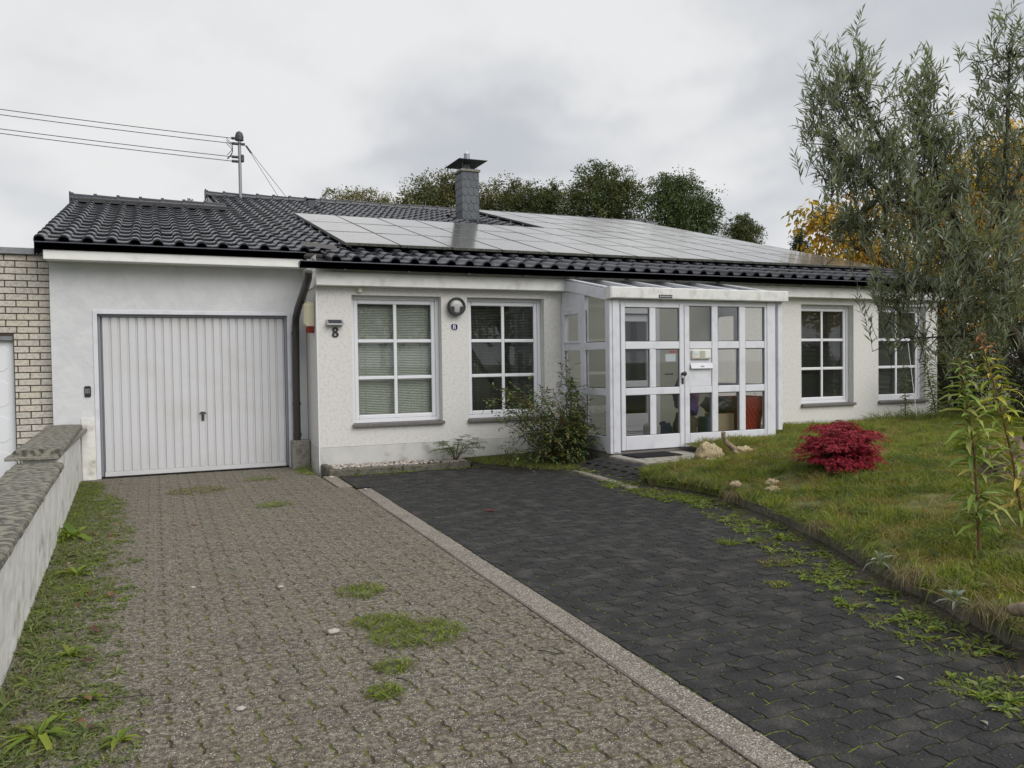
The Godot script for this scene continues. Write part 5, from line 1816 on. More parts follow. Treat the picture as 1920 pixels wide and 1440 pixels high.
func porch_contents() -> void:
	var fy := 0.2
	# red tapering basket with a quilted pattern of raised ribs
	var o := thing("red_basket", "red tapered laundry basket with diamond ribs inside the porch", "basket", Vector3(8.12, fy, -9.78))
	var m := MB.new()
	var lo := 0.155
	var hi := 0.225
	var hh := 0.66
	for q in [[1, 0], [0, 1], [-1, 0], [0, -1]]:
		var n := Vector3(q[0], 0, q[1])
		var s := Vector3.UP.cross(n)
		var c := Vector3(8.12, fy, -9.78)
		m.quad(c + n * lo - s * lo, c + n * lo + s * lo, c + n * hi + s * hi + Vector3(0, hh, 0), c + n * hi - s * hi + Vector3(0, hh, 0))
	m.quad(Vector3(8.12 - lo, fy + 0.003, -9.78 + lo), Vector3(8.12 + lo, fy + 0.003, -9.78 + lo), Vector3(8.12 + lo, fy + 0.003, -9.78 - lo), Vector3(8.12 - lo, fy + 0.003, -9.78 - lo))
	part("body", m, M.red_basket, o)
	m = MB.new()
	for k in range(-3, 4):
		for dirn in [-1, 1]:
			var pts := []
			for u in 7:
				var v := u / 6.0
				var half := lerpf(lo, hi, v)
				var xx: float = k * 0.075 + dirn * (v - 0.5) * 0.42
				if absf(xx) > half - 0.005:
					continue
				pts.append(Vector3(8.12 + xx, fy + v * (hh - 0.08) + 0.02, -9.78 + half + 0.002))
			if pts.size() > 1:
				var rs := []
				for p in pts:
					rs.append(0.006)
				m.tube(pts, rs, 5)
	part("ribs", m, M.red_basket, o)
	m = MB.new()
	ring_flat(m, Vector3(8.12, fy + hh - 0.03, -9.78), 0.232, 0.018, 0.05)
	part("rim", m, M.red_plastic, o)
	# black bag over a cardboard box
	m = MB.new()
	m.cbox(Vector3(7.52, fy, -9.93), Vector3(7.84, fy + 0.44, -9.64), 0.006)
	solo("cardboard_box", m, M.cardboard, "tan cardboard box under the black bag in the porch", "box", Vector3(7.68, fy, -9.8))
	m = MB.new()
	lumpy(m, Vector3(7.66, fy + 0.56, -9.78), Vector3(0.25, 0.13, 0.19), 3, 0.3)
	solo("black_bag", m, M.black_bag, "crumpled black bag lying on the cardboard box in the porch", "bag", Vector3(7.66, fy + 0.44, -9.78))
	m = MB.new()
	m.cbox(Vector3(7.33, fy, -9.86), Vector3(7.49, fy + 0.40, -9.64), 0.02)
	solo("teal_crate", m, M.teal, "dark teal bin beside the cardboard box in the porch", "bin", Vector3(7.41, fy, -9.75))
	# clothes heaped on a stool: olive sack, purple bag, orange and pink cloth
	m = MB.new()
	lumpy(m, Vector3(7.07, fy + 0.24, -9.78), Vector3(0.18, 0.26, 0.16), 9, 0.25)
	solo("olive_sack", m, M.olive_cloth, "dark olive sack standing behind the letter-box panel", "sack", Vector3(7.07, fy, -9.78))
	m = MB.new()
	lumpy(m, Vector3(7.14, fy + 0.55, -9.76), Vector3(0.11, 0.13, 0.1), 11, 0.35)
	solo("purple_bag", m, M.purple_cloth, "purple cloth bag on top of the olive sack", "bag", Vector3(7.14, fy + 0.42, -9.76))
	m = MB.new()
	lumpy(m, Vector3(7.02, fy + 0.5, -9.70), Vector3(0.045, 0.07, 0.04), 13, 0.3)
	solo("orange_pouch", m, M.orange_cloth, "small orange pouch hanging beside the purple bag", "pouch", Vector3(7.02, fy + 0.43, -9.70))
	m = MB.new()
	lumpy(m, Vector3(7.25, fy + 0.68, -9.80), Vector3(0.07, 0.16, 0.06), 15, 0.35)
	solo("pink_scarf", m, M.pink_cloth, "pale pink scarf hanging above the purple bag", "scarf", Vector3(7.25, fy + 0.52, -9.80))
	m = MB.new()
	lumpy(m, Vector3(7.0, fy + 0.72, -9.84), Vector3(0.09, 0.2, 0.08), 17, 0.3)
	solo("navy_jacket", m, M.navy_cloth, "navy jacket heaped behind the purple bag", "jacket", Vector3(7.0, fy + 0.5, -9.84))
	# grey bags by the door
	m = MB.new()
	m.cbox(Vector3(6.42, fy, -9.93), Vector3(6.62, fy + 0.33, -9.72), 0.03)
	solo("white_bag", m, M.opal, "pale plastic bag on the floor behind the porch door", "bag", Vector3(6.52, fy, -9.82))
	m = MB.new()
	lumpy(m, Vector3(6.72, fy + 0.17, -9.8), Vector3(0.13, 0.18, 0.12), 19, 0.25)
	solo("grey_bag", m, M.navy_cloth, "dark bag on the floor behind the porch door", "bag", Vector3(6.72, fy, -9.8))

func ring_flat(m: MB, c: Vector3, half: float, w: float, h: float) -> void:
	m.cbox(c + Vector3(-half, 0, half - w), c + Vector3(half, h, half), 0.004)
	m.cbox(c + Vector3(-half, 0, -half), c + Vector3(half, h, -half + w), 0.004)
	m.cbox(c + Vector3(-half, 0, -half + w), c + Vector3(-half + w, h, half - w), 0.004)
	m.cbox(c + Vector3(half - w, 0, -half + w), c + Vector3(half, h, half - w), 0.004)

# ---------------------------------------------------------------- neighbour and garden wall
func neighbour() -> void:
	var z := -11.9
	var o := thing("brick_garage", "neighbouring flat-roofed garage of pale brick with dark joints", "garage", Vector3(-2.4, 0.0, -12.5))
	var m := MB.new()
	m.box(Vector3(-1.62, -0.05, -17.5), Vector3(-1.19, 2.88, z - 0.014))
	m.box(Vector3(-6.2, 1.86, -17.5), Vector3(-1.621, 2.879, z - 0.015))
	m.box(Vector3(-6.2, -0.05, -17.5), Vector3(-4.3, 1.859, z - 0.016))
	part("wall", m, M.mortar, o)
	var tones := [grey(0.9), Color(1, 1, 1), Color(1.05, 1.03, 0.99), Color(0.97, 0.94, 0.92), Color(1.02, 0.98, 0.92)]
	var lib := {}
	var course := 0.083
	var n := 0
	for r in 35:
		var y := -0.02 + r * course
		if y + course > 2.89:
			break
		var over: bool = y > 1.86
		var left := -3.3 if over else -1.615
		var x := -1.197
		var first := true
		while x > left + 0.02:
			var w := 0.2475
			if first:
				w = 0.13 if r % 2 else 0.2475
				first = false
			w = minf(w, x - left)
			if w < 0.03:
				break
			var t := rng.randi() % 5
			var key := "%d_%d" % [roundi(w * 1000), t]
			if not lib.has(key):
				var b := MB.new()
				b.col = tones[t]
				b.cbox(Vector3(-w + 0.0065, 0.0065, -0.05), Vector3(-0.0065, course - 0.0065, 0.0), 0.003)
				lib[key] = b.mesh()
			part_at("brick", lib[key], M.brick, o, Transform3D(Basis(), Vector3(x, y, z + rng.randf_range(-0.002, 0.002))))
			x -= w
	m = MB.new()
	m.cbox(Vector3(-6.2, 2.882, -17.5), Vector3(-1.185, 2.965, z + 0.05), 0.006)
	part("roof_flashing", m, M.zinc, o)
	# its white door with embossed fields
	var d := group_part("garage_door", o, Vector3(-2.9, 0, z - 0.1))
	m = MB.new()
	m.box(Vector3(-4.3, 0.0, z - 0.13), Vector3(-1.62, 1.80, z - 0.09))
	part("leaf", m, M.window_plastic, d)
	m = MB.new()
	m.cbox(Vector3(-4.3, 1.80, z - 0.13), Vector3(-1.622, 1.858, z - 0.02), 0.004)
	part("head_frame", m, M.zinc, d)
	for r in 4:
		for c in 3:
			m = MB.new()
			var cx := -2.05 - c * 0.86
			var cy := 0.225 + r * 0.45
			var oct := PackedVector2Array()
			for q in [[0.36, -0.12], [0.36, 0.12], [0.30, 0.165], [-0.30, 0.165], [-0.36, 0.12], [-0.36, -0.12], [-0.30, -0.165], [0.30, -0.165]]:
				oct.append(Vector2(q[0], q[1]))
			m.extrude(oct, Transform3D(Basis(), Vector3(cx, cy, z - 0.09)), 0.005, 0.004)
			part("field", m, M.window_plastic, d)

func boundary_wall() -> void:
	var o := thing("garden_wall", "low white rendered wall with mossy stone caps beside the driveway", "wall", Vector3(-0.85, 0, -6.5))
	var xf := func(z: float) -> float: return lerpf(-0.67, -0.88, (-4.26 - z) / 7.23)
	var m := MB.new()
	for s in [[-1.0, -8.32, 0.545], [-8.32, -11.68, 0.635]]:
		var a: float = s[0]
		var b: float = s[1]
		var xa: float = xf.call(a)
		var xb: float = xf.call(b)
		var h: float = s[2]
		m.quad(Vector3(xa, -0.06, a), Vector3(xb, -0.06, b), Vector3(xb, h, b), Vector3(xa, h, a))
		m.quad(Vector3(xb - 0.3, -0.06, b), Vector3(xa - 0.3, -0.06, a), Vector3(xa - 0.3, h, a), Vector3(xb - 0.3, h, b))
		m.quad(Vector3(xa - 0.3, -0.06, a), Vector3(xa, -0.06, a), Vector3(xa, h, a), Vector3(xa - 0.3, h, a))
		m.quad(Vector3(xa, h, a), Vector3(xb, h, b), Vector3(xb - 0.3, h, b), Vector3(xa - 0.3, h, a))
	part("render", m, M.old_white, o)
	var z := -1.1
	var cuts := []
	while z > -8.2:
		cuts.append([z, maxf(z - 0.9, -8.27), 0.547])
		z -= 0.905
	cuts.append([-8.26, -9.4, 0.668])
	cuts.append([-9.405, -10.5, 0.668])
	cuts.append([-10.505, -11.685, 0.668])
	var fb := FastNoiseLite.new()
	fb.frequency = 2.4
	for s in cuts:
		var zm: float = (s[0] + s[1]) / 2
		var l: float = absf(s[0] - s[1]) / 2 - 0.002
		var k := MB.new()
		# a rough-edged cap: rings of points along its length
		var seg := 10
		var prev := []
		for i in seg + 1:
			var zz := lerpf(zm + l, zm - l, i / float(seg))
			var xr: float = xf.call(zz) + 0.03 + 0.012 * fb.get_noise_2d(zz * 3.0, 1.0)
			var xl := xr - 0.40 + 0.02 * fb.get_noise_2d(zz * 3.0, 9.0)
			var yb: float = s[2]
			var yt: float = yb + 0.056 + 0.008 * fb.get_noise_2d(zz * 2.0, 4.0)
			var ring := [Vector3(xr - 0.012, yb, zz), Vector3(xr, yb + 0.02, zz), Vector3(xr - 0.006, yt - 0.012, zz), Vector3(xr - 0.025, yt, zz), Vector3((xl + xr) / 2, yt + 0.006, zz), Vector3(xl + 0.02, yt, zz), Vector3(xl, yb + 0.03, zz), Vector3(xl + 0.01, yb, zz)]
			if prev:
				for j in 8:
					var j2 := (j + 1) % 8
					k.quad(prev[j], ring[j], ring[j2], prev[j2])
			else:
				for j in range(1, 7):
					k.tri(ring[0], ring[j], ring[j + 1])
			prev = ring
		for j in range(1, 7):
			k.tri(prev[0], prev[j + 1], prev[j])
		part("cap_stone", k, M.cap_stone, o)
	m = MB.new()
	m.cbox(Vector3(-1.215, 0.635, -11.68), Vector3(-0.80, 0.667, -8.24), 0.004)
	part("bed_slab", m, M.concrete, o)

# ---------------------------------------------------------------- plants
func rdir() -> Vector3:
	var z := rng.randf_range(-1, 1)
	var a := rng.randf() * TAU
	var r := sqrt(1 - z * z)
	return Vector3(r * cos(a), z, r * sin(a))

func rball() -> Vector3:
	return rdir() * pow(rng.randf(), 0.4)

func pick(cols: Array, vary := 0.18) -> Color:
	var c: Color = cols[rng.randi() % cols.size()]
	var k := rng.randf_range(1.0 - vary, 1.0 + vary)
	return Color(c.r * k, c.g * k, c.b * k)

func curve_pts(a: Vector3, b: Vector3, sag: Vector3, n: int, wob := 0.0) -> Array:
	var p := []
	for i in n + 1:
		var u := i / float(n)
		var w := Vector3(rng.randf_range(-1, 1), rng.randf_range(-1, 1), rng.randf_range(-1, 1)) * wob if i > 0 and i < n else Vector3.ZERO
		p.append(a.lerp(b, u) + sag * (4 * u * (1 - u)) + w)
	return p

func taper(r0: float, r1: float, n: int) -> Array:
	var r := []
	for i in n + 1:
		r.append(lerpf(r0, r1, i / float(n)))
	return r

func crown_tree(called: String, label: String, base: Vector3, r: float, fork: Vector3, lobes: Array, clumps: int, per: int, ll: float, lw: float, cols: Array, material: Material, group := "", hang := 0.0) -> Node3D:
	var o := thing(called, label, "tree", base, group)
	var m := MB.new()
	m.tube(curve_pts(base, fork, Vector3(rng.randf_range(-0.1, 0.1), 0, rng.randf_range(-0.1, 0.1)), 6, r * 0.15), taper(r, r * 0.6, 6), 10)
	part("trunk", m, M.bark, o)
	m = MB.new()
	for l in lobes:
		var c: Vector3 = l[0]
		m.tube(curve_pts(fork.lerp(base, 0.1 * rng.randf()), c, Vector3(0, 0.25, 0), 6, 0.06), taper(r * 0.5, r * 0.1, 6), 7)
		for k in 7:
			var e: Vector3 = c + rdir() * (l[1] as Vector3) * 0.85
			m.tube(curve_pts(fork.lerp(c, rng.randf_range(0.6, 1.0)), e, Vector3(0, 0.1, 0), 4, 0.05), taper(r * 0.14, r * 0.03, 4), 5)
	part("limbs", m, M.bark, o)
	m = MB.new()
	var vol := 0.0
	for l in lobes:
		vol += l[1].x * l[1].y * l[1].z
	for l in lobes:
		var n := int(clumps * l[1].x * l[1].y * l[1].z / vol) + 8
		for k in n:
			var d := rdir()
			var rr := pow(rng.randf(), 0.5) * rng.randf_range(0.8, 1.25)
			var p: Vector3 = l[0] + d * rr * (l[1] as Vector3)
			var tone := pick(cols, 0.25)
			var sz: float = (l[1].x + l[1].y) * rng.randf_range(0.05, 0.15) + ll * 0.7
			for q in per:
				var off: Vector3 = rball() * sz
				off.y *= 0.65
				var dirn := (rdir() + d * 0.6 + Vector3(0, -hang, 0)).normalized()
				m.col = Color(tone.r, tone.g, tone.b) * rng.randf_range(0.8, 1.2)
				m.leaf(p + off, dirn, (rdir() * 0.8 + Vector3.UP).normalized(), ll * rng.randf_range(0.7, 1.25), lw * rng.randf_range(0.7, 1.2))
	part("crown", m, material, o)
	return o

const OAK := [Color(0.08, 0.11, 0.045), Color(0.10, 0.13, 0.05), Color(0.12, 0.14, 0.055), Color(0.065, 0.092, 0.04), Color(0.14, 0.135, 0.05)]
const AUTUMN := [Color(0.20, 0.175, 0.065), Color(0.16, 0.155, 0.065), Color(0.24, 0.19, 0.075), Color(0.13, 0.135, 0.055)]
const GOLD := [Color(0.62, 0.40, 0.06), Color(0.68, 0.47, 0.09), Color(0.56, 0.33, 0.05), Color(0.62, 0.43, 0.07), Color(0.36, 0.33, 0.09)]

func trees() -> void:
	var g := "trees beyond the roof"
	crown_tree("autumn_tree", "yellowing thin tree top showing over the roof ridge left of the chimney", Vector3(10.9, -0.06, -45.8), 0.28, Vector3(10.9, 7.5, -45.8), [[Vector3(10.91, 10.2, -45.76), Vector3(2.27, 1.06, 2.04)], [Vector3(9.95, 10.8, -46.20), Vector3(1.06, 0.54, 0.95)], [Vector3(12.3, 10.4, -45.27), Vector3(0.91, 0.45, 0.82)]], 202, 28, 0.15, 0.074, AUTUMN, M.leaf, g)
	crown_tree("oak_tree", "dark green oak right behind the chimney", Vector3(17.0, -0.06, -49.7), 0.4, Vector3(17.0, 8.0, -49.7), [[Vector3(17.03, 11.4, -49.66), Vector3(2.5, 2.0, 1.9)], [Vector3(17.84, 12.6, -49.34), Vector3(1.3, 0.9, 1.1)], [Vector3(15.5, 11.2, -50.14), Vector3(1.2, 1.2, 0.92)]], 567, 30, 0.17, 0.093, [Color(0.095, 0.12, 0.05), Color(0.12, 0.14, 0.052), Color(0.17, 0.15, 0.06)], M.leaf, g)
	crown_tree("oak_tree", "broad brownish-green oak beside the tree behind the chimney", Vector3(21.2, -0.06, -50), 0.42, Vector3(21.2, 8.0, -50), [[Vector3(21.25, 11.2, -49.98), Vector3(3.0, 2.2, 2.24)], [Vector3(22.41, 12.4, -49.50), Vector3(1.24, 1.0, 1.12)], [Vector3(20.2, 12.2, -50.36), Vector3(1.1, 1.0, 0.9)], [Vector3(18.9, 10.9, -50.0), Vector3(1.4, 1.2, 1.0)]], 648, 30, 0.17, 0.093, [Color(0.11, 0.125, 0.052), Color(0.14, 0.14, 0.055), Color(0.17, 0.145, 0.06), Color(0.085, 0.105, 0.05)], M.leaf, g)
	crown_tree("oak_tree", "narrow dull green tree left of the tallest oak", Vector3(23.6, -0.06, -47.9), 0.35, Vector3(23.6, 8.0, -47.9), [[Vector3(23.4, 11.2, -47.86), Vector3(2.1, 1.8, 1.5)], [Vector3(24.23, 12.4, -47.60), Vector3(0.77, 0.8, 0.69)]], 405, 30, 0.16, 0.093, OAK, M.leaf, g)
	crown_tree("oak_tree", "tallest dark oak of the row behind the roof", Vector3(25.7, -0.06, -43.6), 0.42, Vector3(25.7, 7.8, -43.6), [[Vector3(25.71, 11.0, -43.63), Vector3(2.7, 2.1, 2.2)], [Vector3(25.29, 12.6, -43.86), Vector3(1.35, 1.05, 1.18)], [Vector3(26.9, 12.0, -43.12), Vector3(0.99, 1.0, 0.89)], [Vector3(24.1, 11.1, -44.30), Vector3(1.15, 1.2, 1.04)]], 810, 30, 0.15, 0.087, OAK, M.leaf, g)
	crown_tree("oak_tree", "round dark oak at the end of the row behind the roof", Vector3(28.7, -0.06, -40.1), 0.42, Vector3(28.7, 7.2, -40.1), [[Vector3(28.5, 9.9, -40.09), Vector3(2.5, 2.2, 2.13)], [Vector3(28.37, 11.5, -40.29), Vector3(1.45, 0.95, 1.36)], [Vector3(29.9, 9.6, -39.51), Vector3(1.0, 1.5, 1.28)]], 810, 30, 0.15, 0.087, [Color(0.078, 0.118, 0.045), Color(0.095, 0.132, 0.048), Color(0.12, 0.142, 0.048), Color(0.068, 0.098, 0.04)], M.leaf, g)
	crown_tree("oak_tree", "small dark tree standing apart right of the oak row", Vector3(36.7, -0.06, -44.2), 0.3, Vector3(36.7, 7.2, -44.2), [[Vector3(36.73, 9.5, -44.19), Vector3(1.5, 1.4, 1.24)], [Vector3(36.62, 10.6, -44.27), Vector3(0.72, 0.6, 0.65)]], 351, 30, 0.15, 0.081, OAK, M.leaf, g)
	crown_tree("conifer", "dark conifer tip beside the golden tree", Vector3(36.6, -0.06, -38.7), 0.2, Vector3(36.6, 7.2, -38.7), [[Vector3(36.63, 8.0, -38.73), Vector3(0.6, 0.9, 0.65)], [Vector3(36.6, 9.0, -38.73), Vector3(0.3, 0.5, 0.3)]], 148, 28, 0.14, 0.062, [Color(0.035, 0.055, 0.036), Color(0.045, 0.066, 0.04)], M.leaf, g)
	crown_tree("autumn_tree", "tiny brownish tree top above the garage ridge", Vector3(1.7, -0.06, -43.2), 0.1, Vector3(1.7, 8.9, -43.2), [[Vector3(1.67, 9.35, -43.25), Vector3(0.34, 0.3, 0.33)]], 13, 19, 0.10, 0.062, [Color(0.12, 0.08, 0.035), Color(0.09, 0.08, 0.03)], M.leaf, g)
	# golden tree right of the house
	crown_tree("golden_tree", "tree with hanging golden yellow leaves behind the right house corner", Vector3(17.2, 0.0, -13.6), 0.16, Vector3(17.2, 2.6, -13.6), [[Vector3(15.23, 4.5, -14.70), Vector3(1.03, 0.8, 0.92)], [Vector3(14.39, 4.85, -14.86), Vector3(0.44, 0.36, 0.40)], [Vector3(15.68, 3.87, -14.48), Vector3(0.9, 0.6, 0.69)], [Vector3(16.8, 3.34, -14.05), Vector3(1.15, 1.15, 1.04)], [Vector3(18.6, 4.9, -13.36), Vector3(1.9, 1.8, 1.39)], [Vector3(18.5, 2.76, -12.77), Vector3(1.6, 1.2, 1.01)], [Vector3(16.62, 1.9, -12.91), Vector3(0.97, 0.73, 0.88)], [Vector3(19.04, 6.4, -13.08), Vector3(0.6, 0.8, 0.58)], [Vector3(16.6, 5.0, -14.0), Vector3(1.0, 0.7, 0.8)]], 1500, 13, 0.15, 0.075, GOLD, M.leaf_yellow, "", 1.1)
	# trees across the street, mirrored in the front windows
	crown_tree("street_tree", "green broad tree across the street, mirrored in the pale blind window", Vector3(9.5, -0.06, 14.0), 0.2, Vector3(9.5, 2.2, 14.0), [[Vector3(8.6, 3.9, 14.0), Vector3(1.6, 1.5, 1.5)], [Vector3(10.8, 3.6, 14.2), Vector3(1.5, 1.3, 1.3)], [Vector3(9.6, 5.2, 14.0), Vector3(1.3, 1.1, 1.2)]], 260, 18, 0.22, 0.13, OAK, M.leaf)
	crown_tree("street_tree", "golden tree across the street, mirrored in the window right of the porch", Vector3(32.0, -0.06, 10.0), 0.25, Vector3(32.0, 2.5, 10.0), [[Vector3(31.0, 4.9, 10.0), Vector3(2.2, 1.9, 2.0)], [Vector3(34.0, 4.6, 11.0), Vector3(2.2, 2.0, 2.0)], [Vector3(32.5, 6.6, 10.5), Vector3(1.8, 1.4, 1.6)]], 260, 18, 0.28, 0.16, GOLD, M.leaf_yellow)
	crown_tree("street_tree", "dark green tree across the street, mirrored in the window behind the rose bush", Vector3(16.5, -0.06, 16.0), 0.25, Vector3(16.5, 2.3, 16.0), [[Vector3(15.5, 4.2, 16.0), Vector3(2.0, 1.8, 1.8)], [Vector3(18.2, 4.0, 16.2), Vector3(1.9, 1.7, 1.7)], [Vector3(16.8, 5.8, 16.0), Vector3(1.6, 1.2, 1.4)]], 300, 18, 0.24, 0.14, OAK, M.leaf)
	willow()
	# dark shrubs that close the view right of the house
	var sh := [[Vector3(15.0, 0.2, -11.4), Vector3(1.2, 1.7, 0.9), "tall dark green shrub at the right house corner"], [Vector3(14.6, 0.2, -9.3), Vector3(0.9, 1.15, 0.8), "middle-sized dark shrub before the right house corner"], [Vector3(16.4, 0.2, -8.9), Vector3(1.5, 1.5, 1.2), "wide dark shrub on the lawn behind the yellowing stalk"], [Vector3(17.2, 0.25, -11.0), Vector3(1.3, 1.9, 1.0), "broad dark evergreen shrub under the golden tree"], [Vector3(13.4, 0.25, -7.9), Vector3(0.8, 0.8, 0.7), "low dark shrub on the lawn behind the tree trunk"], [Vector3(19.5, 0.25, -10.5), Vector3(1.6, 2.0, 1.2), "large dark shrub at the far right of the lawn"]]
	for s in sh:
		var o := thing("evergreen_shrub", s[2], "shrub", s[0], "dark shrubs right of the house")
		var m := MB.new()
		for k in 9:
			var e: Vector3 = s[0] + Vector3(rng.randf_range(-0.7, 0.7) * s[1].x, s[1].y * rng.randf_range(0.8, 1.6), rng.randf_range(-0.7, 0.7) * s[1].z)
			m.tube(curve_pts(s[0] + Vector3(rng.randf_range(-0.1, 0.1), -0.05, rng.randf_range(-0.1, 0.1)), e, Vector3(0, 0.1, 0), 5, 0.03), taper(0.03, 0.006, 5), 5)
		part("stems", m, M.bark, o)
		m = MB.new()
		var c: Vector3 = s[0] + Vector3(0, s[1].y * 0.95, 0)
		for k in 560:
			var d := rdir()
			var p: Vector3 = c + d * (s[1] as Vector3) * pow(rng.randf(), 0.4) * rng.randf_range(0.9, 1.1)
			var tone := pick([Color(0.035, 0.052, 0.026), Color(0.05, 0.068, 0.034), Color(0.065, 0.08, 0.045), Color(0.07, 0.07, 0.03)])
			for q in 11:
				m.col = tone * rng.randf_range(0.75, 1.25)
				m.leaf(p + rball() * 0.16, (rdir() + d * 0.7 + Vector3(0, 0.2, 0)).normalized(), rdir(), rng.randf_range(0.09, 0.15), 0.032)
		part("foliage", m, M.leaf_olive, o)

func willow() -> void:
	var base := Vector3(7.05, 0.2, -4.85)
	var o := thing("willow_leaved_tree", "grey-green tree with narrow willow-like leaves leaning over the lawn", "tree", base)
	var trunk := [base, Vector3(7.2, 0.6, -4.76), Vector3(7.2, 0.95, -4.69), Vector3(6.93, 1.33, -4.59), Vector3(6.63, 1.78, -4.63)]
	var m := MB.new()
	m.tube(trunk, [0.13, 0.095, 0.075, 0.052, 0.04], 10)
	part("trunk", m, M.bark, o)
	var limbs := [
		[Vector3(6.63, 1.78, -4.63), Vector3(6.37, 2.1, -4.65), Vector3(6.05, 2.51, -4.8), Vector3(5.86, 2.98, -5.01), Vector3(5.58, 3.58, -5.15), Vector3(5.49, 3.9, -5.21)],
		[Vector3(6.63, 1.78, -4.63), Vector3(6.45, 2.62, -4.52), Vector3(6.41, 3.47, -4.45), Vector3(6.43, 4.0, -4.45)],
		[Vector3(6.05, 2.51, -4.8), Vector3(5.7, 2.85, -5.1), Vector3(5.3, 3.4, -5.35)],
		[Vector3(6.37, 2.1, -4.65), Vector3(6.05, 3.0, -4.85), Vector3(6.0, 3.4, -4.9), Vector3(6.04, 3.75, -4.94)],
		[Vector3(6.63, 1.78, -4.63), Vector3(6.2, 1.95, -4.75), Vector3(5.7, 2.05, -4.95)],
		[Vector3(6.93, 1.33, -4.59), Vector3(6.4, 1.62, -4.8), Vector3(5.95, 1.6, -5.0)],
		[Vector3(6.45, 2.62, -4.52), Vector3(6.7, 3.2, -4.45), Vector3(6.9, 3.9, -4.4)],
		[Vector3(5.86, 2.98, -5.01), Vector3(5.65, 2.7, -5.2), Vector3(5.45, 2.65, -5.3)]]
	m = MB.new()
	var knots := []
	for i in limbs.size():
		var l: Array = limbs[i]
		m.tube(l, taper(0.034 if i < 2 else 0.019, 0.005, l.size() - 1), 7)
		for k in l.size() - 1:
			for u in 4:
				knots.append((l[k] as Vector3).lerp(l[k + 1], u / 4.0))
	var lobes := [
		[Vector3(5.66, 3.36, -5.11), Vector3(0.68, 0.66, 0.61), 165],
		[Vector3(5.44, 3.95, -5.22), Vector3(0.28, 0.44, 0.33), 36],
		[Vector3(5.26, 3.64, -5.38), Vector3(0.22, 0.32, 0.25), 28],
		[Vector3(5.89, 2.91, -4.88), Vector3(0.80, 0.49, 0.64), 140],
		[Vector3(6.15, 3.18, -4.75), Vector3(0.44, 0.46, 0.45), 75],
		[Vector3(6.42, 3.86, -4.46), Vector3(0.24, 0.70, 0.5), 60],
		[Vector3(6.56, 3.10, -4.48), Vector3(0.37, 0.53, 0.48), 38],
		[Vector3(5.97, 2.40, -4.61), Vector3(0.78, 0.38, 0.66), 140],
		[Vector3(6.24, 2.0, -4.37), Vector3(0.50, 0.38, 0.42), 70],
		[Vector3(5.75, 2.07, -4.92), Vector3(0.42, 0.22, 0.36), 36],
		[Vector3(5.85, 1.80, -5.03), Vector3(0.26, 0.2, 0.25), 14],
		[Vector3(6.37, 1.62, -4.85), Vector3(0.46, 0.30, 0.41), 40],
		[Vector3(5.40, 3.15, -5.31), Vector3(0.28, 0.28, 0.25), 26],
		[Vector3(6.07, 3.85, -4.94), Vector3(0.16, 0.26, 0.2), 18],
		[Vector3(5.55, 2.62, -5.22), Vector3(0.32, 0.26, 0.25), 34],
		[Vector3(7.1, 3.0, -4.6), Vector3(0.5, 0.9, 0.6), 50]]
	var lv := MB.new()
	var cols := [Color(0.25, 0.29, 0.235), Color(0.31, 0.34, 0.29), Color(0.36, 0.39, 0.34), Color(0.20, 0.24, 0.175), Color(0.24, 0.27, 0.18)]
	for l in lobes:
		for k in int(l[2] * 1.35):
			var tip: Vector3 = l[0] + rdir() * (l[1] as Vector3) * pow(rng.randf(), 0.46) * rng.randf_range(0.85, 1.15)
			# the nearest limb point below the tip carries the twig
			var best := Vector3.ZERO
			var bd := 99.0
			for q in knots:
				var dd: float = (q as Vector3).distance_to(tip) + maxf(0.0, q.y - tip.y) * 1.5
				if dd < bd and dd > 0.1:
					bd = dd
					best = q
			var out := (tip - best)
			var ln := out.length()
			var rise := (out.normalized() * 0.55 + Vector3.UP * 0.5 + rdir() * 0.5).normalized()
			var start := tip - rise * rng.randf_range(0.22, 0.42)
			var pts := curve_pts(start, tip, Vector3(0, -0.02, 0), 4, 0.01)
			m.tube(pts, taper(0.0032, 0.0012, 4), 4, false)
			if k % 4 == 0:
				m.tube(curve_pts(best, start, Vector3(0, 0.04, 0), 4, 0.02), taper(0.006, 0.003, 4), 4, false)
			var axis := (pts[4] - pts[2] as Vector3).normalized()
			var n := rng.randi_range(11, 17)
			for j in n:
				var u := 0.3 + 0.7 * j / float(n)
				var seg := u * 4.0
				var i0 := mini(int(seg), 3)
				var p := (pts[i0] as Vector3).lerp(pts[i0 + 1], seg - i0)
				var side := rdir().slide(axis).normalized()
				var d := (axis * rng.randf_range(0.6, 1.2) + side * 0.8 + Vector3(0, 0.15, 0)).normalized()
				lv.col = pick(cols, 0.2)
				lv.leaf(p, d, (rdir() * 0.6 + Vector3.UP).normalized(), rng.randf_range(0.07, 0.11), rng.randf_range(0.013, 0.019))
	part("branches", m, M.bark, o)
	part("crown", lv, M.leaf_olive, o)
	# knotted roots and dead stubs at the foot
	m = MB.new()
	for k in 8:
		var a := -0.6 + k * 0.8
		var e := base + Vector3(cos(a) * rng.randf_range(0.2, 0.34), -0.02, sin(a) * rng.randf_range(0.2, 0.34))
		e.y = lawn_y(e.x, e.z) - 0.05
		m.tube(curve_pts(base + Vector3(0, 0.2, 0), e, Vector3(0, 0.04, 0), 5, 0.03), taper(0.06, 0.02, 5), 8)
	lumpy(m, base + Vector3(-0.05, 0.2, 0.02), Vector3(0.2, 0.28, 0.19), 44, 0.45, 26, 18)
	part("root_flare", m, M.pale_wood, o)
	m = MB.new()
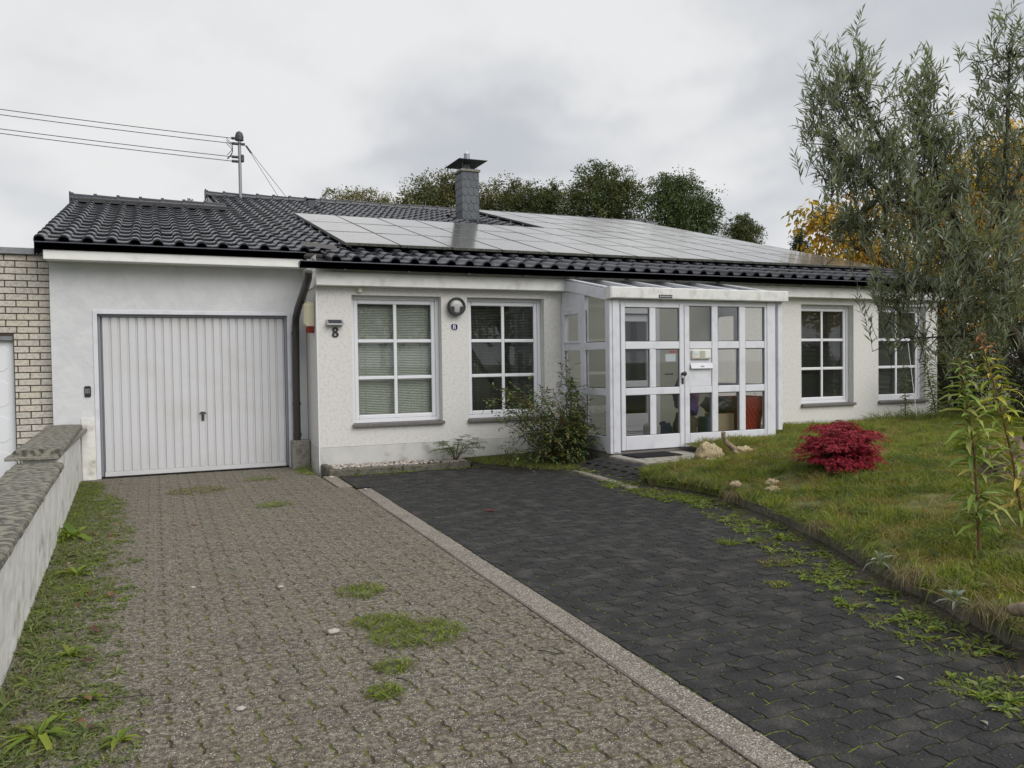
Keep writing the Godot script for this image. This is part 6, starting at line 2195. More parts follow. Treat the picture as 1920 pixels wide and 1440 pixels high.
	for k in 60:
		var a := rng.randf() * TAU
		var q := base + Vector3(cos(a) * rng.randf_range(0.05, 0.3) - 0.1, rng.randf_range(0.02, 0.42), sin(a) * rng.randf_range(0.05, 0.26))
		tuft(m, q, 12, rng.randf_range(0.08, 0.16), 0.004, 0.04, 1.4, [Color(0.05, 0.065, 0.04), Color(0.065, 0.08, 0.05), Color(0.09, 0.10, 0.06)])
	solo("sedge_clump", m, M.grass, "dark grassy clump growing round the foot of the willow-leaved tree", "grass tuft", base)

func scatter(parent: Node3D, called: String, clumps: Array, spots: Array, material: Material) -> void:
	# spots: [Transform3D, Color]; the clumps are shared between them
	for k in clumps.size():
		var mine := []
		for i in range(k, spots.size(), clumps.size()):
			mine.append(spots[i])
		if mine.is_empty():
			continue
		var mm := MultiMesh.new()
		mm.transform_format = MultiMesh.TRANSFORM_3D
		mm.use_colors = true
		mm.mesh = clumps[k].mesh()
		mm.instance_count = mine.size()
		for i in mine.size():
			mm.set_instance_transform(i, mine[i][0])
			mm.set_instance_color(i, mine[i][1])
		var o := MultiMeshInstance3D.new()
		o.name = called
		o.multimesh = mm
		o.material_override = material
		parent.add_child(o, true)
		o.set_meta("kind", "stuff")

func grass_clump(n: int, h: float, w: float, spread: float, lean: float) -> MB:
	var m := MB.new()
	for i in n:
		var a := rng.randf() * TAU
		var r := sqrt(rng.randf()) * spread
		var out := Vector3(cos(a), 0, sin(a))
		var dirn := (Vector3.UP + Vector3(rng.randf_range(-1, 1), 0, rng.randf_range(-1, 1)) * lean + out * lean * 0.5).normalized()
		var side := dirn.cross(rdir()).normalized()
		var k := rng.randf_range(0.75, 1.25)
		m.col = Color(k, k * rng.randf_range(0.93, 1.07), k * 0.95)
		m.blade(out * r, dirn, h * rng.randf_range(0.5, 1.15), w, side, Vector3(rng.randf_range(-1, 1), -0.3, rng.randf_range(-1, 1)) * 0.8)
	return m

func stuff(called: String, label: String, category: String) -> Node3D:
	var o := Node3D.new()
	o.name = called
	add_child(o)
	tag(o, label, category)
	o.set_meta("kind", "stuff")
	return o

func lawn_grass() -> void:
	var o := stuff("grass", "short patchy lawn grass mixed with moss and dry straw", "grass")
	var clumps := []
	for i in 6:
		clumps.append(grass_clump(20, 0.105, 0.0048, 0.07, 0.65))
	var patch := FastNoiseLite.new()
	patch.seed = 21
	patch.frequency = 0.75
	patch.fractal_octaves = 3
	var greens := [Color(0.21, 0.28, 0.045), Color(0.26, 0.31, 0.05), Color(0.30, 0.33, 0.06), Color(0.17, 0.24, 0.045), Color(0.34, 0.32, 0.085)]
	var straw := [Color(0.36, 0.28, 0.12), Color(0.29, 0.22, 0.09), Color(0.43, 0.35, 0.16), Color(0.25, 0.22, 0.06)]
	var region := PackedVector2Array(LAWN_EDGE)
	region.append_array(PackedVector2Array([Vector2(9.5, 0), Vector2(16, -4), Vector2(16, -12), Vector2(13.75, -12), Vector2(13.75, -10.8), Vector2(8.62, -10.8), Vector2(8.62, -9.3), Vector2(6.82, -9.3), Vector2(6.82, -8.5)]))
	var spots := []
	var tries := 0
	while spots.size() < 14500 and tries < 90000:
		tries += 1
		# more tufts close to the drive
		var x := 3.2 + pow(rng.randf(), 1.25) * 12.0
		var z := -1.5 - pow(rng.randf(), 1.05) * 10.2
		if not in_poly(Vector2(x, z), region) or x > 2.5 + absf(z) * 1.65 + 1.5:
			continue
		var f := patch.get_noise_2d(x * 1.6, z * 1.6)
		var dry := f > 0.06
		if rng.randf() < 0.18:
			dry = not dry
		if patch.get_noise_2d(x * 2.6 + 15.0, z * 2.6) < -0.22 and rng.randf() < 0.85:
			continue
		if dry and rng.randf() < 0.35:
			continue
		var c := pick(straw if dry else greens, 0.2)
		var s := rng.randf_range(0.65, 1.25) * (0.8 if dry else 1.0) * (1.0 + 0.5 * patch.get_noise_2d(x * 0.9 + 40.0, z * 0.9))
		spots.append([Transform3D(Basis(Vector3.UP, rng.randf() * TAU).scaled(Vector3(s, s * rng.randf_range(0.7, 1.3), s)), Vector3(x, lawn_y(x, z) - 0.006, z)), c])
	scatter(o, "blades", clumps, spots, M.grass)
	# longer tufts, flattened straw and darker herb patches that break the lawn up
	var longs := []
	for i in 4:
		longs.append(grass_clump(26, 0.2, 0.006, 0.08, 0.75))
	spots = []
	tries = 0
	while spots.size() < 900 and tries < 20000:
		tries += 1
		var x := 3.5 + pow(rng.randf(), 1.5) * 9.0
		var z := -1.6 - rng.randf() * 8.8
		if not in_poly(Vector2(x, z), region) or x > 2.5 + absf(z) * 1.65 + 1.2:
			continue
		var f := patch.get_noise_2d(x * 2.2 + 70.0, z * 2.2)
		if f < 0.08 and rng.randf() < 0.9:
			continue
		var s := rng.randf_range(0.45, 1.0)
		var dry := patch.get_noise_2d(x * 1.6, z * 1.6) > 0.02
		spots.append([Transform3D(Basis(Vector3.UP, rng.randf() * TAU).scaled(Vector3(s * 1.3, s * rng.randf_range(0.4, 0.95), s * 1.3)), Vector3(x, lawn_y(x, z) - 0.01, z)), pick(straw if dry else [Color(0.11, 0.17, 0.035), Color(0.14, 0.20, 0.04), Color(0.19, 0.23, 0.05)], 0.25)])
	scatter(o, "long_blades", longs, spots, M.grass)
	# broad low weeds, moss and clover between the blades
	var cl := []
	for i in 4:
		var m := MB.new()
		for k in 14:
			var a := rng.randf() * TAU
			var r := sqrt(rng.randf()) * 0.07
			m.col = Color(1, 1, 1) * rng.randf_range(0.75, 1.25)
			m.bend_leaf(Vector3(cos(a) * r, rng.randf_range(0.01, 0.04), sin(a) * r), Vector3(cos(a * 1.7), 0.3, sin(a * 1.7)).normalized(), Vector3.UP, rng.randf_range(0.02, 0.04), rng.randf_range(0.014, 0.024), 0.25)
		cl.append(m)
	spots = []
	tries = 0
	while spots.size() < 2600 and tries < 30000:
		tries += 1
		var x := 3.3 + pow(rng.randf(), 1.5) * 9.0
		var z := -1.6 - rng.randf() * 8.5
		if not in_poly(Vector2(x, z), region) or x > 2.5 + absf(z) * 1.65 + 1.0:
			continue
		if patch.get_noise_2d(x * 1.6, z * 1.6) > 0.1:
			continue
		var s := rng.randf_range(0.6, 1.3)
		spots.append([Transform3D(Basis(Vector3.UP, rng.randf() * TAU).scaled(Vector3.ONE * s), Vector3(x, lawn_y(x, z) + 0.004, z)), pick([Color(0.09, 0.145, 0.042), Color(0.115, 0.175, 0.042), Color(0.15, 0.185, 0.042), Color(0.10, 0.14, 0.06)], 0.2)])
	scatter(o, "clover", cl, spots, M.grass)

func rosette(m: MB, c: Vector3, n: int, l: float, w: float, cols: Array, rise := 0.5, droop := 0.5) -> void:
	for i in n:
		var a := TAU * i / n + rng.randf_range(-0.7, 0.7)
		var k := rng.randf_range(0.45, 1.15)
		var d := Vector3(cos(a), rise * rng.randf_range(0.1, 2.0), sin(a)).normalized()
		m.col = pick(cols, 0.2)
		m.bend_leaf(c + Vector3(cos(a), 0, sin(a)) * 0.008, d, Vector3.UP, l * k, w * k, droop * rng.randf_range(0.5, 1.2))

func tuft(m: MB, c: Vector3, n: int, h: float, w: float, spread: float, lean: float, cols: Array) -> void:
	for i in n:
		var a := rng.randf() * TAU
		var r := sqrt(rng.randf()) * spread
		var dirn := (Vector3.UP + Vector3(cos(a), 0, sin(a)) * lean * rng.randf() + Vector3(rng.randf_range(-1, 1), 0, rng.randf_range(-1, 1)) * lean * 0.4).normalized()
		m.col = pick(cols, 0.22)
		m.blade(c + Vector3(cos(a) * r, 0, sin(a) * r), dirn, h * rng.randf_range(0.5, 1.15), w, dirn.cross(rdir()).normalized(), Vector3(cos(a), -0.5, sin(a)) * 0.8)

const FRESH := [Color(0.17, 0.25, 0.028), Color(0.21, 0.29, 0.036), Color(0.26, 0.31, 0.04), Color(0.13, 0.205, 0.03)]
const DULL := [Color(0.16, 0.215, 0.055), Color(0.21, 0.255, 0.09), Color(0.24, 0.27, 0.10), Color(0.13, 0.17, 0.055)]
const DRY := [Color(0.25, 0.20, 0.11), Color(0.20, 0.155, 0.085), Color(0.31, 0.26, 0.15), Color(0.15, 0.115, 0.06)]

func weeds() -> void:
	# weeds along the foot of the garden wall
	var o := stuff("wall_weeds", "dense strip of low weeds and moss along the foot of the garden wall", "weeds")
	var m := MB.new()
	var fd := FastNoiseLite.new()
	fd.frequency = 1.1
	for k in 4200:
		var z := -2.3 - rng.randf() * 9.1
		var xw := lerpf(-0.67, -0.88, (-4.26 - z) / 7.23)
		var wide := 0.50 + 0.2 * fd.get_noise_2d(z, 3.0) - maxf(0.0, (-9.0 - z)) * 0.12
		var u := pow(rng.randf(), 1.35)
		var p := Vector3(xw + 0.02 + u * wide, -0.002, z)
		var f := fd.get_noise_2d(p.x * 3.0, p.z * 2.0)
		if f < -0.25 and rng.randf() < 0.7:
			continue
		var near := 1.0 - u
		var cols: Array = FRESH if f > 0.36 else DULL
		var t := rng.randf()
		if t < 0.36:
			rosette(m, p, rng.randi_range(5, 9), rng.randf_range(0.025, 0.06) * (0.7 + near * 0.6), rng.randf_range(0.010, 0.02), cols, 0.35, 0.4)
		elif t < 0.78:
			tuft(m, p, rng.randi_range(5, 9), rng.randf_range(0.025, 0.065) * (0.55 + near * 0.75), 0.004, 0.035, 1.0, cols)
		elif t < 0.88:
			tuft(m, p, 5, 0.05 + near * 0.04, 0.0025, 0.03, 1.2, DRY)
		else:
			rosette(m, p, rng.randi_range(5, 8), rng.randf_range(0.05, 0.09) * (0.6 + near * 0.6), 0.016, cols, 0.6, 0.5)
	part("leaves", m, M.grass, o, "stuff")
	# bigger single weeds in that strip
	var big := [[Vector3(-0.45, 0, -3.62), 11, 0.19, 0.032, 0.28, "large plantain with long arching leaves beside the garden wall"], [Vector3(-0.30, 0, -3.95), 12, 0.11, 0.03, 0.45, "bushy green weed near the plantain"], [Vector3(-0.16, 0, -3.45), 10, 0.085, 0.028, 0.5, "small fresh green rosette at the edge of the grey pavers"], [Vector3(-0.66, 0, -7.75), 13, 0.24, 0.075, 0.55, "big broad-leaved dock plant against the garden wall"], [Vector3(-0.52, 0, -6.35), 10, 0.15, 0.04, 0.5, "pale green leafy weed halfway along the garden wall"], [Vector3(-0.42, 0, -4.6), 12, 0.12, 0.035, 0.5, "leafy rosette among moss beside the garden wall"]]
	for b in big:
		m = MB.new()
		rosette(m, b[0], b[1], b[2], b[3], FRESH, b[4], 0.5)
		rosette(m, b[0], 5, b[2] * 0.6, b[3] * 0.8, FRESH, b[4] + 0.8, 0.3)
		solo("leafy_weed", m, M.grass, b[5], "weed", b[0])
	# tufts growing out of the grey paving
	var tf := [[Vector3(1.17, 0, -5.07), 0.16, 0.12, 130, "smallest round green weed patch between the grey pavers"], [Vector3(1.13, 0, -4.42), 0.17, 0.10, 130, "feathery green weed patch left of the largest one on the drive"], [Vector3(1.25, 0, -4.12), 0.26, 0.17, 330, "largest feathery yellow-green weed patch on the grey drive"], [Vector3(1.01, 0, -3.73), 0.09, 0.07, 70, "little weed sprig below the largest patch on the drive"], [Vector3(0.90, 0, -3.44), 0.09, 0.06, 70, "low weed sprig with a twig beside it on the drive"], [Vector3(0.43, 0, -10.0), 0.34, 0.22, 260, "thin dry grass patch in front of the garage door"], [Vector3(1.1, 0, -8.59), 0.2, 0.12, 120, "small bright weed patch between garage and corner"], [Vector3(1.2, 0, -10.6), 0.2, 0.12, 90, "faint moss patch close to the garage door"]]
	for i in tf.size():
		var t: Array = tf[i]
		m = MB.new()
		for k in int(t[3]):
			var a := rng.randf() * TAU
			var r := sqrt(rng.randf())
			var p: Vector3 = t[0] + Vector3(cos(a) * r * t[1], 0.0, sin(a) * r * t[2] * 1.3)
			var cols: Array = DRY if i == 5 and rng.randf() < 0.6 else (FRESH if rng.randf() < 0.8 else DRY)
			var h := 0.03 if i >= 5 else 0.06
			if rng.randf() < 0.5:
				tuft(m, p, 4, h, 0.0032, 0.012, 1.5, cols)
			else:
				for q in 3:
					var d := Vector3(cos(a + q * 2.0), 0.5, sin(a + q * 2.0)).normalized()
					m.col = pick(cols)
					m.leaf(p + Vector3(0, 0.006 + 0.01 * q, 0), d, Vector3.UP, rng.randf_range(0.02, 0.042), 0.009)
		solo("weed_patch", m, M.grass, t[4], "weed", t[0])
	# joint moss and sprigs over both pavings
	o = stuff("joint_sprigs", "tiny moss sprigs and straw in the joints of the paving", "moss")
	m = MB.new()
	for k in 900:
		var x := rng.randf_range(-0.3, 5.0)
		var z := -2.0 - pow(rng.randf(), 1.2) * 9.0
		if x > 2.2 and not in_poly(Vector2(x, -z), BLACK):
			continue
		var row := snappedf(-z - 1.3, PH) + 1.3
		tuft(m, Vector3(x, -0.002, -row), 3, 0.014, 0.0025, 0.012, 1.6, FRESH if rng.randf() < 0.7 else DRY)
	part("sprigs", m, M.grass, o, "stuff")
	# weeds along the foot of the lawn kerb
	o = stuff("kerb_weeds", "straggling clover, straw and grass along the foot of the lawn kerb", "weeds")
	m = MB.new()
	for k in 4200:
		var i := rng.randi_range(1, LAWN_EDGE.size() - 3)
		var a := LAWN_EDGE[i]
		var b := LAWN_EDGE[i + 1]
		var e := a.lerp(b, rng.randf())
		var nrm := Vector2(-(b - a).y, (b - a).x).normalized()
		if nrm.x > 0:
			nrm = -nrm
		var u := pow(rng.randf(), 2.0)
		var q := e + nrm * (u * 0.62 - 0.06)
		if fd.get_noise_2d(q.x * 2.5 + 9.0, q.y * 2.5) < -0.12 and rng.randf() < 0.85:
			continue
		var p := Vector3(q.x, 0.0, q.y)
		if q.distance_to(e) < 0.06:
			p.y = 0.1
		var t := rng.randf()
		if t < 0.4:
			rosette(m, p, rng.randi_range(5, 8), rng.randf_range(0.025, 0.065), rng.randf_range(0.016, 0.03), FRESH if rng.randf() < 0.7 else DULL, 0.5, 0.3)
		elif t < 0.7:
			tuft(m, p, 6, rng.randf_range(0.03, 0.07), 0.0032, 0.03, 1.1, FRESH)
		else:
			tuft(m, p, 6, rng.randf_range(0.03, 0.09), 0.0022, 0.04, 1.7, DRY)
	part("leaves", m, M.grass, o, "stuff")
	var tfs := [[Vector3(4.09, 0, -5.1), 90, 0.075, 0.07, FRESH, "bright grass tuft standing alone on the black paving"], [Vector3(3.95, 0, -4.45), 80, 0.055, 0.09, DRY, "flat straw-coloured grass tuft on the black paving edge"], [Vector3(3.62, 0, -4.02), 60, 0.045, 0.07, DRY, "smaller straw tuft beside the clover on the black paving"], [Vector3(3.22, 0, -2.38), 140, 0.04, 0.12, FRESH, "low clover mat with dry stalks on the black paving"]]
	for t in tfs:
		m = MB.new()
		tuft(m, t[0], t[1], t[2], 0.0034, t[3], 1.3, t[4])
		tuft(m, t[0], 30, t[2], 0.0025, t[3] * 1.4, 2.0, DRY)
		for k in 26:
			rosette(m, t[0] + Vector3(rng.randf_range(-1, 1), 0, rng.randf_range(-1, 1)) * t[3], 4, 0.022, 0.014, FRESH, 0.5, 0.2)
		solo("grass_tuft", m, M.grass, t[5], "weed", t[0])
	# grass that spills over the kerb, leaving bare stretches
	o = stuff("overhanging_grass", "long grass and straw spilling over the lawn kerb", "grass")
	m = MB.new()
	for k in 1900:
		var i := rng.randi_range(2, LAWN_EDGE.size() - 3)
		var e := LAWN_EDGE[i].lerp(LAWN_EDGE[i + 1], rng.randf())
		if fd.get_noise_1d(e.y * 1.7 + 3.0) < -0.08 and rng.randf() < 0.85:
			continue
		var c := Vector3(e.x + rng.randf_range(0.0, 0.16), 0.108, e.y + rng.randf_range(-0.03, 0.03))
		var out := Vector3(-1.0, 0, rng.randf_range(-0.9, 0.6)).normalized()
		var l := rng.randf_range(0.05, 0.16)
		m.col = pick(DRY if rng.randf() < 0.35 else (FRESH if rng.randf() < 0.6 else DULL), 0.25)
		var w := out.cross(Vector3.UP).normalized() * rng.randf_range(0.0018, 0.0036)
		var lift := rng.randf_range(0.2, 0.7)
		var p1 := c + Vector3(0, l * lift, 0) + out * l * 0.35
		var p2 := c + out * l * 0.8 + Vector3(0, l * (lift - 0.35), 0)
		var p3 := c + out * l + Vector3(0, l * (lift - 0.85), 0)
		m.quad(c - w, c + w, p1 + w, p1 - w)
		m.quad(p1 - w, p1 + w, p2 + w, p2 - w)
		m.tri(p2 - w, p2 + w, p3)
	part("blades", m, M.grass, o, "stuff")
	# big dry tufts hanging over the kerb
	var hang := [[Vector3(4.14, 0.13, -3.42), "long brown grass tuft hanging over the lawn kerb"], [Vector3(3.93, 0.13, -2.78), "brown grass tuft with silver leaves beside it on the kerb"], [Vector3(3.72, 0.13, -2.2), "dry grass tuft overhanging the nearest kerb stone"], [Vector3(5.2, 0.1, -6.35), "reddish dry grass tuft at the far kerb end"], [Vector3(4.72, 0.13, -4.72), "small dry tuft between two kerb stones"]]
	for t in hang:
		m = MB.new()
		for k in 210:
			var a := rng.randf() * TAU
			var c: Vector3 = t[0] + Vector3(cos(a) * rng.randf() * 0.14, 0, sin(a) * rng.randf() * 0.16)
			var out := Vector3(-0.7 + rng.randf_range(-0.6, 0.9), 0, rng.randf_range(-1.0, 1.0)).normalized()
			var l := rng.randf_range(0.05, 0.17)
			m.col = pick(DRY, 0.3)
			var side := out.cross(Vector3.UP).normalized()
			var p1 := c + Vector3(0, l * 0.35, 0) + out * l * 0.3
			var p2 := c + out * l * 0.75 + Vector3(0, l * 0.05, 0)
			var p3 := c + out * l * 0.95 - Vector3(0, l * 0.45, 0)
			var w := side * 0.0013
			m.quad(c - w, c + w, p1 + w, p1 - w)
			m.quad(p1 - w, p1 + w, p2 + w, p2 - w)
			m.tri(p2 - w, p2 + w, p3)
		solo("dry_grass", m, M.grass, t[1], "grass tuft", t[0])
	# silver-leaved plants
	for t in [[Vector3(4.16, 0.14, -3.72), "silver woolly-leaved plant on the kerb beside brown grass"], [Vector3(3.86, 0.14, -2.96), "pale silver plant drooping over the kerb"]]:
		m = MB.new()
		var silver := [Color(0.27, 0.31, 0.26), Color(0.22, 0.27, 0.22), Color(0.34, 0.37, 0.32)]
		rosette(m, t[0] + Vector3(0, 0.02, 0), 9, 0.085, 0.03, silver, 0.8, 0.4)
		rosette(m, t[0] + Vector3(0, 0.04, 0), 6, 0.06, 0.024, silver, 1.6, 0.2)
		rosette(m, t[0], 6, 0.09, 0.03, silver, 0.2, 0.7)
		solo("silver_plant", m, M.grass, t[1], "plant", t[0])
	m = MB.new()
	for k in 60:
		var x := rng.randf_range(2.3, 4.1)
		var p := Vector3(x, 0.0, -10.42 + rng.randf_range(0.0, 0.1))
		if rng.randf() < 0.5:
			rosette(m, p, 6, 0.045, 0.016, FRESH, 0.5, 0.4)
		else:
			tuft(m, p, 6, 0.05, 0.004, 0.04, 1.0, FRESH if rng.randf() < 0.6 else DRY)
	solo("kerb_weed", m, M.grass, "small weeds along the front of the planter kerb", "weed", Vector3(3.2, 0, -10.4))
	# corner weeds at the downpipe, and tall grass below the right-hand windows
	m = MB.new()
	for k in 26:
		tuft(m, Vector3(1.88 + rng.randf_range(-0.14, 0.1), 0.0, -11.2 + rng.randf_range(-0.3, 0.5)), 9, rng.randf_range(0.05, 0.1), 0.005, 0.04, 0.9, FRESH)
	solo("corner_weed", m, M.grass, "green weeds in the corner below the downpipe", "weed", Vector3(1.88, 0, -11.1))
	m = MB.new()
	for k in 90:
		var x := rng.randf_range(11.3, 13.5)
		tuft(m, Vector3(x, 0.27, -10.55 + rng.randf_range(-0.2, 0.35)), 9, rng.randf_range(0.15, 0.42), 0.009, 0.06, 0.8, DULL)
	solo("tall_grass", m, M.grass, "long arching grass along the wall under the right-hand windows", "grass", Vector3(12.4, 0.27, -10.5))

# ---------------------------------------------------------------- garden plants
func compound_leaf(m: MB, p: Vector3, d: Vector3, up: Vector3, l: float, pairs: int, ll: float, lw: float, cols: Array) -> void:
	var side := d.cross(up).normalized()
	for i in pairs:
		var u := (i + 1.0) / (pairs + 0.5)
		var q := p + d * l * u - Vector3(0, 1, 0) * l * 0.25 * u * u
		for s in [-1, 1]:
			m.col = pick(cols, 0.2)
			m.leaf(q, (d * 0.55 + side * s + Vector3(0, rng.randf_range(-0.25, 0.15), 0)).normalized(), (up + rdir() * 0.3).normalized(), ll * rng.randf_range(0.8, 1.15), lw)
	m.col = pick(cols, 0.2)
	m.leaf(p + d * l - Vector3(0, l * 0.25, 0), (d - Vector3(0, 0.4, 0)).normalized(), up, ll * 1.1, lw)

func garden() -> void:
	# rose bush in front of window and porch
	var base := Vector3(5.18, 0.06, -9.98)
	var o := thing("rose_bush", "straggly dark green rose bush between window and porch", "bush", base)
	var st := MB.new()
	var lf := MB.new()
	var ROSE := [Color(0.075, 0.125, 0.045), Color(0.105, 0.16, 0.052), Color(0.145, 0.20, 0.06), Color(0.085, 0.125, 0.06), Color(0.19, 0.15, 0.05)]
	for k in 40:
		var a := rng.randf() * TAU
		var sp := rng.randf_range(0.15, 1.15)
		var h := rng.randf_range(0.4, 1.38) * (1.1 - 0.36 * sp)
		var tip := base + Vector3(cos(a) * sp * (1.0 if cos(a) > 0.0 else 1.15) - 0.08, h, sin(a) * sp * 0.5 + 0.05)
		tip.x = minf(tip.x, 5.95 if tip.z > -9.4 else 5.56)
		tip.z = maxf(tip.z, -10.8)
		var s0 := base + Vector3(rng.randf_range(-0.25, 0.2), -0.03, rng.randf_range(-0.15, 0.15))
		var pts := curve_pts(s0, tip, Vector3(0, h * 0.12, 0), 7, 0.025)
		st.col = Color(0.09, 0.075, 0.03) if k % 3 else Color(0.12, 0.04, 0.025)
		st.tube(pts, taper(0.009, 0.003, 7), 5)
		for j in range(2, 8):
			for q in 5:
				var p: Vector3 = pts[j].lerp(pts[maxi(j - 1, 0)], rng.randf())
				var d := (rdir() + Vector3(0, 0.35, 0)).normalized()
				var sub := p + d * rng.randf_range(0.02, 0.13)
				st.tube([p, sub], [0.002, 0.0015], 3, false)
				compound_leaf(lf, sub, (d + Vector3(0, -0.2, 0)).normalized(), Vector3.UP, rng.randf_range(0.07, 0.12), 2, rng.randf_range(0.05, 0.075), 0.032, ROSE)
	for k in 130:
		var p := base + Vector3(rng.randf_range(-0.95, 0.4), rng.randf_range(0.02, 0.32), rng.randf_range(-0.2, 0.45))
		compound_leaf(lf, p, (rdir() + Vector3(0, 0.4, 0)).normalized(), Vector3.UP, 0.1, 2, 0.065, 0.03, ROSE)
	part("canes", st, M.stem, o)
	part("foliage", lf, M.leaf, o)
	# grass and dead leaves under the rose
	var gs := stuff("bed_grass", "yellow-green grass patch under the rose bush", "grass")
	var m := MB.new()
	for k in 1500:
		var x := rng.randf_range(4.0, 5.62)
		var z := rng.randf_range(-10.8, -9.35)
		if z > lerpf(-10.35, -9.42, clampf((x - 4.0) / 0.75, 0, 1)):
			continue
		var y := 0.02 + 0.05 * clampf((-9.5 - z), 0, 1)
		tuft(m, Vector3(x, y, z), 6, rng.randf_range(0.03, 0.1), 0.0045, 0.04, 1.0, FRESH if rng.randf() < 0.7 else DRY)
	part("blades", m, M.grass, gs, "stuff")
	# ferny plant by the planter kerb
	base = Vector3(3.80, 0.07, -10.6)
	o = thing("ferny_plant", "bright green plant with divided leaves at the foot of the house wall", "plant", base)
	st = MB.new()
	lf = MB.new()
	for k in 15:
		var a := TAU * k / 15.0 + rng.randf_range(-0.3, 0.3)
		var tip := base + Vector3(cos(a) * rng.randf_range(0.15, 0.36), rng.randf_range(0.12, 0.36), sin(a) * 0.14 + 0.1)
		st.col = Color(0.12, 0.10, 0.03)
		var pts := curve_pts(base, tip, Vector3(0, 0.08, 0), 5)
		st.tube(pts, taper(0.005, 0.002, 5), 5)
		for j in range(2, 6):
			for q in 2:
				compound_leaf(lf, pts[j], (Vector3(cos(a + rng.randf_range(-1.1, 1.1)), 0.15, sin(a + rng.randf_range(-1.1, 1.1)))).normalized(), Vector3.UP, 0.11, 3, 0.055, 0.018, [Color(0.085, 0.14, 0.035), Color(0.11, 0.165, 0.045), Color(0.07, 0.115, 0.035)])
	part("stems", st, M.stem, o)
	part("leaves", lf, M.leaf, o)
	maple()
	# tall leafy stalks in the lawn
	stalk(Vector3(4.78, 0.2, -3.5), Vector3(4.66, 1.43, -3.55), 150, 0.21, "tall green leafy stalk rising from the lawn beside the kerb", [Color(0.20, 0.29, 0.055), Color(0.25, 0.33, 0.06), Color(0.15, 0.22, 0.05), Color(0.30, 0.31, 0.08)], [0.45, 0.62])
	stalk(Vector3(5.44, 0.22, -3.64), Vector3(5.26, 1.60, -3.86), 130, 0.2, "yellowing leafy stalk with a reddish tip beside the tree", [Color(0.44, 0.43, 0.06), Color(0.29, 0.37, 0.055), Color(0.54, 0.44, 0.11), Color(0.24, 0.32, 0.055)], [])
	stalk(Vector3(12.95, 0.27, -10.3), Vector3(12.45, 1.75, -10.25), 170, 0.2, "leaning goldenrod stalk with yellow head before the right-hand window", [Color(0.10, 0.14, 0.04), Color(0.12, 0.16, 0.05), Color(0.15, 0.17, 0.06)], [])
	stalk(Vector3(12.15, 0.27, -10.3), Vector3(12.1, 1.45, -10.3), 90, 0.15, "slim green stalk beside the white stake", [Color(0.08, 0.12, 0.04), Color(0.10, 0.14, 0.05)], [])
	m = MB.new()
	m.tube([Vector3(12.36, 0.2, -10.22), Vector3(12.32, 1.0, -10.3), Vector3(12.27, 1.75, -10.36)], [0.006, 0.006, 0.005], 8)
	solo("garden_stake", m, M.enamel_white, "thin white garden stake leaning before the right-hand window", "stake", Vector3(12.36, 0.2, -10.22))
	# small rose at the right porch corner
	o = thing("small_rose", "thin young rose at the right porch corner", "rose", Vector3(8.85, 0.26, -10.2))
	st = MB.new()
	lf = MB.new()
	for k in 5:
		var tip := Vector3(8.85 + rng.randf_range(-0.22, 0.25), 0.3 + rng.randf_range(0.35, 0.68), -10.2 + rng.randf_range(-0.1, 0.1))
		var pts := curve_pts(Vector3(8.85, 0.24, -10.2), tip, Vector3(0, 0.05, 0), 5, 0.01)
		st.col = Color(0.08, 0.06, 0.03)
		st.tube(pts, taper(0.005, 0.002, 5), 5)
		for j in range(2, 6):
			compound_leaf(lf, pts[j], (rdir() + Vector3(0, 0.2, 0)).normalized(), Vector3.UP, 0.08, 2, 0.04, 0.018, [Color(0.06, 0.07, 0.03), Color(0.09, 0.06, 0.03)])
	part("canes", st, M.stem, o)
	part("foliage", lf, M.leaf, o)
	# rocks and a piece of root before the porch
	var rocks := [[Vector3(6.45, 0.17, -8.42), Vector3(0.19, 0.13, 0.14), "large yellow sandstone rock in front of the porch"], [Vector3(6.93, 0.2, -8.35), Vector3(0.15, 0.075, 0.1), "flat pale rock right of the root piece"], [Vector3(6.3, 0.14, -8.2), Vector3(0.09, 0.05, 0.07), "small pale stone before the large yellow rock"], [Vector3(5.5, 0.12, -6.2), Vector3(0.08, 0.05, 0.055), "whitish stone in the grass near the kerb"], [Vector3(5.72, 0.155, -6.45), Vector3(0.08, 0.04, 0.055), "pale stone half sunk in the lawn beside another"], [Vector3(5.38, 0.15, -6.6), Vector3(0.06, 0.035, 0.05), "little tan stone at the lawn edge"]]
	for i in rocks.size():
		m = MB.new()
		lumpy(m, rocks[i][0] + Vector3(0, rocks[i][1].y * 0.55, 0), rocks[i][1], 60 + i, 0.3, 22, 14)
		solo("rock", m, M.sandstone, rocks[i][2], "rock", rocks[i][0])
	m = MB.new()
	m.tube([Vector3(6.98, 0.2, -8.36), Vector3(6.86, 0.27, -8.42), Vector3(6.76, 0.36, -8.47), Vector3(6.72, 0.44, -8.48), Vector3(6.715, 0.50, -8.47)], [0.035, 0.04, 0.034, 0.026, 0.03], 9)
	m.tube([Vector3(6.80, 0.2, -8.3), Vector3(6.84, 0.27, -8.4), Vector3(6.76, 0.36, -8.46)], [0.028, 0.03, 0.02], 8)
	solo("root_piece", m, M.pale_wood, "gnarled piece of root standing beside the yellow rock", "driftwood", Vector3(6.86, 0.2, -8.4))
	m = MB.new()
	m.tube([Vector3(3.82, 0.2, -2.62), Vector3(3.78, 0.235, -2.52), Vector3(3.8, 0.24, -2.42), Vector3(3.77, 0.22, -2.34)], [0.03, 0.038, 0.03, 0.018], 9)
	solo("wood_piece", m, M.pale_wood, "bleached piece of wood lying on the kerb edge of the lawn", "driftwood", Vector3(3.8, 0.2, -2.5))
	# pebbles on the planter strip: too many to count
	var pb := stuff("pebbles", "pale pebbles filling the strip at the foot of the house wall", "pebbles")
	var kinds := []
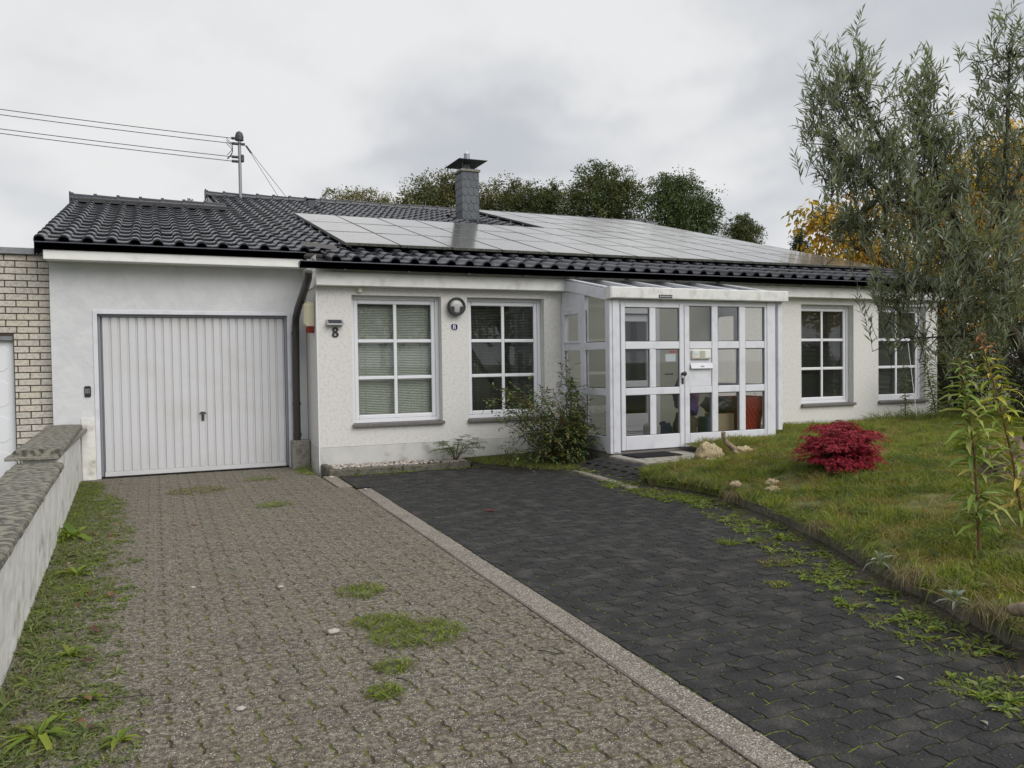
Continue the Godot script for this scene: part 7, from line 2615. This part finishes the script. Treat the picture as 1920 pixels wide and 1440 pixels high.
	for i in 4:
		var k := MB.new()
		lumpy(k, Vector3.ZERO, Vector3(0.017, 0.011, 0.014), 80 + i, 0.35, 8, 6)
		kinds.append(k)
	var spots := []
	for i in 700:
		var x := rng.randf_range(2.1, 3.95)
		var g := rng.randf_range(0.5, 1.3)
		spots.append([Transform3D(Basis(Vector3.UP, rng.randf() * TAU).scaled(Vector3.ONE * rng.randf_range(0.6, 1.4)), Vector3(x, 0.08 - 0.006 * (x - 2.1) + rng.randf_range(0.0, 0.02), rng.randf_range(-10.84, -10.5))), Color(0.45 * g, 0.40 * g, 0.36 * g)])
	scatter(pb, "stones", kinds, spots, M.stem)

func maple() -> void:
	var base := Vector3(6.52, 0.24, -6.34)
	var o := thing("red_maple", "low crimson lace-leaf maple on the lawn", "shrub", base)
	var st := MB.new()
	var lf := MB.new()
	var RED := [Color(0.38, 0.022, 0.048), Color(0.45, 0.032, 0.062), Color(0.29, 0.016, 0.036), Color(0.52, 0.06, 0.085), Color(0.20, 0.014, 0.026)]
	st.col = Color(0.06, 0.04, 0.03)
	# layered cushions of foliage
	var pads := []
	for k in 84:
		var a := rng.randf() * TAU
		var r := sqrt(rng.randf())
		var p := base + Vector3(cos(a) * r * 0.36, 0.09 + 0.44 * sqrt(maxf(0.0, 1.0 - r * r * 0.5)) * rng.randf_range(0.12, 1.05), sin(a) * r * 0.34)
		pads.append([p, Vector3(cos(a), 0, sin(a)), rng.randf_range(0.09, 0.16)])
		st.tube(curve_pts(base + Vector3(rng.randf_range(-0.03, 0.03), -0.02, rng.randf_range(-0.03, 0.03)), p, Vector3(0, 0.08, 0), 5, 0.012), taper(0.012, 0.003, 5), 5)
	for pd in pads:
		for k in 105:
			var a := rng.randf() * TAU
			var r: float = sqrt(rng.randf()) * pd[2]
			var p: Vector3 = pd[0] + Vector3(cos(a) * r, -r * r * 2.2 + rng.randf_range(-0.02, 0.025), sin(a) * r)
			var d: Vector3 = (Vector3(cos(a), 0, sin(a)) * 0.6 + pd[1] * 0.4 + Vector3(0, -0.6 + rng.randf_range(-0.3, 0.5), 0)).normalized()
			# a lace leaf: five thin fingers
			var side: Vector3 = d.cross(Vector3.UP).normalized()
			var tone := pick(RED, 0.3)
			for q in range(-2, 3):
				lf.col = tone * rng.randf_range(0.85, 1.2)
				lf.leaf(p, (d + side * q * 0.32).normalized(), (Vector3.UP + rdir() * 0.3).normalized(), rng.randf_range(0.03, 0.05) * (1.0 - 0.13 * absf(q)), 0.0058)
	part("stems", st, M.stem, o)
	part("foliage", lf, M.leaf_red, o)

func stalk(a: Vector3, b: Vector3, n: int, ll: float, label: String, cols: Array, bare: Array) -> void:
	var o := thing("leafy_stalk", label, "plant", a)
	var st := MB.new()
	st.col = Color(0.16, 0.075, 0.045)
	var pts := curve_pts(a - Vector3(0, 0.03, 0), b, Vector3(rng.randf_range(-0.02, 0.02), 0, 0.02), 10, 0.004)
	st.tube(pts, taper(0.011, 0.004, 10), 7)
	part("stem", st, M.stem, o)
	var lf := MB.new()
	var h := a.distance_to(b)
	var yellow: bool = cols[0].r > 0.4
	for i in n:
		var u := 0.12 + 0.88 * i / float(n)
		if bare and u > bare[0] - 0.14 and u < bare[0] and i % 3:
			continue
		var seg := u * 10.0
		var i0 := mini(int(seg), 9)
		var p: Vector3 = (pts[i0] as Vector3).lerp(pts[i0 + 1], seg - i0)
		var an := i * 2.4 + rng.randf_range(-0.3, 0.3)
		var size := ll * (1.0 - 0.7 * pow(u, 5.0)) * rng.randf_range(0.8, 1.12)
		lf.col = pick(cols, 0.18)
		if yellow and u > 0.9:
			lf.col = Color(0.36, 0.15, 0.06)
		lf.bend_leaf(p, Vector3(cos(an), rng.randf_range(0.15, 0.7), sin(an)).normalized(), (Vector3.UP + rdir() * 0.5).normalized(), size, size * 0.21, rng.randf_range(0.25, 0.75))
	if label.contains("goldenrod"):
		for i in 90:
			lf.col = Color(0.36, 0.26, 0.04) * rng.randf_range(0.7, 1.2)
			lf.leaf(b + rball() * Vector3(0.13, 0.16, 0.1), rdir(), rdir(), 0.035, 0.015)
	part("leaves", lf, M.leaf, o)

# ---------------------------------------------------------------- litter
func litter() -> void:
	var browns := [Color(0.14, 0.06, 0.03), Color(0.20, 0.10, 0.05), Color(0.26, 0.16, 0.09), Color(0.11, 0.05, 0.03)]
	for k in 26:
		var z := -2.9 - rng.randf() * 5.5
		var x := lerpf(-0.67, -0.88, (-4.26 - z) / 7.23) + 0.06 + rng.randf() * 0.4
		var m := MB.new()
		m.col = pick(browns)
		var a := rng.randf() * TAU
		var p := Vector3(x, 0.012 + rng.randf() * 0.02, z)
		m.bend_leaf(p, Vector3(cos(a), rng.randf_range(-0.1, 0.3), sin(a)).normalized(), (Vector3.UP + rdir() * 0.4).normalized(), rng.randf_range(0.05, 0.085), rng.randf_range(0.03, 0.05), rng.randf_range(-0.2, 0.4))
		solo("fallen_leaf", m, M.leaf, "curled brown leaf lying among the weeds by the garden wall", "leaf", p, "fallen leaves by the garden wall")
	var singles := [[Vector3(2.9, 0.004, -7.25), Color(0.30, 0.03, 0.03), 0.1, "red leaf on the black paving"], [Vector3(0.27, 0.004, -7.85), Color(0.25, 0.05, 0.03), 0.07, "reddish leaf in the middle of the grey drive"], [Vector3(3.02, 0.004, -2.62), Color(0.36, 0.38, 0.33), 0.045, "silvery leaf on the black paving"], [Vector3(2.95, 0.004, -2.12), Color(0.34, 0.32, 0.27), 0.045, "pale leaf on the black paving near the kerb strip"], [Vector3(3.52, 0.02, -2.33), Color(0.42, 0.36, 0.24), 0.05, "straw-coloured leaf against the lawn kerb"], [Vector3(-0.05, 0.004, -3.47), Color(0.42, 0.39, 0.33), 0.055, "pale chip of leaf at the edge of the grey pavers"]]
	for s in singles:
		var m := MB.new()
		m.col = s[1]
		var a := rng.randf() * TAU
		m.bend_leaf(s[0], Vector3(cos(a), 0.08, sin(a)).normalized(), Vector3.UP, s[2], s[2] * 0.5, 0.1)
		solo("fallen_leaf", m, M.leaf, s[3], "leaf", s[0])
	var tw := [[Vector3(-0.42, 0.02, -3.98), Vector3(-0.02, 0.02, -3.82), "long dark twig between weeds and grey pavers"], [Vector3(1.72, 0.008, -3.62), Vector3(1.82, 0.008, -3.52), "short red-brown twig on the grey drive"], [Vector3(0.98, 0.008, -3.58), Vector3(1.03, 0.01, -3.5), "straight twig above the low weed sprig"], [Vector3(2.95, 0.008, -3.62), Vector3(3.1, 0.012, -3.58), "bent twig on the black paving"], [Vector3(2.98, 0.008, -4.85), Vector3(3.0, 0.012, -4.66), "thin upright-looking twig on the black paving"], [Vector3(2.42, 0.008, -3.05), Vector3(2.5, 0.008, -2.95), "small twig near the kerb strip"]]
	for t in tw:
		var m := MB.new()
		m.tube(curve_pts(t[0], t[1], Vector3(0.01, 0.004, 0.02), 5, 0.006), taper(0.0035, 0.0015, 5), 5)
		solo("twig", m, M.bark, t[2], "twig", t[0])
	var stones := [[Vector3(2.03, 0.0, -10.32), 0.035, "white stone at the end of the planter kerb"], [Vector3(2.17, 0.01, -9.1), 0.022, "flat white stone on the end of the kerb strip"], [Vector3(0.2, 0.0, -5.65), 0.016, "white pebble on the grey drive beside the weeds"], [Vector3(0.72, 0.0, -5.4), 0.02, "pale pebble in the middle of the grey drive"], [Vector3(0.85, 0.0, -4.35), 0.032, "flat whitish pebble left of the weed patches"], [Vector3(0.3, 0.0, -3.55), 0.02, "small white pebble in front on the grey drive"]]
	for i in stones.size():
		var m := MB.new()
		var r: float = stones[i][1]
		lumpy(m, stones[i][0] + Vector3(0, r * 0.35, 0), Vector3(r, r * 0.45, r * 0.8), 30 + i, 0.25, 12, 8)
		solo("stone", m, M.pebble, stones[i][2], "stone", stones[i][0])
